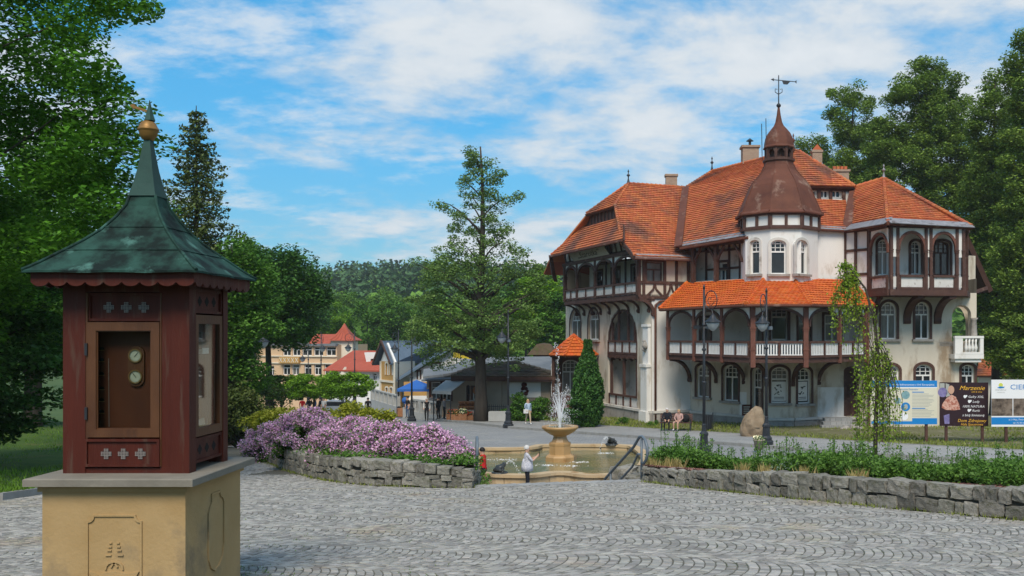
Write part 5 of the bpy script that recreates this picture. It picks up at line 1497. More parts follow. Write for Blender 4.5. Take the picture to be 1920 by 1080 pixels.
# second floor loggia between the left wing and the turret
fo = Facet(XY(1291, 64.6), XY(1398, 60.3))
window(fo, 1349, 1364, 492, 530, 0, sill=False, grid=False); wall(fo, 2.4, 6.3, M_plgrey)
for px_ in (1325, 1345, 1368, 1388): timber(fo, [(fo.u(px_), 2.4), (fo.u(px_), 6.2)], .15)
for z_ in (4.4, 5.6): timber(fo, [(fo.u(1325), z_), (fo.L, z_)], .14)
fo2 = Facet(XY(1293, 62.4), XY(1400, 58.2))
for px_ in (1300, 1343): post(fo2, fo2.u(px_), 3.2, 5.95, 0, .24)
timber(fo2, [(0, 5.85), (fo2.L, 5.85)], .2, .2, 0, name='head_beam')
for px_, s_ in ((1300, 1), (1343, -1), (1343, 1), (1392, -1)):
    u = fo2.u(px_); timber(fo2, [(u, 4.6), (u + s_ * .25, 5.1), (u + s_ * .75, 5.75)], .14, .14, 0, name='brace')

# ------------------------------------------------------------- right wing
Rp = [XY(1632, 57.2), XY(1831, 57.9)]
fR = Facet(*Rp)
window(fR, 1652, 1681, 566, 636, .5); window(fR, 1716, 1743, 566, 636, .5)
window(fR, 1654, 1686, 684, 745, .35, sill=False); window(fR, 1717, 1748, 683, 745, .35, sill=False); window(fR, 1803, 1827, 684, 745, .3, sill=False)
oa = fR.box4(1785, 1821, 572, 640); fR.ops.append((*oa, (oa[1] - oa[0]) * .48))
wall(fR, ZB, 2.6, M_plaster, depth=.4)
X1 = Rp[1]
fE = Facet(X1, X1 + V((0.2, 8)))
fE.ops.append((1.0, 4.6, oa[2], oa[3], 1.2)); wall(fE, ZB, 3.5, M_plaster, depth=.3)
slab([fR.p0 + fR.U * (oa[0] - .8), X1, X1 + V((0, 4.8)), fR.p0 + fR.U * (oa[0] - .8) + V((0, 4.8))], oa[2] - .3, oa[2] - .02, M_plgrey, 'loggia_floor')
g = MB(); q = fR.p0 + fR.U * (oa[0] - .1); g.quad((q.x, q.y + .4, oa[2]), (q.x, q.y + 4.6, oa[2]), (q.x, q.y + 4.6, oa[3] + .3), (q.x, q.y + .4, oa[3] + .3)); g.build('loggia_wall', M_plgrey, hotel)
# projecting stone balcony at the corner
ub0, ub1 = fR.u(1779), fR.u(1833)
fz = Facet(fR.p0 + fR.U * ub0 + fR.n * .75, fR.p0 + fR.U * ub1 + fR.n * .75)
zb0 = fz.z(664, .5); zb1 = fz.z(632, .5)
slab([fz.p0, fz.p1, fz.p1 - fz.n * .74, fz.p0 - fz.n * .74], zb0 - .28, zb0, M_plwhite, 'stone_balcony_floor')
slab([fz.p0 + fz.U * .1 - fz.n * .12, fz.p1 - fz.U * .1 - fz.n * .12, fz.p1 - fz.n * .74 - fz.U * .1, fz.p0 - fz.n * .74 + fz.U * .1], zb0 - .5, zb0 - .282, M_plwhite, 'stone_balcony_moulding')
g = MB(); g.beam(fz.w(0, zb1, -.1), fz.w(fz.L, zb1, -.1), .14, .24, fz.n3); g.beam(fz.w(.05, zb0 + .06, -.1), fz.w(fz.L - .05, zb0 + .06, -.1), .12, .22, fz.n3)
g.beam(fz.w(.28, zb0, -.1), fz.w(.28, zb1 - .07, -.1), .5, .2, fz.n3); g.beam(fz.w(fz.L - .12, zb0, -.1), fz.w(fz.L - .12, zb1 - .07, -.1), .22, .2, fz.n3)
sb_ = g.build('stone_balustrade', M_plwhite, hotel)
for k in range(4):
    q = fz.w(.78 + (fz.L - 1.2) * k / 3.2, 0, -.1); hgt = zb1 - zb0 - .14
    g = MB(); g.lathe([(.07, zb0 + .12), (.11, zb0 + .12 + hgt * .3), (.05, zb0 + .12 + hgt * .62), (.08, zb0 + .08 + hgt)], (q.x, q.y, 0), 10); g.build('baluster', M_plwhite, sb_, smooth=True)
q = fR.w(fR.u(1822), 0, .1); g = MB(); g.lathe([(.28, oa[2] + .1), (.20, oa[2] + .35), (.16, oa[2] + 1.3), (.26, oa[2] + 1.45)], (q.x, q.y - .2, 0), 12); g.build('stone_column', M_plinth, hotel, smooth=True)
# loggia
Lp = [XY(1630, 57.0), XY(1667, 54.7), XY(1809, 55.5), XY(1815, 57.9)]
slab(Lp, Z2 - .38, Z2, M_timber, 'loggia_floor'); slab(Lp, 6.5, 6.58, M_timber, 'loggia_ceiling')
fl_ = [Facet(Lp[i], Lp[i + 1]) for i in range(3)]
fbk = Facet(XY(1634, 57.15), XY(1812, 57.85))
window(fbk, 1646, 1667, 449, 516, .45); window(fbk, 1708, 1727, 452, 515, .45); window(fbk, 1753, 1781, 452, 516, .3, fm=M_timber, sill=False)
wall(fbk, Z2 - .1, 6.6, M_plwhite)
ar = [(fl_[0], .12, fl_[0].L - .12), (fl_[1], fl_[1].u(1684), fl_[1].u(1735)), (fl_[1], fl_[1].u(1746), fl_[1].u(1793))]
for f_, a_, b_ in ar:
    arch(f_, a_, b_, 4.85, 6.05, 0, .16, .14, M_timred, spandrel=M_plwhite, ztop=6.3)
    railing(f_, a_ + .1, b_ - .1, Z2 - .05, Z2 + .78, 0, 1, 'panel')
for f_ in fl_: timber(f_, [(0, 6.42), (f_.L, 6.42)], .26, .24, 0, name='head_beam'); timber(f_, [(0, Z2 - .2), (f_.L, Z2 - .2)], .34, .16, .06, name='floor_beam')
for f_, ps in ((fl_[0], (1631,)), (fl_[1], (1671, 1683, 1736, 1745, 1794, 1806)), (fl_[2], (1813,))):
    for p_ in ps: post(f_, min(max(f_.u(p_), .08), f_.L - .05), Z2 - .1, 6.4, 0, .17, M_timber)
for a_, b_ in ((1673, 1681), (1737.5, 1743.5), (1796, 1804)):
    g = MB(); u0_, u1_ = fl_[1].u(a_), fl_[1].u(b_); g.prism(o3(fl_[1], outline(u0_, u1_, 4.6, 6.3, 0), -.02), fl_[1].n3 * .02); g.build('white_strip', M_plwhite, hotel)
    g = MB(); g.prism(o3(fl_[1], outline(u0_, u1_, Z2 + .1, Z2 + .75, 0), -.02), fl_[1].n3 * .02); g.build('white_strip', M_peel, hotel)
for px_ in (1640, 1697, 1703, 1754, 1760):
    q = fR.p0 + fR.U * fR.u(px_); bracket((q.x, q.y - .05, Z2 - 1.85), (q.x + .1, q.y - 2.3 if px_ > 1650 else q.y - 1.0, Z2 - .42), .22, .22)
# rear gable with its barge board, right
ga, gb = P(1809, 440, 61), P(1857, 546, 62.5)
g = MB(); g.beam(ga, gb, .34, .16, (0, 1, 0)); g.build('barge_board', M_timber, hotel)
bk = V((0.6, 8, 0)); tiles(gb + bk, gb, ga, ga + bk, M_tile, 'roof_tiles')
fgw = Facet(XY(1800, 60.6), XY(1829, 61.4)); wall(fgw, 2.4, 5.2, M_plaster)
timber(fgw, [(fgw.u(1806), 3.1), (fgw.L, 3.1)], .2); timber(fgw, [(0, 2.5), (fgw.L, 2.5)], .25)
g = MB(); p_, q_ = P(1827, 548, 61.2), P(1850, 540, 62.2); g.beam(p_, q_, .22, .18, (0, 1, 0)); g.build('eaves_beam', M_timber, hotel)

# ------------------------------------------------------------- roofs of the main block and right wing
def R3(px, py, d): return P(px, py, d)
e0 = V((*XY(1275, 62.3), 5.85)); e1 = V((*XY(1402, 57.6), 6.1))
t0 = V((*XY(1335, 74), 12.95)); t1 = V((*XY(1489, 66), 13.0))
m0 = V((*XY(1288, 71.5), 11.3)); m1 = e1.lerp(t1, .76)
tiles(e0, e1, m1, m0, M_tile, 'roof_tiles'); tiles(m0, m1, t1, t0, M_tile, 'roof_tiles', under=True)
flash(e0 + V((-.15, -.2, 0)), m0 + V((-.1, 0, 0)), .55, M_rust, .08, .05, V((-.35, -.8, .6)))
flash(e0.lerp(t0, .02), e1.lerp(t1, .02), .6, M_lead, .04, .07, V((-.25, -.6, .8)))
g = MB(); g.tube([e0 + V((0, -.1, -.1)), e1 + V((0, -.1, -.1))], .09, 6); g.build('gutter', M_rust, hotel)
d0 = V((*XY(1470, 61.2), 9.84)); d1 = V((*XY(1603, 62.6), 9.95)); pk = V((*XY(1499, 66.3), 13.0))
tiles(d0, d1, pk, t1, M_tile, 'roof_tiles')
fdm = Facet(XY(1490, 61.9), XY(1601, 63.0))
for a_, b_ in ((1513, 1532), (1539, 1554), (1560, 1578)): window(fdm, a_, b_, 350, 371, 0, surround=True, sill=False, mull=True, grid=False)
wall(fdm, 8.6, 9.9, M_plwhite)
for px_ in (1508, 1536, 1557, 1582): timber(fdm, [(fdm.u(px_), 8.8), (fdm.u(px_), 9.85)], .22)
timber(fdm, [(0, 9.75), (fdm.L, 9.75)], .2)
l0 = V((*XY(1505, 57.6), 6.67)); l1 = V((*XY(1592, 58.4), 6.6)); l2 = V((*XY(1586, 62.7), 9.05)); l3 = V((*XY(1500, 61.7), 9.05))
tiles(l0, l1, l2, l3, M_tile, 'roof_tiles'); flash(l0, l1, .4, M_lead, .05, .03, V((0, -.6, .8)))
g = MB(); g.tube([l0 + V((0, -.1, -.12)), l1 + V((0, -.1, -.12))], .09, 6); g.build('gutter', M_rust, hotel)
eL = V((*XY(1588, 58.4), 6.62)); eF = V((*XY(1665, 54.2), 6.55)); eR = V((*XY(1822, 55.6), 6.45)); K = V((*XY(1657, 62.5), 10.45)); tl = V((*XY(1604, 62.9), 9.95))
def bell(a, b, c, d, m):      # slope whose last metre flares out
    a2, b2 = a.lerp(d, .17) + V((0, 0, -.18)), b.lerp(c, .17) + V((0, 0, -.18))
    tiles(a, b, b2, a2, m, 'roof_tiles'); tiles(a2, b2, c, d, m, 'roof_tiles')
bell(eL, eF, K, tl, M_tile); bell(eF, eR, K, K, M_tile)
hips([(eF, eF.lerp(K, .17) + V((0, 0, -.18))), (eF.lerp(K, .17) + V((0, 0, -.18)), K), (K, tl), (eR, K), (t0, t1), (m0, t0), (t1, pk), (pk, d1)], M_tile)
flash(eL, eF, .75, M_lead, .04, .10, (eF - eL).cross(Zup).normalized() * .55 + Zup * .8); flash(eF, eR, .75, M_lead, .04, .10, V((.0, -.5, .85)))
for a_, b_ in ((eL, eF), (eF, eR)):
    g = MB(); g.tube([a_ + V((0, -.12, -.10)), b_ + V((0, -.12, -.10))], .09, 6); g.build('gutter', M_rust, hotel)
flash(V((*XY(1588, 58.5), 6.7)), V((*XY(1601, 62.6), 9.6)), .6, M_rust, .06, .06, V((-.3, -.6, .8)))
# far sides of the roofs and the rear of the building
rear = [lw3(16, .5, 0), V((6, 84, 0)), V((26, 80, 0)), V((24.6, 68, 0))]
def plain(*pts, m=M_tile): g = MB(); g.prism(pts, (0, 0, -.12)); g.build('rear_roof_slope', m, hotel)
plain(t1, t0, V((9, 82, 6)), V((18, 76, 6))); plain(pk, d1 + V((0, .4, 0)), V((22, 76, 6)), V((18, 76, 6))); plain(K, tl, V((20, 74, 6)), V((24.5, 68, 6))); plain(eR, K, V((24.5, 68, 6)))
plain(t0, m0, V((7.5, 78, 8)), V((9, 82, 6)))
g = MB()
for a_, b_ in (((lw3(LWL, 0, 0)), rear[1]), (rear[1], rear[2]), (rear[2], rear[3])):
    g.quad((a_.x, a_.y, ZB), (b_.x, b_.y, ZB), (b_.x, b_.y, 6.2), (a_.x, a_.y, 6.2))
g.build('rear_wall', M_plaster, hotel)
slab([lw(15.5, .5), lw(.5, 3), XY(1440, 60), XY(1640, 59.5), V((24, 67)), V((24, 78)), V((8, 82))], 5.6, 5.7, M_timber, 'attic_floor')
# chimneys, finials, aerials
def chimney(px0, px1, pt, pb, d, cap):
    a_, b_ = P(px0, pt, d), P(px1, pb, d); w = b_.x - a_.x; g = MB(); c = ((a_.x + b_.x) / 2, d)
    g.box((*c, (a_.z + b_.z) / 2 - .6), (w, w * .8, a_.z - b_.z + 1.2)); g.box((*c, a_.z + .02), (w * 1.16, w * .96, .16)); o = g.build('chimney', M_brick, hotel)
    if cap == 1:
        g = MB(); g.tube([(c[0], c[1], a_.z), (c[0], c[1], a_.z + .55)], .1, 8); g.lathe([(.3, a_.z + .5), (.02, a_.z + .72)], (*c, 0), 10); g.build('cowl', M_iron, o)
    if cap == 2:
        g = MB(); g.prism([(c[0] - w * .6, d - w * .4, a_.z), (c[0] + w * .6, d - w * .4, a_.z), (c[0], d - w * .4, a_.z + .5)], (0, w * .8, 0)); g.build('chimney_roof', M_tile, o)
    if cap == 3:
        for k in range(4): g = MB(); g.tube([(c[0] - w * .38 + w * .25 * k, d, a_.z), (c[0] - w * .38 + w * .25 * k, d, a_.z + .4)], .13, 8); g.build('chimney_pot', M_tile, o)
chimney(1248, 1269, 330, 352, 73, 0); chimney(1391, 1421, 277, 306, 71, 1); chimney(1522, 1540, 285, 330, 65.5, 2); chimney(1561, 1589, 322, 336, 71, 3)
def finial(p, h, m=None):
    g = MB(); g.lathe([(.16, -.1), (.12, .1 * h), (.05, .35 * h), (.04, .5 * h), (.12, .56 * h), (.13, .62 * h), (.04, .7 * h), (.03, .8 * h), (.07, .85 * h), (.01, h)], p, 10); g.build('roof_finial', m or M_iron, hotel, smooth=True)
finial(lw3(8, 2, zR), 1.1); finial(t0, 1.2); finial(V((*XY(1487.5, 66), 13.0)), 1.25, M_rust); finial(K, 1.0, M_lead)
for px_, py_ in ((1429, 232), (1437, 222)):
    g = MB(); q = P(px_, 300, 68); g.tube([q, P(px_ - 1, py_, 68)], .03, 5); g.build('aerial', M_iron, hotel)
# steps to the side door with broken stone beside
for k in range(4):
    q0, q1 = XY(1538 + 3 * k, 55.0 + .55 * k), XY(1592 + 2 * k, 55.4 + .55 * k); g = MB()
    zt_ = -5.75 + .17 * (k + 1); g.prism([(q0.x, q0.y, -6.3), (q1.x, q1.y, -6.3), (q1.x, q1.y + .62, -6.3), (q0.x, q0.y + .62, -6.3)], (0, 0, zt_ + 6.3)); g.build('entrance_step', M_pave, hotel)
# ------------------------------------------------------------- porch with its tented roof
PCc = lw(9.3, -1.9); zE, zA = -1.55, .0; rp = 1.85
pp = [V((PCc.x + rp * math.cos(a_), PCc.y + rp * math.sin(a_))) for a_ in (PI * k / 3 + .2 for k in range(6))]
for k in range(6):
    a_, b_ = pp[k], pp[(k + 1) % 6]
    tiles((b_.x, b_.y, zE), (a_.x, a_.y, zE), (PCc.x, PCc.y, zA), (PCc.x, PCc.y, zA), M_tilenew, 'porch_roof_tiles', under=True) if (a_ - b_).cross(V((0, 1))) is not None else None
hips([((p.x, p.y, zE), (PCc.x, PCc.y, zA)) for p in pp], M_tilenew, .09)
pi_ = [PCc.lerp(p, .84) for p in pp]
for k in range(6):
    a_, b_ = pi_[k], pi_[(k + 1) % 6]
    f_ = Facet(b_, a_)
    if f_.n.y > .6: continue
    window(f_, .14, f_.L - .14, -4.6, zE - .35, .3, px=False, surround=False, sill=False); wall(f_, ZB, zE - .1, M_timred, depth=.1)
    post(f_, 0.02, ZB, zE - .1, .02, .2, M_timber, cap=False)
# ================================================================ vegetation
def quads(pts, size, rng, up=0.6, asp=0.6, droop=0.0):
    """one leaf-sized face at each point"""
    n = len(pts); p = np.asarray(pts, dtype=np.float64)
    nr = rng.normal(size=(n, 3)); nr /= np.linalg.norm(nr, axis=1)[:, None] + 1e-9
    nr[:, 2] = np.abs(nr[:, 2]) + up; nr /= np.linalg.norm(nr, axis=1)[:, None]
    a = rng.normal(size=(n, 3)); a[:, 2] -= droop; a -= nr * (a * nr).sum(1)[:, None]; a /= np.linalg.norm(a, axis=1)[:, None] + 1e-9
    b = np.cross(nr, a); s = size * rng.uniform(0.65, 1.35, n)
    a = a * (s / 2)[:, None]; b = b * (s * asp / 2)[:, None]
    return np.stack([p - a, p - b * 1.0 + a * .1, p + a, p + b * 1.0 + a * .1], 1).reshape(-1, 3)
def clump_pts(c, r, n, rng, shell=0.55):
    d = rng.normal(size=(n, 3)); d /= np.linalg.norm(d, axis=1)[:, None] + 1e-9
    rad = shell + (1 - shell) * rng.random(n) ** .7; rad = np.where(rng.random(n) < .25, rng.random(n), rad)
    return np.array(c) + d * rad[:, None] * np.array(r)
def envelope(es, n, rng, inner=0.35):
    """clump centres spread through ellipsoids (cx,cy,cz,rx,ry,rz), thicker towards the outside"""
    w = np.array([e[3] * e[4] * e[5] for e in es]) ** .75; w = w / w.sum(); out_ = []
    for i in rng.choice(len(es), n, p=w):
        e = es[i]; d = rng.normal(size=3); d /= np.linalg.norm(d); k = inner + (1 - inner) * rng.random() ** .45
        out_.append((e[0] + d[0] * k * e[3], e[1] + d[1] * k * e[4], e[2] + d[2] * k * e[5]))
    return out_
def limb(g, p, q, r0, r1, rng, sag=0.12, n=5):
    p, q = V(p), V(q); L = (q - p).length
    k1 = V(rng.normal(size=3)) * L * .06
    pts = []
    for i in range(n + 1):
        t = i / n; x = p.lerp(q, t) + k1 * math.sin(PI * t) + V((0, 0, L * sag * math.sin(PI * t)))
        pts.append(x)
    g.tube(pts, [r0 + (r1 - r0) * (i / n) ** .8 for i in range(n + 1)], 6)
def tree(name, label, cat, base, top, tr, clumps, cr, nleaf, size, m, seed, group=None, nlimb=14, flat=.7, up=.6, lean=(0, 0), bark=None, asp=.6, limbs_to=None, limb_r=.28, droop=0.0):
    rng = np.random.default_rng(seed); b = V(base); root = thing(name, b, label, cat, group)
    g = MB(); tp = V(top); n = 10; pts = []
    for i in range(n + 1):
        t = i / n; pts.append(b.lerp(tp, t) + V((math.sin(t * 5 + seed) * tr * .6 * t, math.cos(t * 4 + seed) * tr * .6 * t, 0)))
    pts[0] = b - V((0, 0, .4))
    g.tube(pts, [tr * (1.35 if i == 0 else 1) * (1 - .88 * i / n) for i in range(n + 1)], 10)
    g.build('trunk', bark or M_bark, root, smooth=True)
    P_ = []
    for c in clumps:
        k = rng.uniform(.7, 1.3) * cr
        P_.append(clump_pts(c[:3], (k, k, k * flat), int(nleaf * rng.uniform(.7, 1.3)), rng))
    v = quads(np.concatenate(P_), size, rng, up, asp, droop)
    tg = limbs_to if limbs_to is not None else [clumps[i] for i in rng.choice(len(clumps), min(nlimb, len(clumps)), replace=False)]
    g = MB()
    for c in tg:
        c = V(c[:3]); hd = (V((c.x, c.y)) - V((b.x, b.y))).length
        zt = max(b.z + (tp.z - b.z) * .22, c.z - hd * .55 - .3); t = min(.97, max(.15, (zt - b.z) / (tp.z - b.z)))
        limb(g, b.lerp(tp, t), c, max(.015, tr * limb_r * (1.15 - t)), .012, rng)
    lo = g.build('limbs', bark or M_bark, root, smooth=True); lo['kind'] = 'stuff'
    rawmesh('crown', v, 4, m, root)
    return root
def pxc(lst): return [tuple(P(*q)) for q in lst]

# ---- big beech at the left edge
q = np.random.default_rng(21)
es = [(-16.2, 20, 5.5, 4.9, 5, 6.5), (-16.4, 19, 1.2, 4.2, 4, 3.6), (-15.5, 21, 9.5, 4.6, 4, 4), (-16.0, 21.5, 3.2, 3.9, 3, 3)]
cl = envelope(es, 380, q, .45)
cl += pxc([(x + q.uniform(-14, 14), y + q.uniform(-10, 10), 19 + q.uniform(-1.2, 1.2)) for x, y in ((235, 272), (215, 262), (195, 255), (175, 250), (205, 205), (190, 190), (170, 160), (150, 130), (160, 70), (140, 45), (190, 150), (205, 330), (195, 345), (180, 365), (205, 372), (160, 320), (150, 280), (130, 220), (215, 8), (180, -4), (240, 12), (120, 340), (150, 400), (190, 400), (60, 430), (110, 440), (30, 330), (60, 240), (100, 120), (40, 60), (170, 420), (120, 470), (165, 455), (195, 290), (178, 300))])
cl = [c for c in cl if CX + c[0] / c[1] * F < 262 - max(0, (H - c[2] / c[1] * F - 400)) * .25]
tree('beech_tree', 'large spreading beech with drooping leaf sprays at the left edge of the lawn', 'tree', (-17.5, 19.5, -3.1), (-16.5, 20, 12), .42, cl, .80, 430, .12, LF_beech, 31, nlimb=40, flat=.45, up=.8, droop=.5, limb_r=.14)
# ---- low dark boughs under it
q = np.random.default_rng(22); es = [(-16.9, 26, -1.0, 1.7, 2, 1.9), (-18.0, 27, 1.2, 2.6, 2.5, 2.6)]
cl = [c for c in envelope(es, 150, q, .4) if CX + c[0] / c[1] * F < 112]
tree('hemlock_tree', 'dark low hanging evergreen boughs over the lawn left of the kiosk', 'tree', (-19.8, 28, -3.3), (-19.6, 28, 4), .3, cl, .75, 300, .16, LF_dark, 32, nlimb=22, flat=.4, droop=.6)
# ---- trees behind the lawn
def broad(name, label, px, py_top, d, rx, zc, rz, n, cr, nl, size, m, seed, group='trees behind the lawn', ry=None, extra=(), tr=None, keep=None, base_z=None, flat=.7, nlimb=16):
    q = np.random.default_rng(seed); x = (px - CX) / F * d; zb = ground(x, d) if base_z is None else base_z
    zt = (H - py_top) / F * d
    es = [(x, d, zc, rx, ry or rx, rz), (x + rx * .25, d, zc + rz * .3, rx * .7, rx * .7, rz * .68), (x - rx * .3, d, zc - rz * .15, rx * .75, rx * .75, rz * .7)] + list(extra)
    cl = envelope(es, n, q, .4)
    cl = [c for c in cl if c[2] < zt - cr * .3 and (keep is None or keep(c))]
    return tree(name, label, 'tree', (x, d, zb), (x, d, zt - .5), tr or rx * .07 + .1, cl, cr, nl, size, m, seed + 1, group, nlimb=nlimb, flat=flat)
broad('maple_tree', 'mid green tree whose crown shows left of the copper roof', 150, 330, 34, 2.6, 2.5, 3.6, 70, .9, 260, .2, LF_mid, 41)
broad('lime_tree', 'pale green tree standing behind the beech and the kiosk', 60, 200, 42, 4.5, 3, 6, 90, 1.1, 260, .24, LF_mid, 43)
broad('dark_maple_tree', 'dark green tree between the kiosk and the peach coloured building', 505, 455, 66, 3.9, 2.0, 4.0, 150, 1.1, 330, .24, LF_dark, 45, tr=.3, keep=lambda c: H - c[2] / c[1] * F < 640, extra=[(-25.3, 66, 4.2, 1.6, 1.6, 2.6), (-20.7, 66, 3.2, 1.4, 1.4, 2.4), (-23.5, 66, -1, 3.2, 2.5, 1.6)])
broad('young_maple_tree', 'bright green tree just right of the kiosk post', 432, 440, 46, 1.9, .3, 3.6, 90, .8, 280, .19, LF_mid, 47, extra=[(-17.8, 46, -2.3, 1.6, 1.6, 1.6), (-17.5, 46, 3.2, 1.0, 1, 1.3)])
broad('ash_tree', 'light green tree with a ragged top between the spruce and the dark tree', 455, 420, 74, 3.0, 3.0, 4.4, 90, 1.0, 260, .26, LF_mid, 49)
# ---- spruce
def spruce(px, py_top, d, rb, label, seed, zb=None):
    rng = np.random.default_rng(seed); x = (px - CX) / F * d; zb = ground(x, d) if zb is None else zb; zt = (H - py_top) / F * d
    root = thing('spruce_tree', (x, d, zb), label, 'tree'); hgt = zt - zb
    g = MB(); g.tube([(x, d, zb - .3), (x, d, zt)], [.28, .02], 8); g.build('trunk', M_bark, root)
    P_ = []; gl = MB(); z = zb + hgt * .12
    while z < zt - .15:
        f = (zt - z) / hgt; R = rb * f ** .72 + .08; nb = max(4, int(6 + 3 * f))
        a0 = rng.uniform(0, 6.3)
        for k in range(nb):
            a = a0 + 2 * PI * k / nb + rng.uniform(-.25, .25); L = R * rng.uniform(.6, 1.2)
            n = max(8, int(62 * L))
            t = rng.random(n) ** .75; sag = -.28 * L * t + .30 * L * t ** 2.2
            w = .17 * (1.15 - t) * L + .05
            off = rng.normal(size=(n, 3)) * np.stack([w, w, w * .5], 1); off[:, 2] -= np.abs(rng.normal(size=n)) * .10
            P_.append(np.stack([x + math.cos(a) * L * t, d + math.sin(a) * L * t, z + sag], 1) + off)
            gl.tube([(x, d, z), (x + math.cos(a) * L * .5, d + math.sin(a) * L * .5, z - .1 * L), (x + math.cos(a) * L * .95, d + math.sin(a) * L * .95, z + .0 * L)], [.035, .02, .008], 4)
        z += .36 + .24 * f
    o = gl.build('limbs', M_bark, root); o['kind'] = 'stuff'
    rawmesh('crown', quads(np.concatenate(P_), .21, rng, .3, .45), 4, LF_spruce, root)
spruce(368, 198, 48, 4.3, 'tall pointed spruce standing behind the kiosk', 51)
# ---- yew and shrubs in the left bed
def shrub(name, label, cat, c, r, n, cr, nl, size, m, seed, group=None, zb=None, m2=None, m2frac=.0, up=.5, keep=None, flat=.8, asp=.6):
    rng = np.random.default_rng(seed); c = V(c); zb = c.z - r[2] if zb is None else zb
    root = thing(name, (c.x, c.y, zb), label, cat, group)
    es = [(c.x, c.y, c.z, *r)]; cl = envelope(es, n, rng, .45)
    if keep: cl = [k for k in cl if keep(k)]
    P_ = np.concatenate([clump_pts(k, (cr * rng.uniform(.7, 1.3),) * 2 + (cr * flat,), nl, rng) for k in cl]); P_ = P_[P_[:, 2] > zb - .05]
    g = MB()
    for k in range(9):
        e = cl[rng.integers(len(cl))]; limb(g, (c.x + rng.uniform(-.15, .15), c.y + rng.uniform(-.15, .15), zb - .1), e, .03, .006, rng, 0)
    o = g.build('stems', M_bark, root); o['kind'] = 'stuff'
    if m2 is not None:
        top = (P_ - np.array(c)) / np.array(r); rad = np.sqrt((top ** 2).sum(1)) + .45 * top[:, 2]
        pick = rng.random(len(P_)) < np.clip((rad - .55) * 2.2, 0, 1) * m2frac
        rawmesh('blossom', quads(P_[pick] + rng.normal(size=(pick.sum(), 3)) * .02, size * .62, rng, .2, .9), 4, m2, root); P_ = P_[~pick]
    rawmesh('foliage', quads(P_, size, rng, up, asp), 4, m, root)
    return root
shrub('yew_shrub', 'tall brownish yew bush at the far end of the stone wall', 'shrub', P(452, 785, 43), (1.25, 1.2, 1.35), 70, .42, 260, .13, LF_yew, 61, zb=-5.3)
shrub('yellow_shrub', 'yellow green bush behind the lilac coloured bushes, nearest the dark yew', 'shrub', P(525, 800, 36), (1.2, 1.0, .55), 40, .4, 220, .12, LF_yellow, 62, 'yellow green bushes in the left bed')
shrub('yellow_shrub', 'yellow green bush showing above the middle of the lilac coloured bushes', 'shrub', P(645, 800, 29), (1.15, .9, .62), 44, .36, 220, .11, LF_yellow, 63, 'yellow green bushes in the left bed')
shrub('yellow_shrub', 'small yellow green bush nearest the steps, behind the lilac coloured bushes', 'shrub', P(702, 802, 28), (.6, .8, .42), 22, .3, 200, .10, LF_yellow, 64, 'yellow green bushes in the left bed')
for px, py, d, r, sd_, lb in ((520, 832, 30.5, (1.05, .95, .70), 65, 'lilac coloured flowering bush at the far left end of the row, by the wall bend'),
                              (580, 824, 26.2, (1.15, 1.0, .80), 66, 'lilac coloured flowering bush, the tallest of the row'),
                              (655, 838, 23.6, (.95, .8, .66), 67, 'lilac coloured flowering bush third along the wall from the yew'),
                              (720, 842, 22.8, (.85, .75, .60), 68, 'lilac coloured flowering bush in front of the smallest yellow bush'),
                              (782, 846, 22.4, (.80, .7, .58), 69, 'lilac coloured flowering bush second from the handrail'),
                              (838, 860, 22.1, (.56, .6, .46), 70, 'low lilac coloured flowering bush beside the handrail')):
    shrub('lilac_shrub', lb, 'shrub', P(px, py, d), r, int(60 * r[0]), .26, 520, .075, LF_plant, sd_, 'lilac coloured bushes along the stone wall', zb=P(px, py, d).z - r[2] * 1.05, m2=LF_lilac, m2frac=.80)
# ---- clipped maples in the street
for i, (px, py, d, r, lb) in enumerate(((528, 727, 66, 1.65, 'round clipped maple, leftmost of the three in the street'), (588, 724, 64, 1.9, 'round clipped maple, middle one of the three in the street'), (648, 722, 62, 1.75, 'round clipped maple, rightmost of the three in the street'))):
    c = P(px, py, d); q = np.random.default_rng(80 + i)
    cl = [k for k in envelope([(c.x, c.y, c.z - .1, r, r, .95)], 70, q, .5) if k[2] > c.z - .75]
    tree('ball_maple', lb, 'tree', (c.x, c.y, ground(c.x, c.y)), (c.x, c.y, c.z + .5), .12, cl, .42, 200, .16, LF_lime if i else LF_mid, 85 + i, 'clipped maples in the street', nlimb=12, flat=.6)
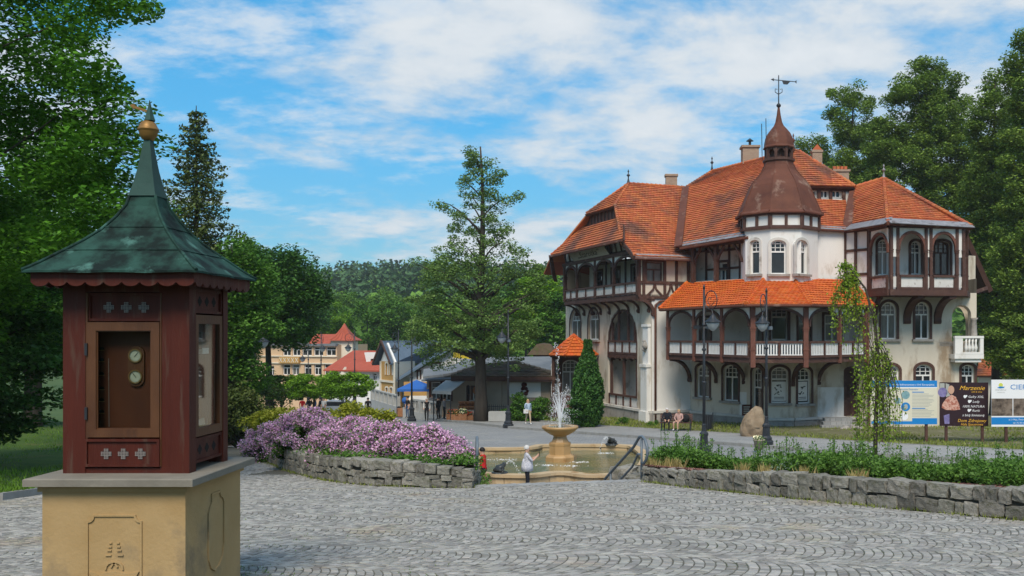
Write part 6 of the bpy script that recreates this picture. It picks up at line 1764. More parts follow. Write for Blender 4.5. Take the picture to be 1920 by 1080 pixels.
# ---- the open crowned tree in the middle
q = np.random.default_rng(91); DM = 66; cl = []
for y0, y1, a0, a1, n in ((285, 330, 872, 925, 15), (330, 375, 868, 938, 14), (375, 420, 855, 940, 16), (420, 470, 842, 962, 30), (465, 520, 815, 995, 52), (500, 560, 785, 1015, 70), (560, 620, 775, 1022, 90), (600, 660, 762, 1010, 100), (640, 690, 790, 980, 48)):
    for _ in range(n):
        x = q.uniform(a0, a1); dd = DM + q.uniform(-1, 1) * abs(a1 - a0) / 2 / F * DM * (1 - abs((x - 900) / (a1 - a0)))
        cl.append(tuple(P(x, q.uniform(y0, y1), dd)))
br = []
for pts in (((900, 470), (860, 410), (835, 390), (818, 378)), ((902, 430), (935, 395), (958, 375), (978, 365)), ((903, 380), (925, 350), (938, 320)), ((900, 400), (880, 365), (868, 340)), ((900, 540), (850, 515), (815, 500), (770, 490)), ((905, 540), (950, 510), (985, 490), (1008, 500)), ((905, 470), (935, 440), (950, 432)), ((900, 330), (890, 300), (880, 285)), ((903, 590), (960, 560), (1010, 548), (1020, 560)), ((900, 600), (840, 570), (790, 560), (765, 560))):
    for t in np.linspace(.4, 1, 6):
        k = t * (len(pts) - 1); i = min(int(k), len(pts) - 2); f = k - i
        x = pts[i][0] + (pts[i + 1][0] - pts[i][0]) * f; y = pts[i][1] + (pts[i + 1][1] - pts[i][1]) * f
        cl.append(tuple(P(x + q.uniform(-5, 5), y + q.uniform(-5, 5), DM + q.uniform(-.4, .4))))
    br.append(tuple(P(*pts[-1], DM)))
bs = P(903, 790, 66); bs.z = low_z(66)
tree('alder_tree', 'tall thin crowned tree with bare looking limbs in front of the shop', 'tree', bs, P(898, 275, DM), .46, cl, .58, 85, .18, LF_larch, 92, flat=.55, limbs_to=br + [cl[i] for i in q.choice(len(cl), 60, replace=False)], limb_r=.36)
# ---- tall trees behind the hotel
def poplar(px, top, d, es, n, sd_, lb, m=LF_poplar, tr=.4, cr=.85, nl=210, size=.25, keep=None):
    q = np.random.default_rng(sd_); E = []
    for (x, y, rx, ry) in es:
        c = P(x, y, d); E.append((c.x, c.y, c.z, rx / F * d, max(2.0, rx / F * d * .8), ry / F * d))
    cl = envelope(E, int(n * 2.6), q, .3)
    x = (px - CX) / F * d
    if keep: cl = [c for c in cl if keep(CX + c[0] / c[1] * F, H - c[2] / c[1] * F)]
    tree('broadleaf_tree', lb, 'tree', (x, d, ground(x, d)), (x, d, (H - top) / F * d - 1), tr, cl, cr, nl, size, m, sd_ + 1, 'tall trees round the hotel', nlimb=30, flat=.75)
poplar(1600, 155, 98, [(1590, 215, 48, 60), (1625, 290, 60, 70), (1600, 350, 60, 60)], 70, 101, 'slender tree showing over the roof left of the biggest tree behind the hotel')
poplar(1735, 115, 92, [(1735, 200, 75, 82), (1760, 290, 75, 110), (1690, 330, 80, 90), (1790, 430, 70, 130), (1745, 150, 50, 34), (1660, 270, 45, 60), (1810, 300, 45, 90)], 230, 103, 'biggest broad crowned tree directly behind the right wing of the hotel')
poplar(1525, 245, 104, [(1520, 290, 34, 45), (1545, 330, 40, 40)], 34, 105, 'small tree top showing between the chimney and the turret', nl=130)
poplar(1868, 130, 80, [(1865, 230, 45, 95), (1880, 360, 60, 120), (1862, 500, 60, 110), (1900, 620, 60, 90), (1845, 380, 40, 90)], 210, 107, 'tree with a dark bare trunk right of the hotel gable', tr=.5, cr=.75, size=.22, nl=190)
poplar(1935, 40, 72, [(1935, 150, 50, 100), (1945, 300, 70, 120), (1930, 480, 70, 150), (1925, 640, 70, 80)], 220, 109, 'very tall dark tree at the right edge above the signs', cr=.75, size=.22, nl=190)
poplar(1815, 560, 90, [(1850, 500, 50, 90), (1855, 600, 40, 60)], 60, 111, 'dark low tree in the gap right of the hotel', LF_dark, tr=.2)
# ---- bright trees on the valley slope
k = 0
for px, py, d, rx, rz, m, lb in ((1010, 560, 104, 3.2, 3.2, LF_lime, 'bright lime green tree left of the hotel balcony'), (985, 600, 112, 3.6, 3.0, LF_mid, 'round green tree behind the shop roof'), (1040, 610, 100, 2.6, 3.4, LF_mid, 'green tree touching the hotel corner'), (615, 615, 150, 3.3, 4.2, LF_lime, 'pale green round tree left of the red tower roof'), (690, 615, 160, 4.6, 4.6, LF_mid, 'broad green tree right of the red tower roof'), (735, 610, 165, 4.6, 4.6, LF_mid, 'green tree over the blue roofed house, left one'), (790, 608, 175, 5.0, 4.6, LF_hilldec, 'big green tree over the blue roofed house, middle one'), (850, 612, 170, 5.0, 4.4, LF_lime, 'lime green tree behind the middle tree'), (575, 585, 140, 3.6, 4.4, LF_mid, 'green tree behind the peach coloured building'), (640, 590, 190, 5.0, 4.6, LF_hilldec, 'tree on the slope over the red tower'), (720, 585, 200, 5.5, 4.6, LF_hilldec, 'tree on the slope between the tower and the blue roof'), (950, 590, 150, 4.6, 4.8, LF_mid, 'tree right of the thin crowned tree'), (540, 590, 130, 5, 5, LF_dark, 'dark tree behind the lamp by the peach building'), (470, 600, 120, 4.5, 6, LF_dark, 'dark tree filling the gap left of the peach building')):
    broad('valley_tree', lb, px, py - rz / d * F - 4, d, rx, (H - py) / F * d, rz, 46, rx * .3, 190, .045 * rx + .22, m, 120 + 3 * k, 'trees on the valley slope', tr=.25, nlimb=6); k += 1
# ---- wooded hillside: one mass
rng = np.random.default_rng(7); P_ = []; D_ = []
for _ in range(5200):
    y = 175 + 440 * rng.random() ** .8; x = rng.uniform(-.36, .10) * y if rng.random() < .72 else rng.uniform(.10, .52) * y
    z = ground(x, y); con = rng.random() < sstep(190, 330, y) * .9
    if con:
        h = rng.uniform(9, 16) * (1 + .15 * (y > 480)); n = 30; t = rng.random(n); r = (1 - t) * h * .17 + .3; a = rng.uniform(0, 6.3, n)
        P_.append(np.stack([x + r * np.cos(a), y + r * np.sin(a), z + h * (.12 + .88 * t)], 1))
    else:
        h = rng.uniform(8, 13); n = 46; d = rng.normal(size=(n, 3)); d /= np.linalg.norm(d, axis=1)[:, None]
        D_.append(np.array([x, y, z + h * .6]) + d * np.array([h * .34, h * .34, h * .42]))
v1 = quads(np.concatenate(P_), 2.3, rng, .5, .6, 1.2); v2 = quads(np.concatenate(D_), 2.4, rng, .6, .75)
rawmesh('hill_forest', v1, 4, LF_conif, None, 'stuff'); rawmesh('hill_woods', v2, 4, LF_hilldec, None, 'stuff')

# ---- beside the hotel
rng = np.random.default_rng(140); c = P(1102, 790, 58.5); c.z = low_z(58.5) + .1
th = thing('thuja_tree', c, 'dense cone shaped thuja in front of the hotel porch', 'tree'); hh = 5.3
n = 15000; t = rng.random(n) ** 1.25; a = rng.uniform(0, 2 * PI, n)
R = 1.12 * np.sin(np.clip(t * 1.0 + .10, 0, 1) * PI * .93) ** .65 * (1 - t * .55) * (1 + .12 * np.sin(a * 5 + t * 17) + .08 * np.sin(a * 11 - t * 30)); R *= np.where(rng.random(n) < .25, rng.random(n), 1) * rng.uniform(.88, 1.08, n)
pts = np.stack([c.x + R * np.cos(a), c.y + R * np.sin(a), c.z + .12 + t * hh], 1)
v = quads(pts, .24, rng, .1, .45, -1.6); rawmesh('crown', v, 4, LF_thuja, th); g = MB(); g.tube([c, c + V((0, 0, 4.5))], [.12, .02], 6); g.build('trunk', M_bark, th)
shrub('privet_hedge', 'square clipped green hedge in front of the shop wall', 'hedge', P(988, 770, 66), (1.65, .9, 1.15), 70, .4, 200, .14, LF_mid, 141, zb=low_z(66))
shrub('round_shrub', 'round green bush at the foot of the thuja', 'shrub', P(1076, 772, 57.5), (.62, .6, .8), 26, .3, 200, .12, LF_thuja, 142, zb=low_z(57.5))
shrub('small_shrub', 'small green bush at the foot of the wall under the big arch', 'shrub', P(1168, 792, 60.5), (.4, .3, .3), 8, .18, 120, .10, LF_mid, 143, 'small bushes by the hotel wall', zb=low_z(60.5))
shrub('small_shrub', 'small green bush by the hotel downpipe', 'shrub', P(1222, 798, 59.5), (.45, .3, .36), 9, .18, 120, .10, LF_mid, 144, 'small bushes by the hotel wall', zb=low_z(59.5))

# ---- weeping birch in the right bed
rng = np.random.default_rng(150); DB = 21.5
bx = P(1640, 880, DB); bz = bx.z + .0
wb = thing('weeping_birch', (bx.x, DB, bz), 'young weeping birch with trailing bright green twigs in the right bed', 'tree')
g = MB(); st_ = [P(1640, 905, DB), P(1642, 800, DB), P(1646, 680, DB), P(1640, 600, DB), P(1622, 540, DB), P(1598, 510, DB), P(1582, 500, DB)]
g.tube(st_, [.055, .05, .042, .034, .026, .018, .008], 8); g.build('trunk', M_bark, wb, smooth=True)
P_ = []; g = MB()
def trail(x, y, d, x1, y1, n, wd):
    a_, b_ = P(x, y, d), P(x1, y1, d + rng.uniform(-.25, .25)); pts = []
    for i in range(9):
        t = i / 8; q_ = V((a_.x + (b_.x - a_.x) * min(1, t * 1.7) , a_.y + (b_.y - a_.y) * t, a_.z + (b_.z - a_.z) * t ** 1.25 + .12 * math.sin(PI * min(1, t * 1.6)) * (1 - t))); pts.append(q_)
    g.tube(pts, [.012 * (1 - .8 * i / 8) for i in range(9)], 5)
    for _ in range(n):
        t = rng.random() * 8; i = min(7, int(t)); q_ = pts[i].lerp(pts[i + 1], t - i); P_.append((q_.x + rng.normal() * wd, q_.y + rng.normal() * wd, q_.z + rng.normal() * wd))
for _ in range(20): x = rng.uniform(1560, 1612); trail(rng.uniform(1580, 1610), rng.uniform(495, 535), DB, x, rng.uniform(560, 660) if x < 1585 else rng.uniform(560, 640), 85, .045)
for _ in range(6): trail(rng.uniform(1575, 1592), rng.uniform(492, 505), DB, rng.uniform(1572, 1600), rng.uniform(520, 570), 60, .04)
for _ in range(12): trail(rng.uniform(1600, 1640), rng.uniform(550, 600), DB, rng.uniform(1596, 1650), rng.uniform(640, 800), 60, .045)
for _ in range(22): trail(rng.uniform(1622, 1650), rng.uniform(640, 720), DB, rng.uniform(1600, 1668), rng.uniform(780, 880), 105, .05)
for _ in range(20): trail(rng.uniform(1645, 1665), rng.uniform(640, 700), DB, rng.uniform(1655, 1695), rng.uniform(770, 870), 55, .05)
o = g.build('twigs', M_bark, wb); o['kind'] = 'stuff'
rawmesh('crown', quads(np.array(P_), .062, rng, .1, .62, 1.5), 4, LF_birch, wb)

# ---- planting of the right bed: uncountable ground cover
rng = np.random.default_rng(160); Pl = []; Gy = []; Stx = []
def bed_pt(u, t):
    i = min(len(rbA) - 2, int(u * (len(rbA) - 1))); f = u * (len(rbA) - 1) - i
    p_ = rbA[i].lerp(rbA[i + 1], f).lerp(rbB[i].lerp(rbB[i + 1], f), t); return p_.x, p_.y, rb_z(p_.x, p_.y, t)
for _ in range(1300):
    u = rng.random() ** .8; t = .12 + .62 * rng.random() ** 1.2
    edge = .15 + .05 * math.sin(u * 30) + .03 * math.sin(u * 71)
    if t < edge + .02: t = edge + .02 + .1 * rng.random()
    x, y, z = bed_pt(u, t); h = rng.uniform(.30, .52) * (1 + .22 * math.sin(u * 17)); r = rng.uniform(.22, .42)
    n = 170; pts = clump_pts((x, y, z + h * .55), (r, r, h * .55), n, rng, .5)
    (Gy if rng.random() < .06 else Pl).append(pts)
    if rng.random() < .08:
        for _k in range(3): Stx.append((x + rng.normal() * .12, y + rng.normal() * .12, z + h, rng.uniform(.15, .5)))
rawmesh('bed_plants', quads(np.concatenate(Pl), .085, rng, .4, .5), 4, LF_plant, None, 'stuff'); rawmesh('silver_plants', quads(np.concatenate(Gy), .08, rng, .2, .3), 4, LF_grey, None, 'stuff')
g = MB(); Fl = []
for x, y, z, h in Stx:
    g.tube([(x, y, z - .3), (x + rng.normal() * .03, y, z + h)], .006, 4)
    for _k in range(16): Fl.append((x + rng.normal() * .04, y + rng.normal() * .04, z + h * rng.uniform(.3, 1.02)))
g.build('flower_stems', LF_plant, None, kind='stuff'); rawmesh('stem_leaves', quads(np.array(Fl), .06, rng, .2, .5), 4, LF_plant, None, 'stuff')
Tf = []
for u, t in ((.03, .05), (.10, .05), (.13, .05), (.30, .04), (.34, .045), (.41, .05), (.52, .05)):
    x, y, z = bed_pt(min(.99, u), t); 
    for _k in range(110): a = rng.uniform(0, 6.3); r = abs(rng.normal()) * .13; Tf.append((x + r * math.cos(a), y + r * math.sin(a), z))
blades('dry_grass_tufts', Tf, .2, LF_straw, 161, w=.12)
chips = []
for _ in range(12000):
    u, t = rng.random(), .22 * rng.random() ** 1.2; x, y, z = bed_pt(u, t + .005); chips.append((x, y, z + .012))
M_chip = mat('bark_chip', (0.13, 0.055, 0.045), (0.24, 0.13, 0.10), 8, 1.0, rand=.4, island=True)
rawmesh('bark_chips', quads(np.array(chips), .06, rng, .8, .5), 4, M_chip, None, 'stuff')
# weeds along the foot of the walls and low leaves in the left bed
Wd = []
for path, n in ((lw_path, 1500), (rw_path, 900)):
    ls = pathlen(path)
    for _ in range(n):
        p_, d_ = along(path, ls, rng.random() * ls[-1]); sgn = -1 if path is lw_path else 1; nn = V((d_.y, -d_.x)) * sgn * abs(rng.normal()) * .07
        Wd.append((p_.x + nn.x, p_.y + nn.y, plaza_z(p_.y) + .005))
blades('wall_weeds', Wd, .06, LF_grass2, 162, w=.3)
Wj = []
for _ in range(900):
    u_ = rng.random(); x_ = 430 + 420 * rng.random() ** 1.8; g_ = GP(x_, 1085 - 170 * rng.random() ** 1.4)
    if math.sin(g_.x * 3) + math.sin(g_.y * 2.3) > .2 and inside(g_.x, g_.y, SQ): Wj.append((g_.x, g_.y, plaza_z(g_.y) - .004))
blades('joint_weeds', Wj, .022, LF_grass, 163, w=.5)
Lb_ = []
for _ in range(260):
    u = rng.random() * (len(lbA) - 2); i = int(u); f = u - i; t = rng.random() ** 2 * .8 + .03; p_ = lbA[i].lerp(lbA[i + 1], f).lerp(lbB[i].lerp(lbB[i + 1], f), t)
    Lb_.append(clump_pts((p_.x, p_.y, lb_z(p_.x, p_.y, t) + .12), (.3, .3, .2), 70, rng))
rawmesh('left_bed_plants', quads(np.concatenate(Lb_), .085, rng, .4, .5), 4, LF_plant, None, 'stuff')

# ================================================================ the air between here and the hills
hz = MB(); hz.box((0, 400, 46), (1300, 1030, 118), 0)
M_haze = bpy.data.materials.new('haze'); M_haze.use_nodes = True
_t = M_haze.node_tree; _t.nodes.clear(); _o = _t.nodes.new('ShaderNodeOutputMaterial'); _v = _t.nodes.new('ShaderNodeVolumePrincipled')
_v.inputs['Color'].default_value = (0.86, 0.92, 1.0, 1); _v.inputs['Density'].default_value = 0.00022; _v.inputs['Anisotropy'].default_value = 0.0
_t.links.new(_v.outputs[0], _o.inputs['Volume'])
hz.build('haze', M_haze, None, kind='stuff')
# ================================================================ the street and the town below
M_peach = mat('peach_render', (0.60, 0.40, 0.24), (0.66, 0.46, 0.29), .8, .9)
M_cream = mat('cream_render', (0.66, 0.60, 0.47), (0.72, 0.66, 0.54), .8, .9)
M_ochre = mat('ochre_trim', (0.45, 0.25, 0.07), (0.52, 0.30, 0.10), 2, .8)
M_wallw = mat('white_render', (0.70, 0.69, 0.66), (0.76, 0.75, 0.72), .7, .9)
M_redroof = mat('red_sheet_roof', (0.32, 0.065, 0.035), (0.40, 0.09, 0.05), 1.2, .7)
M_blueroof = mat('blue_grey_roof', (0.085, 0.125, 0.175), (0.125, 0.17, 0.22), 1.0, .6)
M_greyroof = mat('grey_sheet_roof', (0.13, 0.14, 0.15), (0.20, 0.21, 0.22), 1.0, .6)
M_mossroof = mat('mossy_brown_shingle', (0.060, 0.040, 0.026), (0.10, 0.072, 0.045), 3, .95, .5, 12, c3=(0.055, 0.065, 0.018), c3amt=.2, c3scale=1.2, rand=.3, island=True)
M_shopw = mat('shop_render', (0.30, 0.25, 0.19), (0.37, 0.31, 0.24), 1.2, .9)
M_greencl = mat('green_canvas', (0.01, 0.10, 0.05), None, rough=.8)
M_bluecl = mat('blue_canvas', (0.02, 0.10, 0.36), (0.03, 0.13, 0.42), 1.5, .8)
M_greycl = mat('grey_awning', (0.30, 0.31, 0.31), (0.36, 0.37, 0.37), 2, .8)
M_yellow = mat('yellow_banner', (0.70, 0.52, 0.04), None, rough=.7)
M_concrete = mat('concrete', (0.33, 0.33, 0.31), (0.42, 0.42, 0.40), 1.5, .9)
M_basket = mat('wicker', (0.26, 0.11, 0.05), (0.36, 0.18, 0.09), 8, .9, .6, 30)
M_pot = mat('clay_pot', (0.30, 0.25, 0.20), (0.36, 0.30, 0.25), 3, .8)
_hotel = hotel
class Root:
    pass
def house(name, label, base, cat='building', group=None):
    global hotel
    hotel = thing(name, base, label, cat, group); return hotel      # the wall and window builders hang on the current building
def quadroof(pts, m, name='roof', t=.15):
    g = MB(); g.prism(pts, (0, 0, -t)); return g.build(name, m, hotel)

# ---- peach coloured building with a tented tower
d_ = 116
house('town_building', 'peach coloured town building with a small red tented corner tower', (*XY(560, d_), low_z(d_)))
f = Facet(XY(446, 119), XY(632, 114)); zt_, zb_ = (H - 646) / F * 116, -10.5
for a, b in ((566, 584.5), (588, 606), (611, 629.5), (530, 545), (548, 563)): window(f, a, b, 650, 667, 0, surround=False, sill=False, grid=False)
for a, b in ((530, 544), (547, 561), (570, 584), (589, 602), (608, 622)): window(f, a, b, 683, 703, 0, surround=False, sill=False, grid=False)
for a, b in ((505, 514), (458, 462), (467, 471), (484, 492)): window(f, a, b, 686, 704, 0, surround=False, sill=True, grid=False)
wall(f, zb_, zt_, M_peach, depth=.2)
fs_ = Facet(f.p1, f.p1 + V((1.5, 9))); wall(fs_, zb_, zt_, M_peach)
q = f.box4(528, 565, 669, 681); g = MB(); g.prism(o3(f, outline(*q, 0), .02), f.n3 * .5); o = g.build('balcony', M_ochre, hotel)
for k in range(5):
    u = q[0] + (q[1] - q[0]) * (k + .5) / 5; g = MB()
    for s in (-1, 1): g.beam(f.w(u - .2, q[2] + .12 if s > 0 else q[3] - .12, .54), f.w(u + .2, q[3] - .12 if s > 0 else q[2] + .12, .54), .07, .03, f.n3)
    g.build('lattice', M_cream, o)
for y_ in (646.5, 668, 681): g = MB(); g.beam(f.w(0, f.z(y_, f.L * .7), .08), f.w(f.L, f.z(y_, f.L * .7), .08), .3 if y_ < 650 else .12, .5 if y_ < 650 else .2, f.n3); g.build('cornice', M_greyroof if y_ < 650 else M_cream, hotel)
p = f.w(f.u(566), zt_, -1.2); p2 = f.w(f.u(608), zt_, -1.2); quadroof([p, p2, p2 + V((0, 3, 1.3)), p + V((0, 3, 1.3))], M_redroof)
p = f.w(0, zt_, .3); p2 = f.w(f.L, zt_, .3); quadroof([p, p2, p2 + V((0, 9, .3)), p + V((0, 9, .3))], M_greyroof)
tc_ = XY(646, 116.5); hw = 1.35; g = MB(); g.box((tc_.x, tc_.y, (zb_ + (H - 638) / F * 115) / 2), (2 * hw, 2 * hw, (H - 638) / F * 115 - zb_)); g.build('tower', M_cream, hotel)
ze = (H - 638) / F * 115; g = MB(); g.lathe([(2.35 * 1.06, ze - .05), (2.3 * 1.06, ze + .05), (1.7, ze + .38), (1.0, ze + .95), (.45, ze + 1.55), (.05, ze + 2.1)], (tc_.x, tc_.y, 0), 4, ph=PI / 4); tr_ = g.build('tower_roof', M_redroof, hotel)
for k in range(-2, 3):
    g = MB(); g.tube([(tc_.x + k * .62 * s, tc_.y - 1.02 * r_, z + .02) for s, r_, z in ((1, 1.72, ze + .06), (.70, 1.2, ze + .38), (.42, .72, ze + .95), (.2, .33, ze + 1.5))], .035, 4); g.build('roof_seam', M_redroof, tr_)

# ---- red roofed house
house('red_roofed_house', 'low white house with a wide red hipped roof and white chimney', (*XY(665, 105), low_z(105)))
za_, zr_ = (H - 694) / F * 102, (H - 657) / F * 108
A, B, C, D = (V((*XY(606, 103), za_)), V((*XY(718, 101), za_)), V((*XY(724, 112), za_)), V((*XY(622, 114), za_)))
r0, r1 = V((*XY(662, 108), zr_)), V((*XY(704, 107), zr_))
for pts in ((A, B, r1, r0), (D, A, r0), (B, C, r1), (C, D, r0, r1)): quadroof(pts, M_redroof)
f = Facet(XY(614, 103.8), XY(714, 102)); window(f, 699, 706, 700, 713, 0, surround=False, sill=False, grid=False); window(f, 640, 652, 700, 716, 0, surround=False, sill=False, grid=False); wall(f, -10, za_, M_wallw); wall(Facet(f.p1, f.p1 + V((.7, 9))), -10, za_, M_wallw)
g = MB(); p = P(696, 690, 104.5); g.prism([P(683, 661, 104), P(706, 661, 104), P(706, 672, 104), P(695, 673, 104), P(694, 690, 104), P(689, 688, 104)], (0, 1.2, 0)); g.build('chimney', M_wallw, hotel)
g = MB(); a_ = P(646, 700, 102.5); g.prism([P(634, 706, 102.4), P(659, 706, 102.4), P(646, 688, 102.4)], (0, .8, 0)); g.build('dormer', M_cream, hotel)

# ---- blue roofed house
house('blue_roofed_house', 'cream and ochre gabled house with a steep blue grey roof', (*XY(728, 93), low_z(93)))
g0, g1 = XY(714, 95), XY(740, 91.5); f = Facet(g0, g1); ft2 = (f.L)
zE_, zP = (H - 678) / F * 93, (H - 639) / F * 93; zb_ = -9
f.ops = []
for a, b in ((723, 727.5), (731.5, 736)):
    window(f, a, b, 681, 703, .2, surround=M_cream, sill=False, grid=False, mull=False); window(f, a, b, 727, 738, .1, surround=M_cream, sill=False, grid=False, mull=False)
wall(f, zb_, zE_, M_ochre, depth=.15)
g = MB(); g.prism([f.w(-.02, zE_, 0), f.w(f.L, zE_, 0), f.w(f.L * .45, zP - .2, 0)], f.n3 * -.2); g.build('gable', M_wallw, hotel)
for u_ in (0.05, f.L - .05, ): g = MB(); g.beam(f.w(u_, zb_, .04), f.w(u_, zE_, .04), .35, .1, f.n3); g.build('corner_trim', M_cream, hotel)
g = MB(); g.beam(f.w(0, f.z(714, 1), .06), f.w(f.L, f.z(714, 1), .06), .2, .14, f.n3); g.build('storey_band', M_cream, hotel)
f2_ = Facet(g1, XY(778, 97)); wall(f2_, zb_, zE_, M_cream)
for px_ in (752, 757, 768): 
    u = f2_.u(px_); g = MB(); g.beam(f2_.w(u, zb_, .05), f2_.w(u, -5.6, .05), .35, .1, f2_.n3); g.build('pilaster', M_ochre if px_ != 757 else M_cream, hotel)
ap = f.w(f.L * .45, zP, .6); bkv = V((4.4, 9.5, .0))
quadroof([f.w(f.L + .45, zE_ - .1, .6), V((*XY(780, 97.5), zE_ - .1)), ap + bkv, ap], M_blueroof)
quadroof([f.w(-.75, zE_ - .3, .6), ap, ap + bkv, f.w(-.75, zE_ - .3, .6) + bkv], M_blueroof)
for a_, b_ in ((f.w(-.8, zE_ - .35, .63), ap), (ap, f.w(f.L + .45, zE_ - .1, .63))):
    g = MB(); g.beam(a_, b_, .25, .1, f.n3); g.build('barge_board', M_timber, hotel)
for k in range(14):
    t = k / 13; g = MB(); g.tube([f.w(f.L + .45, zE_ - .07, .6).lerp(V((*XY(780, 97.5), zE_ - .07)), t), ap.lerp(ap + bkv, t) + V((0, 0, .03))], .025, 4); g.build('standing_seam', M_blueroof, hotel)
# ---- white gabled house beside it
house('white_gabled_house', 'white gabled house with grey blue eaves behind the market stalls', (*XY(840, 88), low_z(88)))
f = Facet(XY(768, 90), XY(948, 86)); zE_, zP = (H - 706) / F * 88, (H - 646) / F * 88
window(f, 811, 824, 682, 692, 0, surround=M_timber, sill=False, grid=False); window(f, 784, 787.5, 697, 711, 0, surround=M_timber, sill=False, grid=False, mull=False)
f.ops = []
um = f.u(860)
g = MB(); g.prism([f.w(0, -8.8, 0), f.w(f.L, -8.8, 0), f.w(f.L, zE_, 0), f.w(um, zP - .2, 0), f.w(0, zE_, 0)], f.n3 * -.3); g.build('gable_wall', M_wallw, hotel)
ap = f.w(um, zP, .7); el, er = f.w(-1.0, zE_ - .35, .7), f.w(f.L + .6, zE_ - .3, .7); bk = V((-1.5, 11, .3))
quadroof([el, ap, ap + bk, el + bk], M_blueroof, t=.22); quadroof([ap, er, er + bk, ap + bk], M_blueroof, t=.22)
g = MB(); g.prism([P(757, 742, 86.5), P(812, 742, 86), P(812, 716, 86), P(757, 716, 86.5)], (0, .2, 0)); g.build('ochre_wall', M_ochre, hotel)

# ---- shops
house('long_grey_roof_shop', 'long low market hall with grey sheet roof behind the brown roofed shop', (*XY(960, 80), low_z(80)))
zr_, ze_ = (H - 668) / F * 84, (H - 702) / F * 77
quadroof([P(790, 712, 78), P(1046, 706, 77), P(1046, 668, 85), P(880, 670, 85)], M_greyroof); quadroof([P(880, 670, 85), P(1046, 668, 85), P(1046, 690, 96), P(880, 690, 96)], M_greyroof)
f = Facet(XY(800, 78.6), XY(1044, 77.8)); window(f, 808, 826, 716, 748, 0, surround=M_kred, sill=False, grid=False); window(f, 829, 845, 716, 752, 0, surround=M_kred, sill=False, grid=False); wall(f, -8, ze_ - .1, M_shopw)
g = MB(); g.prism([P(794, 692, 78), P(870, 680, 78), P(890, 690, 76), P(830, 702, 75), P(793, 706, 76)], (0, 0, -.18)); g.build('canopy_roof', M_greyroof, hotel)
g = MB(); g.box((*XY(1020, 88), (H - 672) / F * 88), (1.9, 2, 1.2)); g.build('roof_turret', M_timber, hotel)
g = MB(); p = XY(1020, 88); g.lathe([(2.1, (H - 665) / F * 88), (.9, (H - 645) / F * 88), (.02, (H - 643) / F * 88)], (p.x, p.y, 0), 4, ph=PI / 4); g.build('turret_roof', M_mossroof, hotel)

house('brown_roofed_shop', 'flower shop with a mossy brown hipped roof behind the thin crowned tree', (*XY(950, 70), low_z(70)))
ze_, zr_ = (H - 706) / F * 70, (H - 676) / F * 73.5
fl0, fl1 = V((*XY(846, 70.5), ze_)), V((*XY(1042, 69.5), ze_)); bk0, bk1 = V((*XY(850, 78), ze_)), V((*XY(1042, 78), ze_))
ra, rb = V((*XY(897, 74.5), zr_ - .35)), V((*XY(963, 73.8), zr_))
tiles(fl0, fl1, rb, ra, M_mossroof, 'roof_shingles', w=.5, c=.42, lift=.05); tiles(bk0, fl0, ra, ra, M_mossroof, 'roof_shingles', w=.5, c=.42); tiles(fl1, bk1, rb, rb, M_mossroof, 'roof_shingles', w=.5, c=.42)
g = MB(); g.beam(fl0 + V((0, -.05, -.12)), fl1 + V((0, -.05, -.12)), .12, .22, Zup); g.beam(fl0 + V((0, -.02, -.22)), fl1 + V((0, -.02, -.22)), .06, .26, Zup); g.build('eaves_fascia', M_timber, hotel)
f = Facet(XY(872, 71.4), XY(1032, 70.4)); window(f, 886, 902, 727, 750, 0, surround=M_timber, sill=True, grid=False); window(f, 847 + 27, 881, 722, 775, .4, surround=False, sill=False, grid=False, fm=M_timber)
wall(f, -7.6, ze_, M_shopw); wall(Facet(f.p1, f.p1 + V((.8, 7))), -7.6, ze_, M_shopw); wall(Facet(f.p0 + V((-.5, 7)), f.p0), -7.6, ze_, M_shopw)
q = f.box4(955, 1014, 717, 745); g = MB(); g.prism(o3(f, outline(*q, 0), .02), f.n3 * .04); o = g.build('white_panel', M_wallw, hotel)
g = MB(); c_ = f.w(f.u(984), f.z(726, 3), .065)
for k in range(9): g.ball(c_ + f.u3 * rnd.uniform(-.3, .3) + Zup * rnd.uniform(-.5, .3), rnd.uniform(.08, .18), 5)
g.build('hanging_figure', M_kred, o)
g = MB(); g.beam(f.w(f.u(929), -7.6, .03), f.w(f.u(929), ze_, .03), 1.0, .12, f.n3); g.build('pilaster', M_shopw, hotel)
g = MB(); c_ = f.w(f.u(896), f.z(732, 1), .12); g.tube([c_ + f.u3 * (.28 * math.cos(t)) + Zup * (.28 * math.sin(t)) for t in (2 * PI * i / 12 for i in range(12))], .09, 6, closed=True); g.build('wreath', M_basket, hotel)
hotel = _hotel
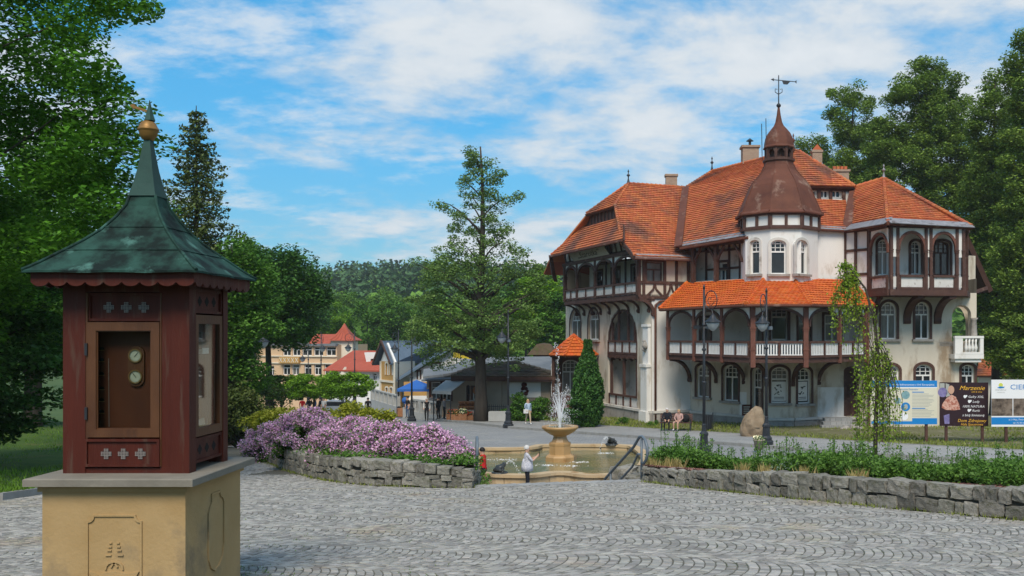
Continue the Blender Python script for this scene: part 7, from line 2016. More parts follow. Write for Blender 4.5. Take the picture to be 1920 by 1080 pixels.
# awning and stall things
aw = thing('shop_awning', (*XY(845, 69), -4.6), 'grey sloping awning over the flower shop entrance', 'awning')
g = MB(); g.prism([P(811, 732, 68.5), P(846, 737 - 3, 67.5), P(872, 714, 70.5), P(836, 713, 71)], (0, 0, -.05)); g.build('canvas', M_greycl, aw)
g = MB(); g.prism([P(811, 732, 68.45), P(846, 734, 67.45), P(846, 740, 67.45), P(811, 738, 68.45)], (0, .03, 0)); g.build('awning_valance', M_greycl, aw)
for px_, d2 in ((813, 68.6), (845, 67.7)): g = MB(); p = XY(px_, d2); g.tube([(p.x, p.y, low_z(d2)), (p.x, p.y, -4.3)], .04, 6); g.build('awning_post', M_iron, aw)
def canopy(px, apx_y, eave_y, d, hw, label, m, name='canopy_tent'):
    c = XY(px, d); zb = low_z(d); ze, za = (H - eave_y) / F * d, (H - apx_y) / F * d
    r = thing(name, (c.x, c.y, zb), label, 'canopy'); g = MB()
    cs = [(c.x - hw, c.y - hw, ze), (c.x + hw, c.y - hw, ze), (c.x + hw, c.y + hw, ze), (c.x - hw, c.y + hw, ze)]
    for i in range(4): g.quad(cs[i], cs[(i + 1) % 4], (c.x, c.y, za)); a, b = V(cs[i]), V(cs[(i + 1) % 4]); g.quad(a, b, b - Zup * .2, a - Zup * .2)
    g.build('canvas', m, r)
    for x, y, _ in cs: g = MB(); g.tube([(x * .98 + c.x * .02, y, zb), (x * .98 + c.x * .02, y, ze)], .03, 6); g.build('leg', M_steel, r)
canopy(781, 712, 728, 80, 1.42, 'blue pyramid market tent beside the balustrade', M_bluecl)
canopy(448, 712, 720, 70, 1.6, 'dark green market canopy left of the clipped maples', M_greencl)
# stall goods
st_ = thing('market_stall', (*XY(785, 79), low_z(79)), 'market stall heaped with pale and blue goods under the blue tent', 'stall')
g = MB(); p = XY(786, 79); g.box((p.x, p.y, low_z(79) + .45), (2.6, .9, .9)); g.build('counter', M_greycl, st_)
for k in range(16):
    g = MB(); g.ball((p.x + rnd.uniform(-1.2, 1.2), p.y - .3 + rnd.uniform(-.2, .2), low_z(79) + 1.0 + rnd.uniform(0, .5)), rnd.uniform(.14, .3), 6)
    g.build('soft_toy', [M_wallw, M_cream, M_bluecl, M_iron][k % 4], st_, smooth=True)
def planter(px, py, w, h, d, label, m, name='planter_box'):
    p = P(px, py, d); p.z = low_z(d) + .1; r = thing(name, p, label, 'planter'); g = MB()
    g.box((p.x, p.y, p.z + h / 2), (w, w * .6, h)); g.build('box', m, r); return r, p
r, p = planter(933, 788, 1.2, .66, 65, 'pale concrete block by the lamp in front of the shop', M_concrete, 'concrete_block')
fe = thing('iron_fence', (*XY(935, 66.5), low_z(66)), 'short dark iron fence beside the shop wall', 'fence')
g = MB(); a_, b_ = XY(914, 66.8), XY(952, 66.2)
g.beam((a_.x, a_.y, -5.1), (b_.x, b_.y, -5.1), .04, .04, Zup); g.beam((a_.x, a_.y, -5.9), (b_.x, b_.y, -5.9), .04, .04, Zup); g.build('rail', M_iron, fe)
for k in range(11): g = MB(); q_ = a_.lerp(b_, k / 10); g.tube([(q_.x, q_.y, -6.2), (q_.x, q_.y, -4.95)], .015, 5); g.build('fence_bar', M_iron, fe)
LF_red = leafmat('red_flower', (0.42, 0.02, 0.02), (0.55, 0.12, 0.05), .3); LF_mixf = leafmat('mixed_flower', (0.55, 0.35, 0.05), (0.60, 0.20, 0.25), .3); LF_whitef = leafmat('white_flower', (0.6, 0.6, 0.5), (0.7, 0.6, 0.3), .3)
frng = np.random.default_rng(9)
def flowerbox(px, py, d, w, h, label, mf, mb_=None, name='flower_box'):
    p = P(px, py, d); p.z = low_z(d) + .1; r = thing(name, p, label, 'flower box', 'flower boxes outside the shop'); g = MB()
    g.box((p.x, p.y, p.z + h * .3), (w, .45, h * .6)); g.build('box', mb_ or M_basket, r)
    pts = clump_pts((p.x, p.y, p.z + h * .75), (w * .55, .3, h * .35), 260, frng)
    rawmesh('leaves', quads(pts, .11, frng), 4, LF_plant, r); rawmesh('blooms', quads(clump_pts((p.x, p.y - .1, p.z + h * .85), (w * .52, .28, h * .33), 90, frng), .12, frng), 4, mf, r)
flowerbox(848, 784, 68.5, .8, .7, 'leftmost flower box with orange blooms outside the shop', LF_red)
flowerbox(858, 787, 67.5, .9, .7, 'flower box with yellow blooms, second from the left outside the shop', LF_mixf)
flowerbox(868, 786, 67.3, .6, .8, 'flower box with pale blooms, third from the left outside the shop', LF_whitef)
flowerbox(879, 785, 67.5, .7, .6, 'flower box of red blooms nearest the tree trunk', LF_red)
bs_ = thing('basket_stand', (*XY(887, 69.5), low_z(69)), 'stand of brown wicker baskets beside the tree trunk', 'baskets')
g = MB(); p = XY(888, 69.2); g.box((p.x, p.y, low_z(69) + .4), (1.9, .5, .8)); g.build('stand', M_concrete, bs_)
for k in range(14):
    g = MB(); g.lathe([(.14, 0), (.24, .25), (.26, .30), (.20, .30), (.12, .08)], (p.x - .9 + .27 * (k % 7), p.y - .1 + .1 * (k // 7), low_z(69) + .8 + .32 * (k // 7)), 10); g.build('basket', M_basket, bs_, smooth=True)
yb_ = thing('roof_banner', (*XY(872, 82), (H - 675) / F * 82), 'yellow banner sign standing on the grey shop roof', 'banner')
g = MB(); g.prism([P(850, 657, 82), P(893, 660, 80), P(893, 674, 80), P(850, 671, 82)], (0, .06, 0)); g.build('panel', M_yellow, yb_)
for k in range(9):
    g = MB(); x = 855 + 4.2 * k; dd = 82 - 2 * (x - 850) / 43; a_ = P(x, 662 + rnd.uniform(0, 2), dd - .03); g.beam(a_, P(x + rnd.uniform(-1, 2), 669 + rnd.uniform(-1, 1), dd - .03), .07, .02, (0, 1, 0)); g.beam(P(x, 666, dd - .03), P(x + 3, 665 + rnd.uniform(-1, 2), dd - .03), .05, .02, (0, 1, 0))
    g.build('letter', M_timber, yb_)
for px_ in (856, 886): g = MB(); g.tube([P(px_, 672, 81), P(px_, 692, 81)], .05, 5); g.build('stand', M_iron, yb_)
# balustrades of the little bridge
def balustrade(a, b, label, wallh):
    p0, p1 = XY(*a), XY(*b); f = Facet(p0, p1); z0 = max(low_z(p0.y), low_z(p1.y)); r = thing('balustrade', (*p0, z0), label, 'balustrade', 'balustrades of the stream bridge'); n = max(3, int(f.L / 1.6))
    zw = z0 + wallh
    g = MB(); g.beam(f.w(0, z0 + wallh / 2 - .4, 0), f.w(f.L, z0 + wallh / 2 - .4, 0), wallh + .8, .35, f.n3); g.build('parapet', M_concrete, r)
    g = MB(); g.beam(f.w(0, zw + .95, 0), f.w(f.L, zw + .95, 0), .12, .22, f.n3); g.build('handrail', M_concrete, r)
    for k in range(n + 1): g = MB(); u = f.L * k / n; g.beam(f.w(u, zw, 0), f.w(u, zw + .9, 0), .3, .28, f.n3); g.build('pier', M_concrete, r)
    for k in range(n * 6): g = MB(); u = f.L * (k + .5) / (n * 6); g.tube([f.w(u, zw, 0), f.w(u, zw + .9, 0)], .05, 5); g.build('baluster', M_concrete, r)
balustrade((698, 92), (747, 82), 'grey balustrade on a low wall, left of the tall street lamp', .9)
balustrade((773, 76), (824, 72), 'grey balustrade between the street lamp and the flower shop', .35)
r, p = planter(752, 780, .75, .7, 79, 'brown square planter box at the foot of the far street lamp', M_basket)

# ================================================================ street lamps
M_lampglass = mat('lamp_glass', (0.30, 0.33, 0.34), (0.42, 0.45, 0.46), 3, .2, spec=.5)
def lamp(px, py, d, hgt, arm, label, ang, flood=True, group='street lamps of the spa park', proto=None):
    p = P(px, py, d); r = thing('street_lamp', p, label, 'street lamp', group)
    b = p; g = MB()
    g.lathe([(.34, -.1), (.34, .10), (.27, .16), (.27, .26), (.19, .36), (.17, .75), (.20, .80), (.20, .88), (.11, .98), (.085, 1.2), (.10, 1.25), (.075, 1.32)], b, 8); g.build('base', M_iron, r)
    g = MB(); g.tube([b + V((0, 0, 1.2)), b + V((0, 0, hgt * .5)), b + V((0, 0, hgt))], [.075, .062, .045], 10)
    for z in (hgt * .42, hgt * .62, hgt - 1.7): g.lathe([(.07, z), (.10, z + .03), (.10, z + .09), (.07, z + .12)], b, 10)
    g.lathe([(.06, hgt - .02), (.05, hgt + .08), (.01, hgt + .2)], b, 8); g.build('pole', M_iron, r, smooth=True)
    u = V((math.cos(ang), math.sin(ang), 0)); c = b + u * .50 + V((0, 0, hgt - .55)); g = MB()
    g.tube([c + u * (.42 * math.cos(t)) + Zup * (.42 * math.sin(t)) for t in (2 * PI * i / 22 for i in range(22))], .022, 6, closed=True)
    g.tube([c + u * (-.05 + r_ * math.cos(t)) + Zup * (.02 + r_ * math.sin(t)) for t, r_ in ((i * .5, .03 + .022 * i) for i in range(13))], .016, 5)
    g.tube([c + u * .05 - Zup * .42, c + u * .12 - Zup * .62], .022, 6); g.tube([c - u * .42, c - u * .5 + Zup * .0], .022, 6); g.tube([c - u * .3 - Zup * .3, b + V((0, 0, hgt - 1.3))], .02, 5)
    g.build('scroll_arm', M_iron, r)
    l = c + u * .12 - Zup * .62; g = MB(); g.lathe([(.05, .02), (.07, -.06), (.14, -.12), (.17, -.20), (.36, -.33), (.38, -.36), (.34, -.37)], l, 14); g.build('lamp_shade', M_iron, r, smooth=True)
    g = MB(); g.lathe([(.30, -.365), (.29, -.44), (.20, -.62), (.06, -.74), (.01, -.75)], l, 14); g.build('lamp_globe', M_lampglass, r, smooth=True)
    if flood:
        z = hgt - 1.75
        for s, w in ((-1, .3), (1, .26)):
            g = MB(); g.box(b + V((s * .30 * math.cos(ang + .9), s * .30 * math.sin(ang + .9), z)), (w, .2, .17), ang + .5); g.tube([b + V((0, 0, z)), b + V((s * .30 * math.cos(ang + .9), s * .30 * math.sin(ang + .9), z))], .03, 6); g.build('floodlight', M_iron if s < 0 else M_steel, r)
    return r
lamp(1320, 849, 42, 7.4, 1, 'black street lamp in front of the bench and the hotel gallery', math.radians(-58))
lamp(1437, 831, 45, 7.3, 1, 'black street lamp beside the boulder and flower pot', math.radians(-118))
lamp(953, 799, 59.5, 7.2, 1, 'black street lamp beside the walking woman in beige trousers', math.radians(-125))
lamp(772, 788, 69, 7.4, 1, 'black street lamp behind the man in the dark waistcoat', math.radians(-50))
lamp(747, 781, 82, 7.5, 1, 'black street lamp with a brown planter at its foot', math.radians(-110), False)
lamp(478, 800, 59, 6.9, 1, 'dark street lamp in front of the dark tree left of the clipped maples', math.radians(-15), False)
lamp(665, 760, 92, 7.2, 1, 'thin street lamp in front of the red roofed house', math.radians(190), False)
lamp(602, 760, 96, 7.4, 1, 'thin street lamp in front of the peach building windows', math.radians(-60), False)
lamp(578, 758, 108, 6.8, 1, 'thin far street lamp before the peach building balcony', math.radians(200), False)

# ================================================================ benches, bin, boulder, pot, signs
def bench(p, yaw, label, w=1.9):
    r = thing('park_bench', p, label, 'bench'); R = Matrix.Rotation(yaw, 3, 'Z'); b = V(p)
    def L(x, y, z): return b + R @ V((x, y, z))
    for k in range(5): g = MB(); g.beam(L(-w / 2, -.02 - .1 * k, .45), L(w / 2, -.02 - .1 * k, .45), .08, .035, Zup); g.build('seat_slat', M_timber, r)
    for k in range(4): g = MB(); g.beam(L(-w / 2, .06 + .03 * k, .55 + .11 * k), L(w / 2, .06 + .03 * k, .55 + .11 * k), .09, .03, R @ V((0, -1, .25))); g.build('back_slat', M_timber, r)
    for s in (-1, 1):
        g = MB(); x = s * (w / 2 - .1); g.beam(L(x, -.42, 0), L(x, -.42, .62), .05, .06, R @ V((1, 0, 0))); g.beam(L(x, .0, 0), L(x, .18, .95), .05, .06, R @ V((1, 0, 0))); g.beam(L(x, -.45, .63), L(x, .1, .63), .05, .06, Zup); g.beam(L(x, -.42, .42), L(x, .05, .42), .05, .05, Zup); g.build('bench_frame', M_iron, r)
    return r
BZ = low_z(54.5) + .14
bp = P(1268, 808, 55); bp.z = BZ
bench(bp, math.radians(-8), 'dark slatted park bench with an elderly couple on it')
bn = P(1327, 812, 54.5); bn.z = BZ; r = thing('litter_bin', bn, 'dark slatted litter bin right of the park bench', 'litter bin')
for k in range(14):
    a = 2 * PI * k / 14; g = MB(); g.beam(bn + V((.24 * math.cos(a), .24 * math.sin(a), .12)), bn + V((.24 * math.cos(a), .24 * math.sin(a), .92)), .075, .02, (math.cos(a), math.sin(a), 0)); g.build('slat', M_iron, r)
g = MB(); g.lathe([(.2, .1), (.2, .88)], bn, 12); g.build('liner', M_black, r); g = MB(); g.tube([bn + V((.3, 0, 0)), bn + V((.3, 0, 1.05))], .03, 6); g.build('bin_post', M_iron, r)
# boulder
bo = P(1411, 812, 50.5); bo.z = low_z(50.5); r = thing('boulder', bo, 'tall brown memorial boulder standing on the lawn behind the lamp', 'boulder')
bm = bmesh.new(); bmesh.ops.create_icosphere(bm, subdivisions=4, radius=1)
from mathutils import noise as mnoise
for v in bm.verts:
    c = v.co; t = (c.z + 1) / 2; n_ = mnoise.noise(c * 1.7) * .22 + mnoise.noise(c * 5) * .07
    k = 1 + n_; v.co = V((c.x * .80 * k * (1.12 - .55 * t) + .22 * t, c.y * .5 * k, c.z * .95 * (1 + n_ * .5) + .78))
M_boulder = mat('brown_boulder', (0.22, 0.155, 0.095), (0.34, 0.26, 0.175), 2.2, .95, .8, 7, c3=(0.14, 0.09, 0.05), c3amt=.14, c3scale=1.6)
me = bpy.data.meshes.new('rock'); bm.to_mesh(me); bm.free(); me.materials.append(M_boulder); link('rock', me, r).location = bo - BASE[r]
g = MB(); g.prism([bo + V((-.12, -.53, .62)), bo + V((.30, -.53, .62)), bo + V((.30, -.52, .95)), bo + V((-.12, -.52, .95))], (0, .05, .0)); g.build('plaque', M_boulder, r)
for px_, d2, sc, lb in ((1583, 54.6, .55, 'pale broken rock at the foot of the hotel steps'), (1606, 54.8, .7, 'larger pale rock right of the hotel steps'), (1560, 53.9, .3, 'small flat stone left of the hotel steps')):
    p = XY(px_, d2); o = link('rock', me.copy(), None); o.location = (p.x, p.y, low_z(d2) + .02); o.scale = (sc * .9, sc * 1.2, sc * .42); o.rotation_euler = (0, 0, px_); tag(o, lb, 'rock', 'rocks by the hotel steps'); o.data.materials[0] = M_plinth
pt = P(1423, 838, 42.3); pt.z = low_z(42.3) + .1; r = thing('flower_pot', pt, 'round beige flower pot with white blooms at the kerb by the lamp', 'flower pot')
g = MB(); g.lathe([(.17, 0), (.25, .40), (.28, .42), (.28, .47), (.24, .47), (.2, .40)], pt, 16); g.build('pot', M_pot, r, smooth=True)
rawmesh('leaves', quads(clump_pts(pt + V((0, 0, .5)), (.26, .26, .13), 160, frng), .09, frng), 4, LF_plant, r); rawmesh('blooms', quads(clump_pts(pt + V((-.05, 0, .56)), (.24, .24, .12), 70, frng), .09, frng), 4, LF_whitef, r)
sp = P(1443, 890, 19.2); r = thing('ground_spotlight', sp, 'small black garden spotlight on the red mulch', 'spotlight')
g = MB(); g.lathe([(.10, .02), (.10, .07), (.085, .09)], sp, 14); g.build('housing', M_iron, r); g = MB(); g.lathe([(.083, .085), (.05, .10)], sp, 14); g.build('lens', M_lampglass, r); g = MB(); g.tube([sp - Zup * .15, sp + Zup * .04], .03, 6); g.build('spike', M_iron, r)
# wall sign on the hotel by the boulder
wsg = P(1400, 769, 58.2); r = thing('wall_sign', wsg, 'small dark sign board on the hotel wall just left of the boulder', 'sign'); g = MB(); g.box(wsg, (.58, .04, .7)); g.build('panel', M_kred, r)
g = MB()
for k in range(4): g.beam(wsg + V((-.2, -.03, .2 - .13 * k)), wsg + V((.2 - .05 * (k % 2), -.03, .2 - .13 * k)), .04, .01, (0, 1, 0))
g.build('sign_print', M_cream, r)
# ---- the three big information boards
M_sblue = mat('sign_blue', (0.01, 0.20, 0.52), None, rough=.5); M_scream = mat('sign_cream', (0.62, 0.58, 0.44), (0.66, 0.63, 0.5), 1, .5); M_sdark = mat('sign_dark', (0.028, 0.012, 0.016), None, rough=.45)
M_sgold = mat('sign_gold', (0.75, 0.42, 0.04), None, rough=.5); M_swhite = mat('sign_white', (0.78, 0.78, 0.78), None, rough=.5); M_steal = mat('sign_teal', (0.10, 0.25, 0.28), (0.3, 0.42, 0.42), 6, .5); M_sgrey = mat('sign_grey_print', (0.36, 0.37, 0.33), None, rough=.6); M_sbrown = mat('sign_photo_brown', (0.05, 0.035, 0.025), (0.22, 0.17, 0.13), 2.2, .6, sharp=.1)
M_skin = mat('skin', (0.50, 0.29, 0.20), (0.56, 0.34, 0.24), 6, .6); M_green = mat('sign_yellow_green', (0.60, 0.62, 0.10), None, rough=.5); M_meat = mat('photo_red', (0.35, 0.10, 0.06), (0.62, 0.38, 0.30), 9, .6, sharp=.1); M_sviolet = mat('photo_violet', (0.10, 0.08, 0.25), (0.28, 0.25, 0.42), 7, .6)
def board(name, label, x0, x1, y0, y1, d0, d1, m, legs, zleg=None):
    a, b = XY(x0, d0), XY(x1, d1); f = Facet(a, b); um = f.L / 2; zt, zb = f.z(y0, um), f.z(y1, um)
    r = thing(name, (*((a + b) / 2), low_z(d0)), label, 'sign board', 'information boards on the lawn')
    g = MB(); g.prism([f.w(0, zb, 0), f.w(f.L, zb, 0), f.w(f.L, zt, 0), f.w(0, zt, 0)], f.n3 * -.05); pn = g.build('panel', m, r)
    for px_ in legs: g = MB(); u = f.u(px_); q_ = f.w(u, 0, -.1); g.beam((q_.x, q_.y, low_z(q_.y) - .3), (q_.x, q_.y, zt - .1), .13, .1, f.n3); g.build('leg', M_timber, r)
    f.zt, f.zb, f.pn, f.r = zt, zb, pn, r
    return f
def patch(f, x0, x1, y0, y1, m, off=.004, name='print'):
    """flat print on a board, fractions from its top left"""
    hh = f.zt - f.zb; g = MB(); g.prism([f.w(f.L * x0, f.zt - hh * y1, off), f.w(f.L * x1, f.zt - hh * y1, off), f.w(f.L * x1, f.zt - hh * y0, off), f.w(f.L * x0, f.zt - hh * y0, off)], f.n3 * -.003); return g.build(name, m, f.pn)
def blob(f, pts, m, off=.006, name='print'):
    hh = f.zt - f.zb; g = MB(); g.prism([f.w(f.L * x, f.zt - hh * y, off) for x, y in pts], f.n3 * -.002); return g.build(name, m, f.pn)
def circ(cx, cy, r, asp, n=20, sx=1): return [(cx + sx * r * math.cos(2 * PI * i / n), cy - r * asp * math.sin(2 * PI * i / n)) for i in range(n)]
def wr(f, s, x, y, size, m, shear=0, align='CENTER', xs=1.0):
    hh = f.zt - f.zb; text(s, f.w(f.L * x, f.zt - hh * y, .007), f.u3, Zup, size, m, f.pn, .001, align=align, shear=shear, xs=xs)
f = board('information_board', 'cream and blue information board partly behind the weeping birch', 1634, 1757, 713.5, 795.5, 46.3, 46.3, M_scream, (1655, 1738))
patch(f, 0, 1, 0, .15, M_sblue); patch(f, .62, 1, .86, 1, M_sblue); patch(f, 0, .62, .93, 1, M_sblue); patch(f, .30, 1, .15, .17, M_swhite)
wr(f, 'Projekt dofinansowany z Unii Europejskiej', .63, .095, .125, M_swhite); wr(f, 'Uzdrowisko Świeradów', .56, .205, .10, M_sblue)
for cx, cy, rr_, m in ((.52, .33, .065, M_steal), (.40, .46, .05, M_steal), (.52, .60, .07, M_sblue), (.50, .82, .06, M_swhite)): blob(f, circ(cx, cy, rr_, 1.45), m)
blob(f, circ(.525, .60, .028, 2.2), M_sgrey, .009)
for y in np.arange(.30, .84, .032):
    if abs(y - .62) < .03: continue
    patch(f, .62, .62 + .34 * rnd.uniform(.7, 1), y, y + .010, M_sgrey)
patch(f, .62, .80, .255, .275, M_sblue); patch(f, .62, .82, .625, .645, M_sblue)
for y in np.arange(.32, .88, .04): patch(f, .05, .28 * rnd.uniform(.7, 1.1), y, y + .011, M_sgrey)
f = board('advertising_board', 'dark brown board advertising waffles with gold lettering', 1762, 1853, 717, 799, 46.4, 46.2, M_sdark, (1775, 1843))
patch(f, .0, .10, .02, .22, M_sgrey); blob(f, circ(.06, .23, .10, 1.1), M_sviolet)
blob(f, circ(.235, .17, .065, 1.5), M_skin, .008); blob(f, [(.12, .02), (.2, .05), (.17, .22), (.22, .30), (.13, .34)], M_sgrey)
blob(f, [(.14, .36), (.24, .28), (.33, .33), (.40, .5), (.42, .62), (.30, .64), (.12, .63), (.04, .58), (.05, .5)], M_meat, .009); blob(f, [(.08, .76), (.20, .72), (.2, .95), (.1, .95)], M_sviolet)
wr(f, 'Marzenie', .66, .13, .30, M_sgold, .35, xs=1.1); wr(f, 'cafe & wine', .76, .215, .11, M_sgold, .2)
for s, y in (('♥ Gofry XXL', .33), ('♥ Lody', .44), ('100% NATURA', .55), ('♥ Rurki', .645), ('z bitą śmietaną', .75)): wr(f, s, .69, y, .165, M_swhite, .25)
wr(f, 'Dom Zdrojowy', .66, .875, .215, M_sgold, .25); wr(f, 'Hala Spacerowa', .66, .96, .165, M_sgold, .25)
f = board('information_board', 'white and blue board with a sun logo at the right edge of the photo', 1859, 1975, 712, 800, 45.6, 45.6, M_swhite, (1888, 1960))
blob(f, circ(.15, .115, .035, 1.3), M_green); blob(f, [(.09, .17), (.14, .14), (.2, .15), (.215, .14), (.2, .175), (.14, .185)], M_sblue, .009); wr(f, 'swieradow.pl', .15, .215, .10, M_sgrey); wr(f, 'czerniawa zdrój', .15, .27, .06, M_sgrey)
wr(f, 'CIEPŁO', .52, .16, .34, M_sblue, xs=1.2)
patch(f, .0, 1, .40, .77, M_sbrown, name='photo_print'); patch(f, .34, .352, .40, .77, M_swhite, .007); patch(f, 0, 1, .80, .955, M_sblue)
wr(f, 'ul. 3 Maja, Świeradów', .44, .85, .11, M_swhite); wr(f, 'tel. 75 78 16', .44, .92, .11, M_swhite)

# ---- house beyond the trees on the right
house('orange_roofed_house', 'house with orange tiled roof half hidden by the trees right of the hotel', (*XY(1880, 100), low_z(100)))
tiles(P(1830, 705, 98), P(1950, 705, 98), P(1950, 640, 104), P(1842, 640, 104), M_tile, 'roof_tiles', w=.4, c=.4); f = Facet(XY(1834, 99), XY(1950, 99)); wall(f, -9, (H - 700) / F * 99, M_cream)
hotel = _hotel
# ---- parked car half hidden behind the bushes
cc_ = XY(640, 84); zc_ = low_z(84); car = thing('parked_car', (cc_.x, cc_.y, zc_), 'silver parked car half hidden behind the yellow green bushes', 'car')
M_car = mat('silver_paint', (0.42, 0.45, 0.46), None, rough=.3, metal=.4)
def cl_(x, y, z): return (cc_.x + x, cc_.y + y, zc_ + z)
g = MB(); pr = [(-2.0, .35), (2.0, .35), (2.05, .75), (1.9, .92), (1.05, .98), (.45, 1.42), (-1.1, 1.44), (-1.8, 1.0), (-2.05, .9)]; g.prism([cl_(x, -.8, z) for x, z in pr], (0, 1.6, 0)); g.build('body', M_car, car)
g = MB(); g.prism([cl_(x, -.815, z) for x, z in ((-1.55, 1.0), (.85, 1.0), (.38, 1.35), (-1.02, 1.36))], (0, .01, 0)); g.build('side_window', M_glass, car)
for x in (-1.3, 1.25):
    g = MB(); g.tube([cl_(x, -.86, .32), cl_(x, -.62, .32)], .32, 16); w_ = g.build('wheel', M_black, car); g = MB(); g.tube([cl_(x, -.875, .32), cl_(x, -.86, .32)], .18, 12); g.build('rim', M_steel, w_)

# ================================================================ people
def cloth(name, c, c2=None, sc=18, **k): return mat(name, c, c2, sc, .9, **k)
C_white = cloth('white_print_blouse', (0.62, 0.62, 0.66), (0.42, 0.43, 0.50), 22, sharp=.06); C_navy = cloth('navy_cloth', (0.012, 0.014, 0.022)); C_red = cloth('red_cloth', (0.50, 0.012, 0.015)); C_black = cloth('black_cloth', (0.012, 0.012, 0.013)); C_beige = cloth('beige_cloth', (0.45, 0.36, 0.24)); C_lblue = cloth('light_blue_cloth', (0.28, 0.42, 0.58), (0.5, 0.58, 0.66), 6)
C_jean = cloth('blue_denim', (0.05, 0.09, 0.17)); C_grey = cloth('grey_cloth', (0.20, 0.20, 0.21)); C_pink = cloth('dusty_pink_cloth', (0.40, 0.24, 0.21), (0.50, 0.33, 0.28), 9); C_shoe = cloth('white_shoe', (0.65, 0.65, 0.63)); C_dshoe = cloth('dark_shoe', (0.015, 0.013, 0.012)); C_cream = cloth('pale_shirt', (0.60, 0.58, 0.54))
HR_white = mat('white_hair', (0.55, 0.54, 0.52), None, rough=.7); HR_dark = mat('dark_hair', (0.012, 0.009, 0.008), None, rough=.6); HR_blond = mat('blond_hair', (0.38, 0.25, 0.12), (0.45, 0.31, 0.16), 20, .7); HR_brown = mat('brown_hair', (0.06, 0.032, 0.018), None, rough=.7)
BASEJ = dict(pel=(0, 0, .94), bel=(0, .01, 1.08), che=(0, .0, 1.28), nek=(0, -.005, 1.44), hdb=(0, .015, 1.53), hdt=(0, .015, 1.63),
             hpL=(-.095, 0, .88), knL=(-.105, .03, .49), anL=(-.11, -.02, .09), toL=(-.12, .13, .035), hpR=(.095, 0, .88), knR=(.105, .03, .49), anR=(.11, -.02, .09), toR=(.12, .13, .035),
             shL=(-.19, -.01, 1.385), elL=(-.225, -.03, 1.11), wrL=(-.225, .05, .87), shR=(.19, -.01, 1.385), elR=(.225, -.03, 1.11), wrR=(.225, .05, .87))
RAD = dict(pel=.125, bel=.115, che=.135, nek=.055, hdb=.078, hdt=.086, hp=.088, kn=.058, an=.042, to=.036, sh=.062, el=.044, wr=.03)
def person(base, yaw, hgt, label, cl, pose=None, hair=None, longhair=False, group=None, stout=1.0, sub=2, skirt=None):
    J = {k: V(v) for k, v in BASEJ.items()}
    for k, v in (pose or {}).items(): J[k] = V(v)
    s = hgt / 1.72; names = list(J); vs = []
    for n_ in names:
        r = RAD.get(n_, RAD.get(n_[:2])); r = r * (stout if n_ in ('pel', 'bel', 'che') else 1)
        rr_ = (r * 1.15, r * .85) if n_ in ('che',) else r
        vs.append([*(J[n_] * s), tuple(x * s for x in rr_) if isinstance(rr_, tuple) else rr_ * s])
    ix = {n_: i for i, n_ in enumerate(names)}
    E = [('pel', 'bel', 't'), ('bel', 'che', 't'), ('che', 'nek', 't'), ('nek', 'hdb', 'k'), ('hdb', 'hdt', 'k')]
    for q_ in 'LR': E += [('pel', 'hp' + q_, 'b'), ('hp' + q_, 'kn' + q_, 'b'), ('kn' + q_, 'an' + q_, 'l'), ('an' + q_, 'to' + q_, 's'), ('che', 'sh' + q_, 't'), ('sh' + q_, 'el' + q_, 'u'), ('el' + q_, 'wr' + q_, 'f')]
    edges = [(ix[a], ix[b]) for a, b, _ in E]; segs = [(J[a] * s, J[b] * s, k) for a, b, k in E]
    # hands: palm and five unequal fingers bent in towards the palm
    for q_, sg in (('L', -1), ('R', 1)):
        w, e = J['wr' + q_], J['el' + q_]; d = (w - e).normalized(); side = d.cross(V((0, 1, 0.3))).normalized() if abs(d.y) < .9 else V((1, 0, 0)); nrm = side.cross(d)
        pi_ = len(vs); pm = w + d * .06; vs.append([*(pm * s), .030 * s]); edges.append((ix['wr' + q_], pi_)); segs.append((w * s, pm * s, 'k'))
        for j, (off, ln) in enumerate(((-.026, .062), (-.009, .072), (.009, .068), (.026, .052))):
            a_ = pm + side * off + d * .035; b_ = a_ + d * ln * .6 - nrm * ln * .35; i0 = len(vs)
            vs.append([*(a_ * s), .010 * s]); vs.append([*(b_ * s), .008 * s]); edges += [(pi_, i0), (i0, i0 + 1)]; segs.append((pm * s, b_ * s, 'k'))
        a_ = pm + side * (-sg * .034) + d * .0; b_ = a_ + d * .045 - side * sg * .012 - nrm * .015; i0 = len(vs)
        vs.append([*(a_ * s), .012 * s]); vs.append([*(b_ * s), .009 * s]); edges += [(pi_, i0), (i0, i0 + 1)]; segs.append((pm * s, b_ * s, 'k'))
    # nose, chin and ears grow out of the head
    h0, h1 = J['hdb'], J['hdt']; hv = (h1 - h0).normalized(); fw_ = V((0, 1, 0)); fw_ = (fw_ - hv * fw_.dot(hv)).normalized(); sd_ = fw_.cross(hv)
    for c_, r in ((h0 + fw_ * .098 + hv * .03, .013), (h0 + fw_ * .055 - hv * .035, .035)):
        i0 = len(vs); vs.append([*(c_ * s), r * s]); edges.append((ix['hdb'], i0)); segs.append((h0 * s, c_ * s, 'k'))
    for sg in (-1, 1):
        c_ = h0 + sd_ * sg * .088 + hv * .03 - fw_ * .005; i0 = len(vs); vs.append([*(c_ * s), .014 * s]); edges.append((ix['hdb'], i0)); segs.append((h0 * s, c_ * s, 'k'))
    root = thing('person', base, label, 'person', group); root.rotation_euler = (0, 0, yaw)
    me = skinned('body', vs, edges, M_skin, root, sub)
    me.materials.clear(); regs = {'t': cl['top'], 'u': cl.get('sleeve', cl['top']), 'f': cl.get('fore', M_skin), 'k': M_skin, 'b': cl['bottom'], 'l': cl.get('shin', cl['bottom']), 's': cl.get('shoe', C_dshoe)}
    keys = list(regs); [me.materials.append(regs[k]) for k in keys]
    A_ = np.array([x[0] for x in segs]); B_ = np.array([x[1] for x in segs]); D = B_ - A_; L2 = (D ** 2).sum(1) + 1e-9
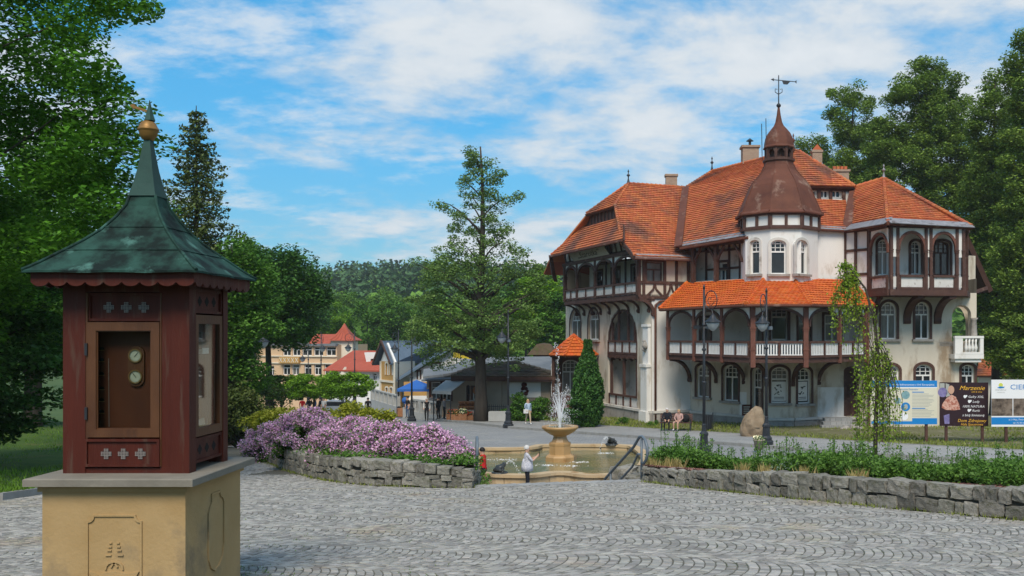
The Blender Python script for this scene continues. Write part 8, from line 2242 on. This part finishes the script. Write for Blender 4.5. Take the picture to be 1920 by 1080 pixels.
    cen = np.array([p_.center[:] for p_ in me.polygons]); t = np.clip(((cen[:, None] - A_) * D).sum(2) / L2, 0, 1); dist = np.linalg.norm(cen[:, None] - (A_ + t[..., None] * D), axis=2)
    near_ = dist.argmin(1); me.polygons.foreach_set('material_index', [keys.index(segs[i][2]) for i in near_]); me.update()
    link('body', me, root)
    def build_local(mb, name, m, smooth=True):
        me2 = mb.mesh(name, m, V((0, 0, 0)), smooth); return link(name, me2, root)
    hm = hair or HR_brown; g = MB(); c_ = (h0.lerp(h1, .62) - fw_ * .022) * s
    rows = 7; cols = 14; hv_ = []
    for i in range(rows + 1):
        th = (PI * .60) * i / rows
        for j in range(cols):
            an = 2 * PI * j / cols; lim = 1 - .32 * max(0, math.cos(an)) ** 2
            th2 = th * lim * (1.28 if longhair and math.cos(an) < .2 else 1); r = .106 * s
            hv_.append(c_ + hv * (r * math.cos(th2)) + (fw_ * math.cos(an) * .98 + sd_ * math.sin(an) * .90) * (r * math.sin(th2)))
    fs2 = [(i * cols + j, i * cols + (j + 1) % cols, (i + 1) * cols + (j + 1) % cols, (i + 1) * cols + j) for i in range(rows) for j in range(cols)]
    g.add(hv_, fs2); build_local(g, 'hair', hm)
    if longhair:
        g = MB(); g.tube([c_ - fw_ * .09 * s, c_ - fw_ * .115 * s - hv * .12 * s, c_ - fw_ * .10 * s - hv * .26 * s], [.08 * s, .075 * s, .03 * s], 8); build_local(g, 'long_hair', hm)
    g = MB()
    for sg in (-1, 1): g.ball((h0 + fw_ * .083 + sd_ * sg * .032 + hv * .058) * s, .009 * s, 5)
    build_local(g, 'eyes', M_black)
    if skirt:
        g = MB(); p_ = J['bel'] * s; g.lathe([(r * s, z * s - p_.z) for r, z in skirt], p_, 16); build_local(g, 'loose_hem', cl['top'])
    return root, J, s
def addl(root, mb, name, m): return link(name, mb.mesh(name, m, V((0, 0, 0)), True), root)
PH = {'elR': (.20, .16, 1.16), 'wrR': (.08, .34, 1.30), 'elL': (-.20, .16, 1.16), 'wrL': (-.06, .34, 1.28)}
z_ = low_z(30.8)
fwv = XY(988, 30.8)
r, J, s = person((fwv.x, fwv.y, z_), math.radians(-78), 1.64, 'white haired woman in a patterned blouse photographing the fountain with a phone', dict(top=C_white, bottom=C_navy, sleeve=C_white, fore=M_skin), PH, HR_white, stout=1.35, skirt=[(.15, 1.22), (.185, 1.10), (.21, .95), (.205, .80), (.15, .80)])
ph = thing('phone', r.matrix_world @ (V((0.01, .44, 1.38)) * s), 'black phone held up by the white haired woman', 'phone'); R_ = Matrix.Rotation(math.radians(-78), 3, 'Z'); c_ = V((fwv.x, fwv.y, z_)) + R_ @ (V((0.01, .43, 1.38)) * s)
ph.location = c_; BASE[ph] = c_; g = MB(); g.box(c_, (.085, .012, .17), math.radians(-78)); g.build('case', M_black, ph); g = MB(); g.box(c_ + R_ @ V((0, -.008, 0)), (.075, .003, .155), math.radians(-78)); g.build('screen', M_glass, ph)
# woman in red leaning on the pool rim, arm stretched to the lilac side
lean = dict(pel=(0, -.05, .80), bel=(0, .02, .95), che=(0, .02, 1.14), nek=(0, .03, 1.30), hdb=(0, .05, 1.39), hdt=(0, .06, 1.49), hpL=(-.09, -.03, .75), hpR=(.09, -.03, .75), knL=(-.10, .26, .50), knR=(.12, .22, .47), anL=(-.10, .36, .09), anR=(.13, .30, .09), toL=(-.10, .50, .035), toR=(.13, .45, .035),
            shL=(-.17, .02, 1.25), shR=(.17, .02, 1.25), elL=(-.30, .20, 1.06), wrL=(-.28, .44, 1.16), elR=(.24, .14, .98), wrR=(.14, .36, .92))
p = XY(906, 31.15); person((p.x, p.y, low_z(31)), math.radians(75), 1.66, 'dark haired woman in a red top leaning on the pool rim', dict(top=C_red, bottom=C_black, sleeve=M_skin, fore=M_skin), lean, HR_dark, longhair=False)
walk = dict(knL=(-.10, .16, .50), anL=(-.10, .22, .10), toL=(-.11, .37, .06), knR=(.10, -.02, .49), anR=(.10, -.22, .13), toR=(.11, -.10, .04), elL=(-.23, -.10, 1.12), wrL=(-.22, -.04, .90), elR=(.22, .03, 1.10), wrR=(.20, .20, .98))
p = XY(990, 61); r, J, s = person((p.x, p.y, low_z(61) + .1), math.radians(205), 1.68, 'woman in a light blue jacket and beige trousers walking on the pavement', dict(top=C_lblue, bottom=C_beige, sleeve=C_lblue, fore=C_lblue, shoe=C_shoe), walk, HR_blond, longhair=True)
bag = thing('handbag', (p.x - .12, p.y - .28, low_z(61) + .85), 'white shoulder bag carried by the walking woman', 'bag'); g = MB(); g.box((p.x - .12, p.y - .28, low_z(61) + .98), (.30, .12, .26), .3); g.build('bag_body', C_shoe, bag); g = MB(); g.tube([(p.x - .2, p.y - .28, low_z(61) + 1.1), (p.x - .08, p.y - .12, low_z(61) + 1.46), (p.x + .02, p.y - .28, low_z(61) + 1.1)], .012, 5); g.build('strap', C_black, bag)
p = XY(800, 67); person((p.x, p.y, low_z(67)), math.radians(185), 1.72, 'white haired man in a dark waistcoat walking on the road', dict(top=C_black, bottom=C_black, sleeve=C_cream, fore=C_cream), walk, HR_white)
p = XY(764, 76); person((p.x, p.y, low_z(76) + .05), math.radians(140), 1.76, 'man in a dark top and jeans standing by the market tent', dict(top=C_black, bottom=C_jean, fore=M_skin), None, HR_dark)
p = XY(822, 70.5); person((p.x, p.y, low_z(70.5) + .05), math.radians(60), 1.75, 'man in dark clothes at the shop awning, left one', dict(top=C_black, bottom=C_black, fore=C_black), None, HR_dark)
p = XY(833, 71); person((p.x, p.y, low_z(71) + .05), math.radians(-60), 1.72, 'person in a grey jacket at the shop awning, right one', dict(top=C_grey, bottom=C_black, fore=C_grey), None, HR_brown)
p = XY(810, 78); person((p.x, p.y, low_z(78) + .3), math.radians(180), 1.70, 'stall keeper in a grey shirt behind the balustrade', dict(top=C_grey, bottom=C_black), None, HR_brown)
p = XY(690, 74); person((p.x, p.y, low_z(74)), math.radians(20), 1.74, 'person in black walking just right of the clipped maples', dict(top=C_black, bottom=C_black, fore=C_black), walk, HR_dark)
for i, (px_, d2, lb, cl_x, hr) in enumerate(((567, 78, 'person in a white and red outfit under the clipped maples', dict(top=C_red, bottom=C_shoe), HR_brown), (580, 82, 'person in black under the clipped maples, beside the one in red', dict(top=C_black, bottom=C_black), HR_dark), (590, 80, 'person in blue denim under the middle clipped maple', dict(top=C_jean, bottom=C_jean), HR_brown), (600, 83, 'person in navy under the middle clipped maple', dict(top=C_navy, bottom=C_navy), HR_dark), (607, 81, 'person in a pale shirt under the rightmost clipped maple', dict(top=C_cream, bottom=C_grey), HR_blond), (512, 72, 'person in navy at the far left under the clipped maples', dict(top=C_navy, bottom=C_black), HR_dark))):
    p = XY(px_, d2); person((p.x, p.y, ground(p.x, p.y)), math.radians(40 * i), 1.7, lb, cl_x, walk if i % 2 else None, hr, group='strollers in the street', sub=1)
# the couple on the bench
def sit(lx=0.0): return dict(pel=(0, 0, .53), bel=(0, .0, .68), che=(0, .02, .88), nek=(0, .05, 1.03), hdb=(0, .08, 1.12), hdt=(0, .09, 1.22), hpL=(-.10, .03, .52), hpR=(.10, .03, .52), knL=(-.13 + lx, .46, .50), knR=(.13 + lx, .46, .50), anL=(-.13 + lx, .44, .09), anR=(.14 + lx, .40, .09), toL=(-.14 + lx, .58, .035), toR=(.15 + lx, .55, .035),
                         shL=(-.19, .02, .98), shR=(.19, .02, .98), elL=(-.26, .12, .74), wrL=(-.14, .34, .62), elR=(.26, .12, .74), wrR=(.12, .34, .62))
R8 = Matrix.Rotation(math.radians(-8), 3, 'Z')
c_ = bp + R8 @ V((-.52, -.22, 0)); person(c_, math.radians(172), 1.74, 'elderly man in a navy jacket sitting on the park bench', dict(top=C_navy, bottom=C_black, fore=C_navy), sit(), HR_white, stout=1.3)
c_ = bp + R8 @ V((.18, -.22, 0)); person(c_, math.radians(160), 1.64, 'blond woman in a dusty pink coat sitting on the park bench', dict(top=C_pink, bottom=C_pink, fore=C_pink, shin=M_skin, shoe=C_shoe), sit(.1), HR_blond, stout=1.2, longhair=True)
bk_ = bp + R8 @ V((.58, -.2, .46)); r = thing('rucksack', bk_, 'black rucksack on the bench beside the blond woman', 'bag'); g = MB(); g.ball(bk_ + V((0, 0, .22)), .22, 8, sc=(1, .7, 1.2)); g.build('bag_body', C_black, r, smooth=True); g = MB(); g.tube([bk_ + V((-.1, -.1, .3)), bk_ + V((0, -.22, .2)), bk_ + V((-.1, -.16, .05))], .02, 5); g.build('strap', C_black, r)
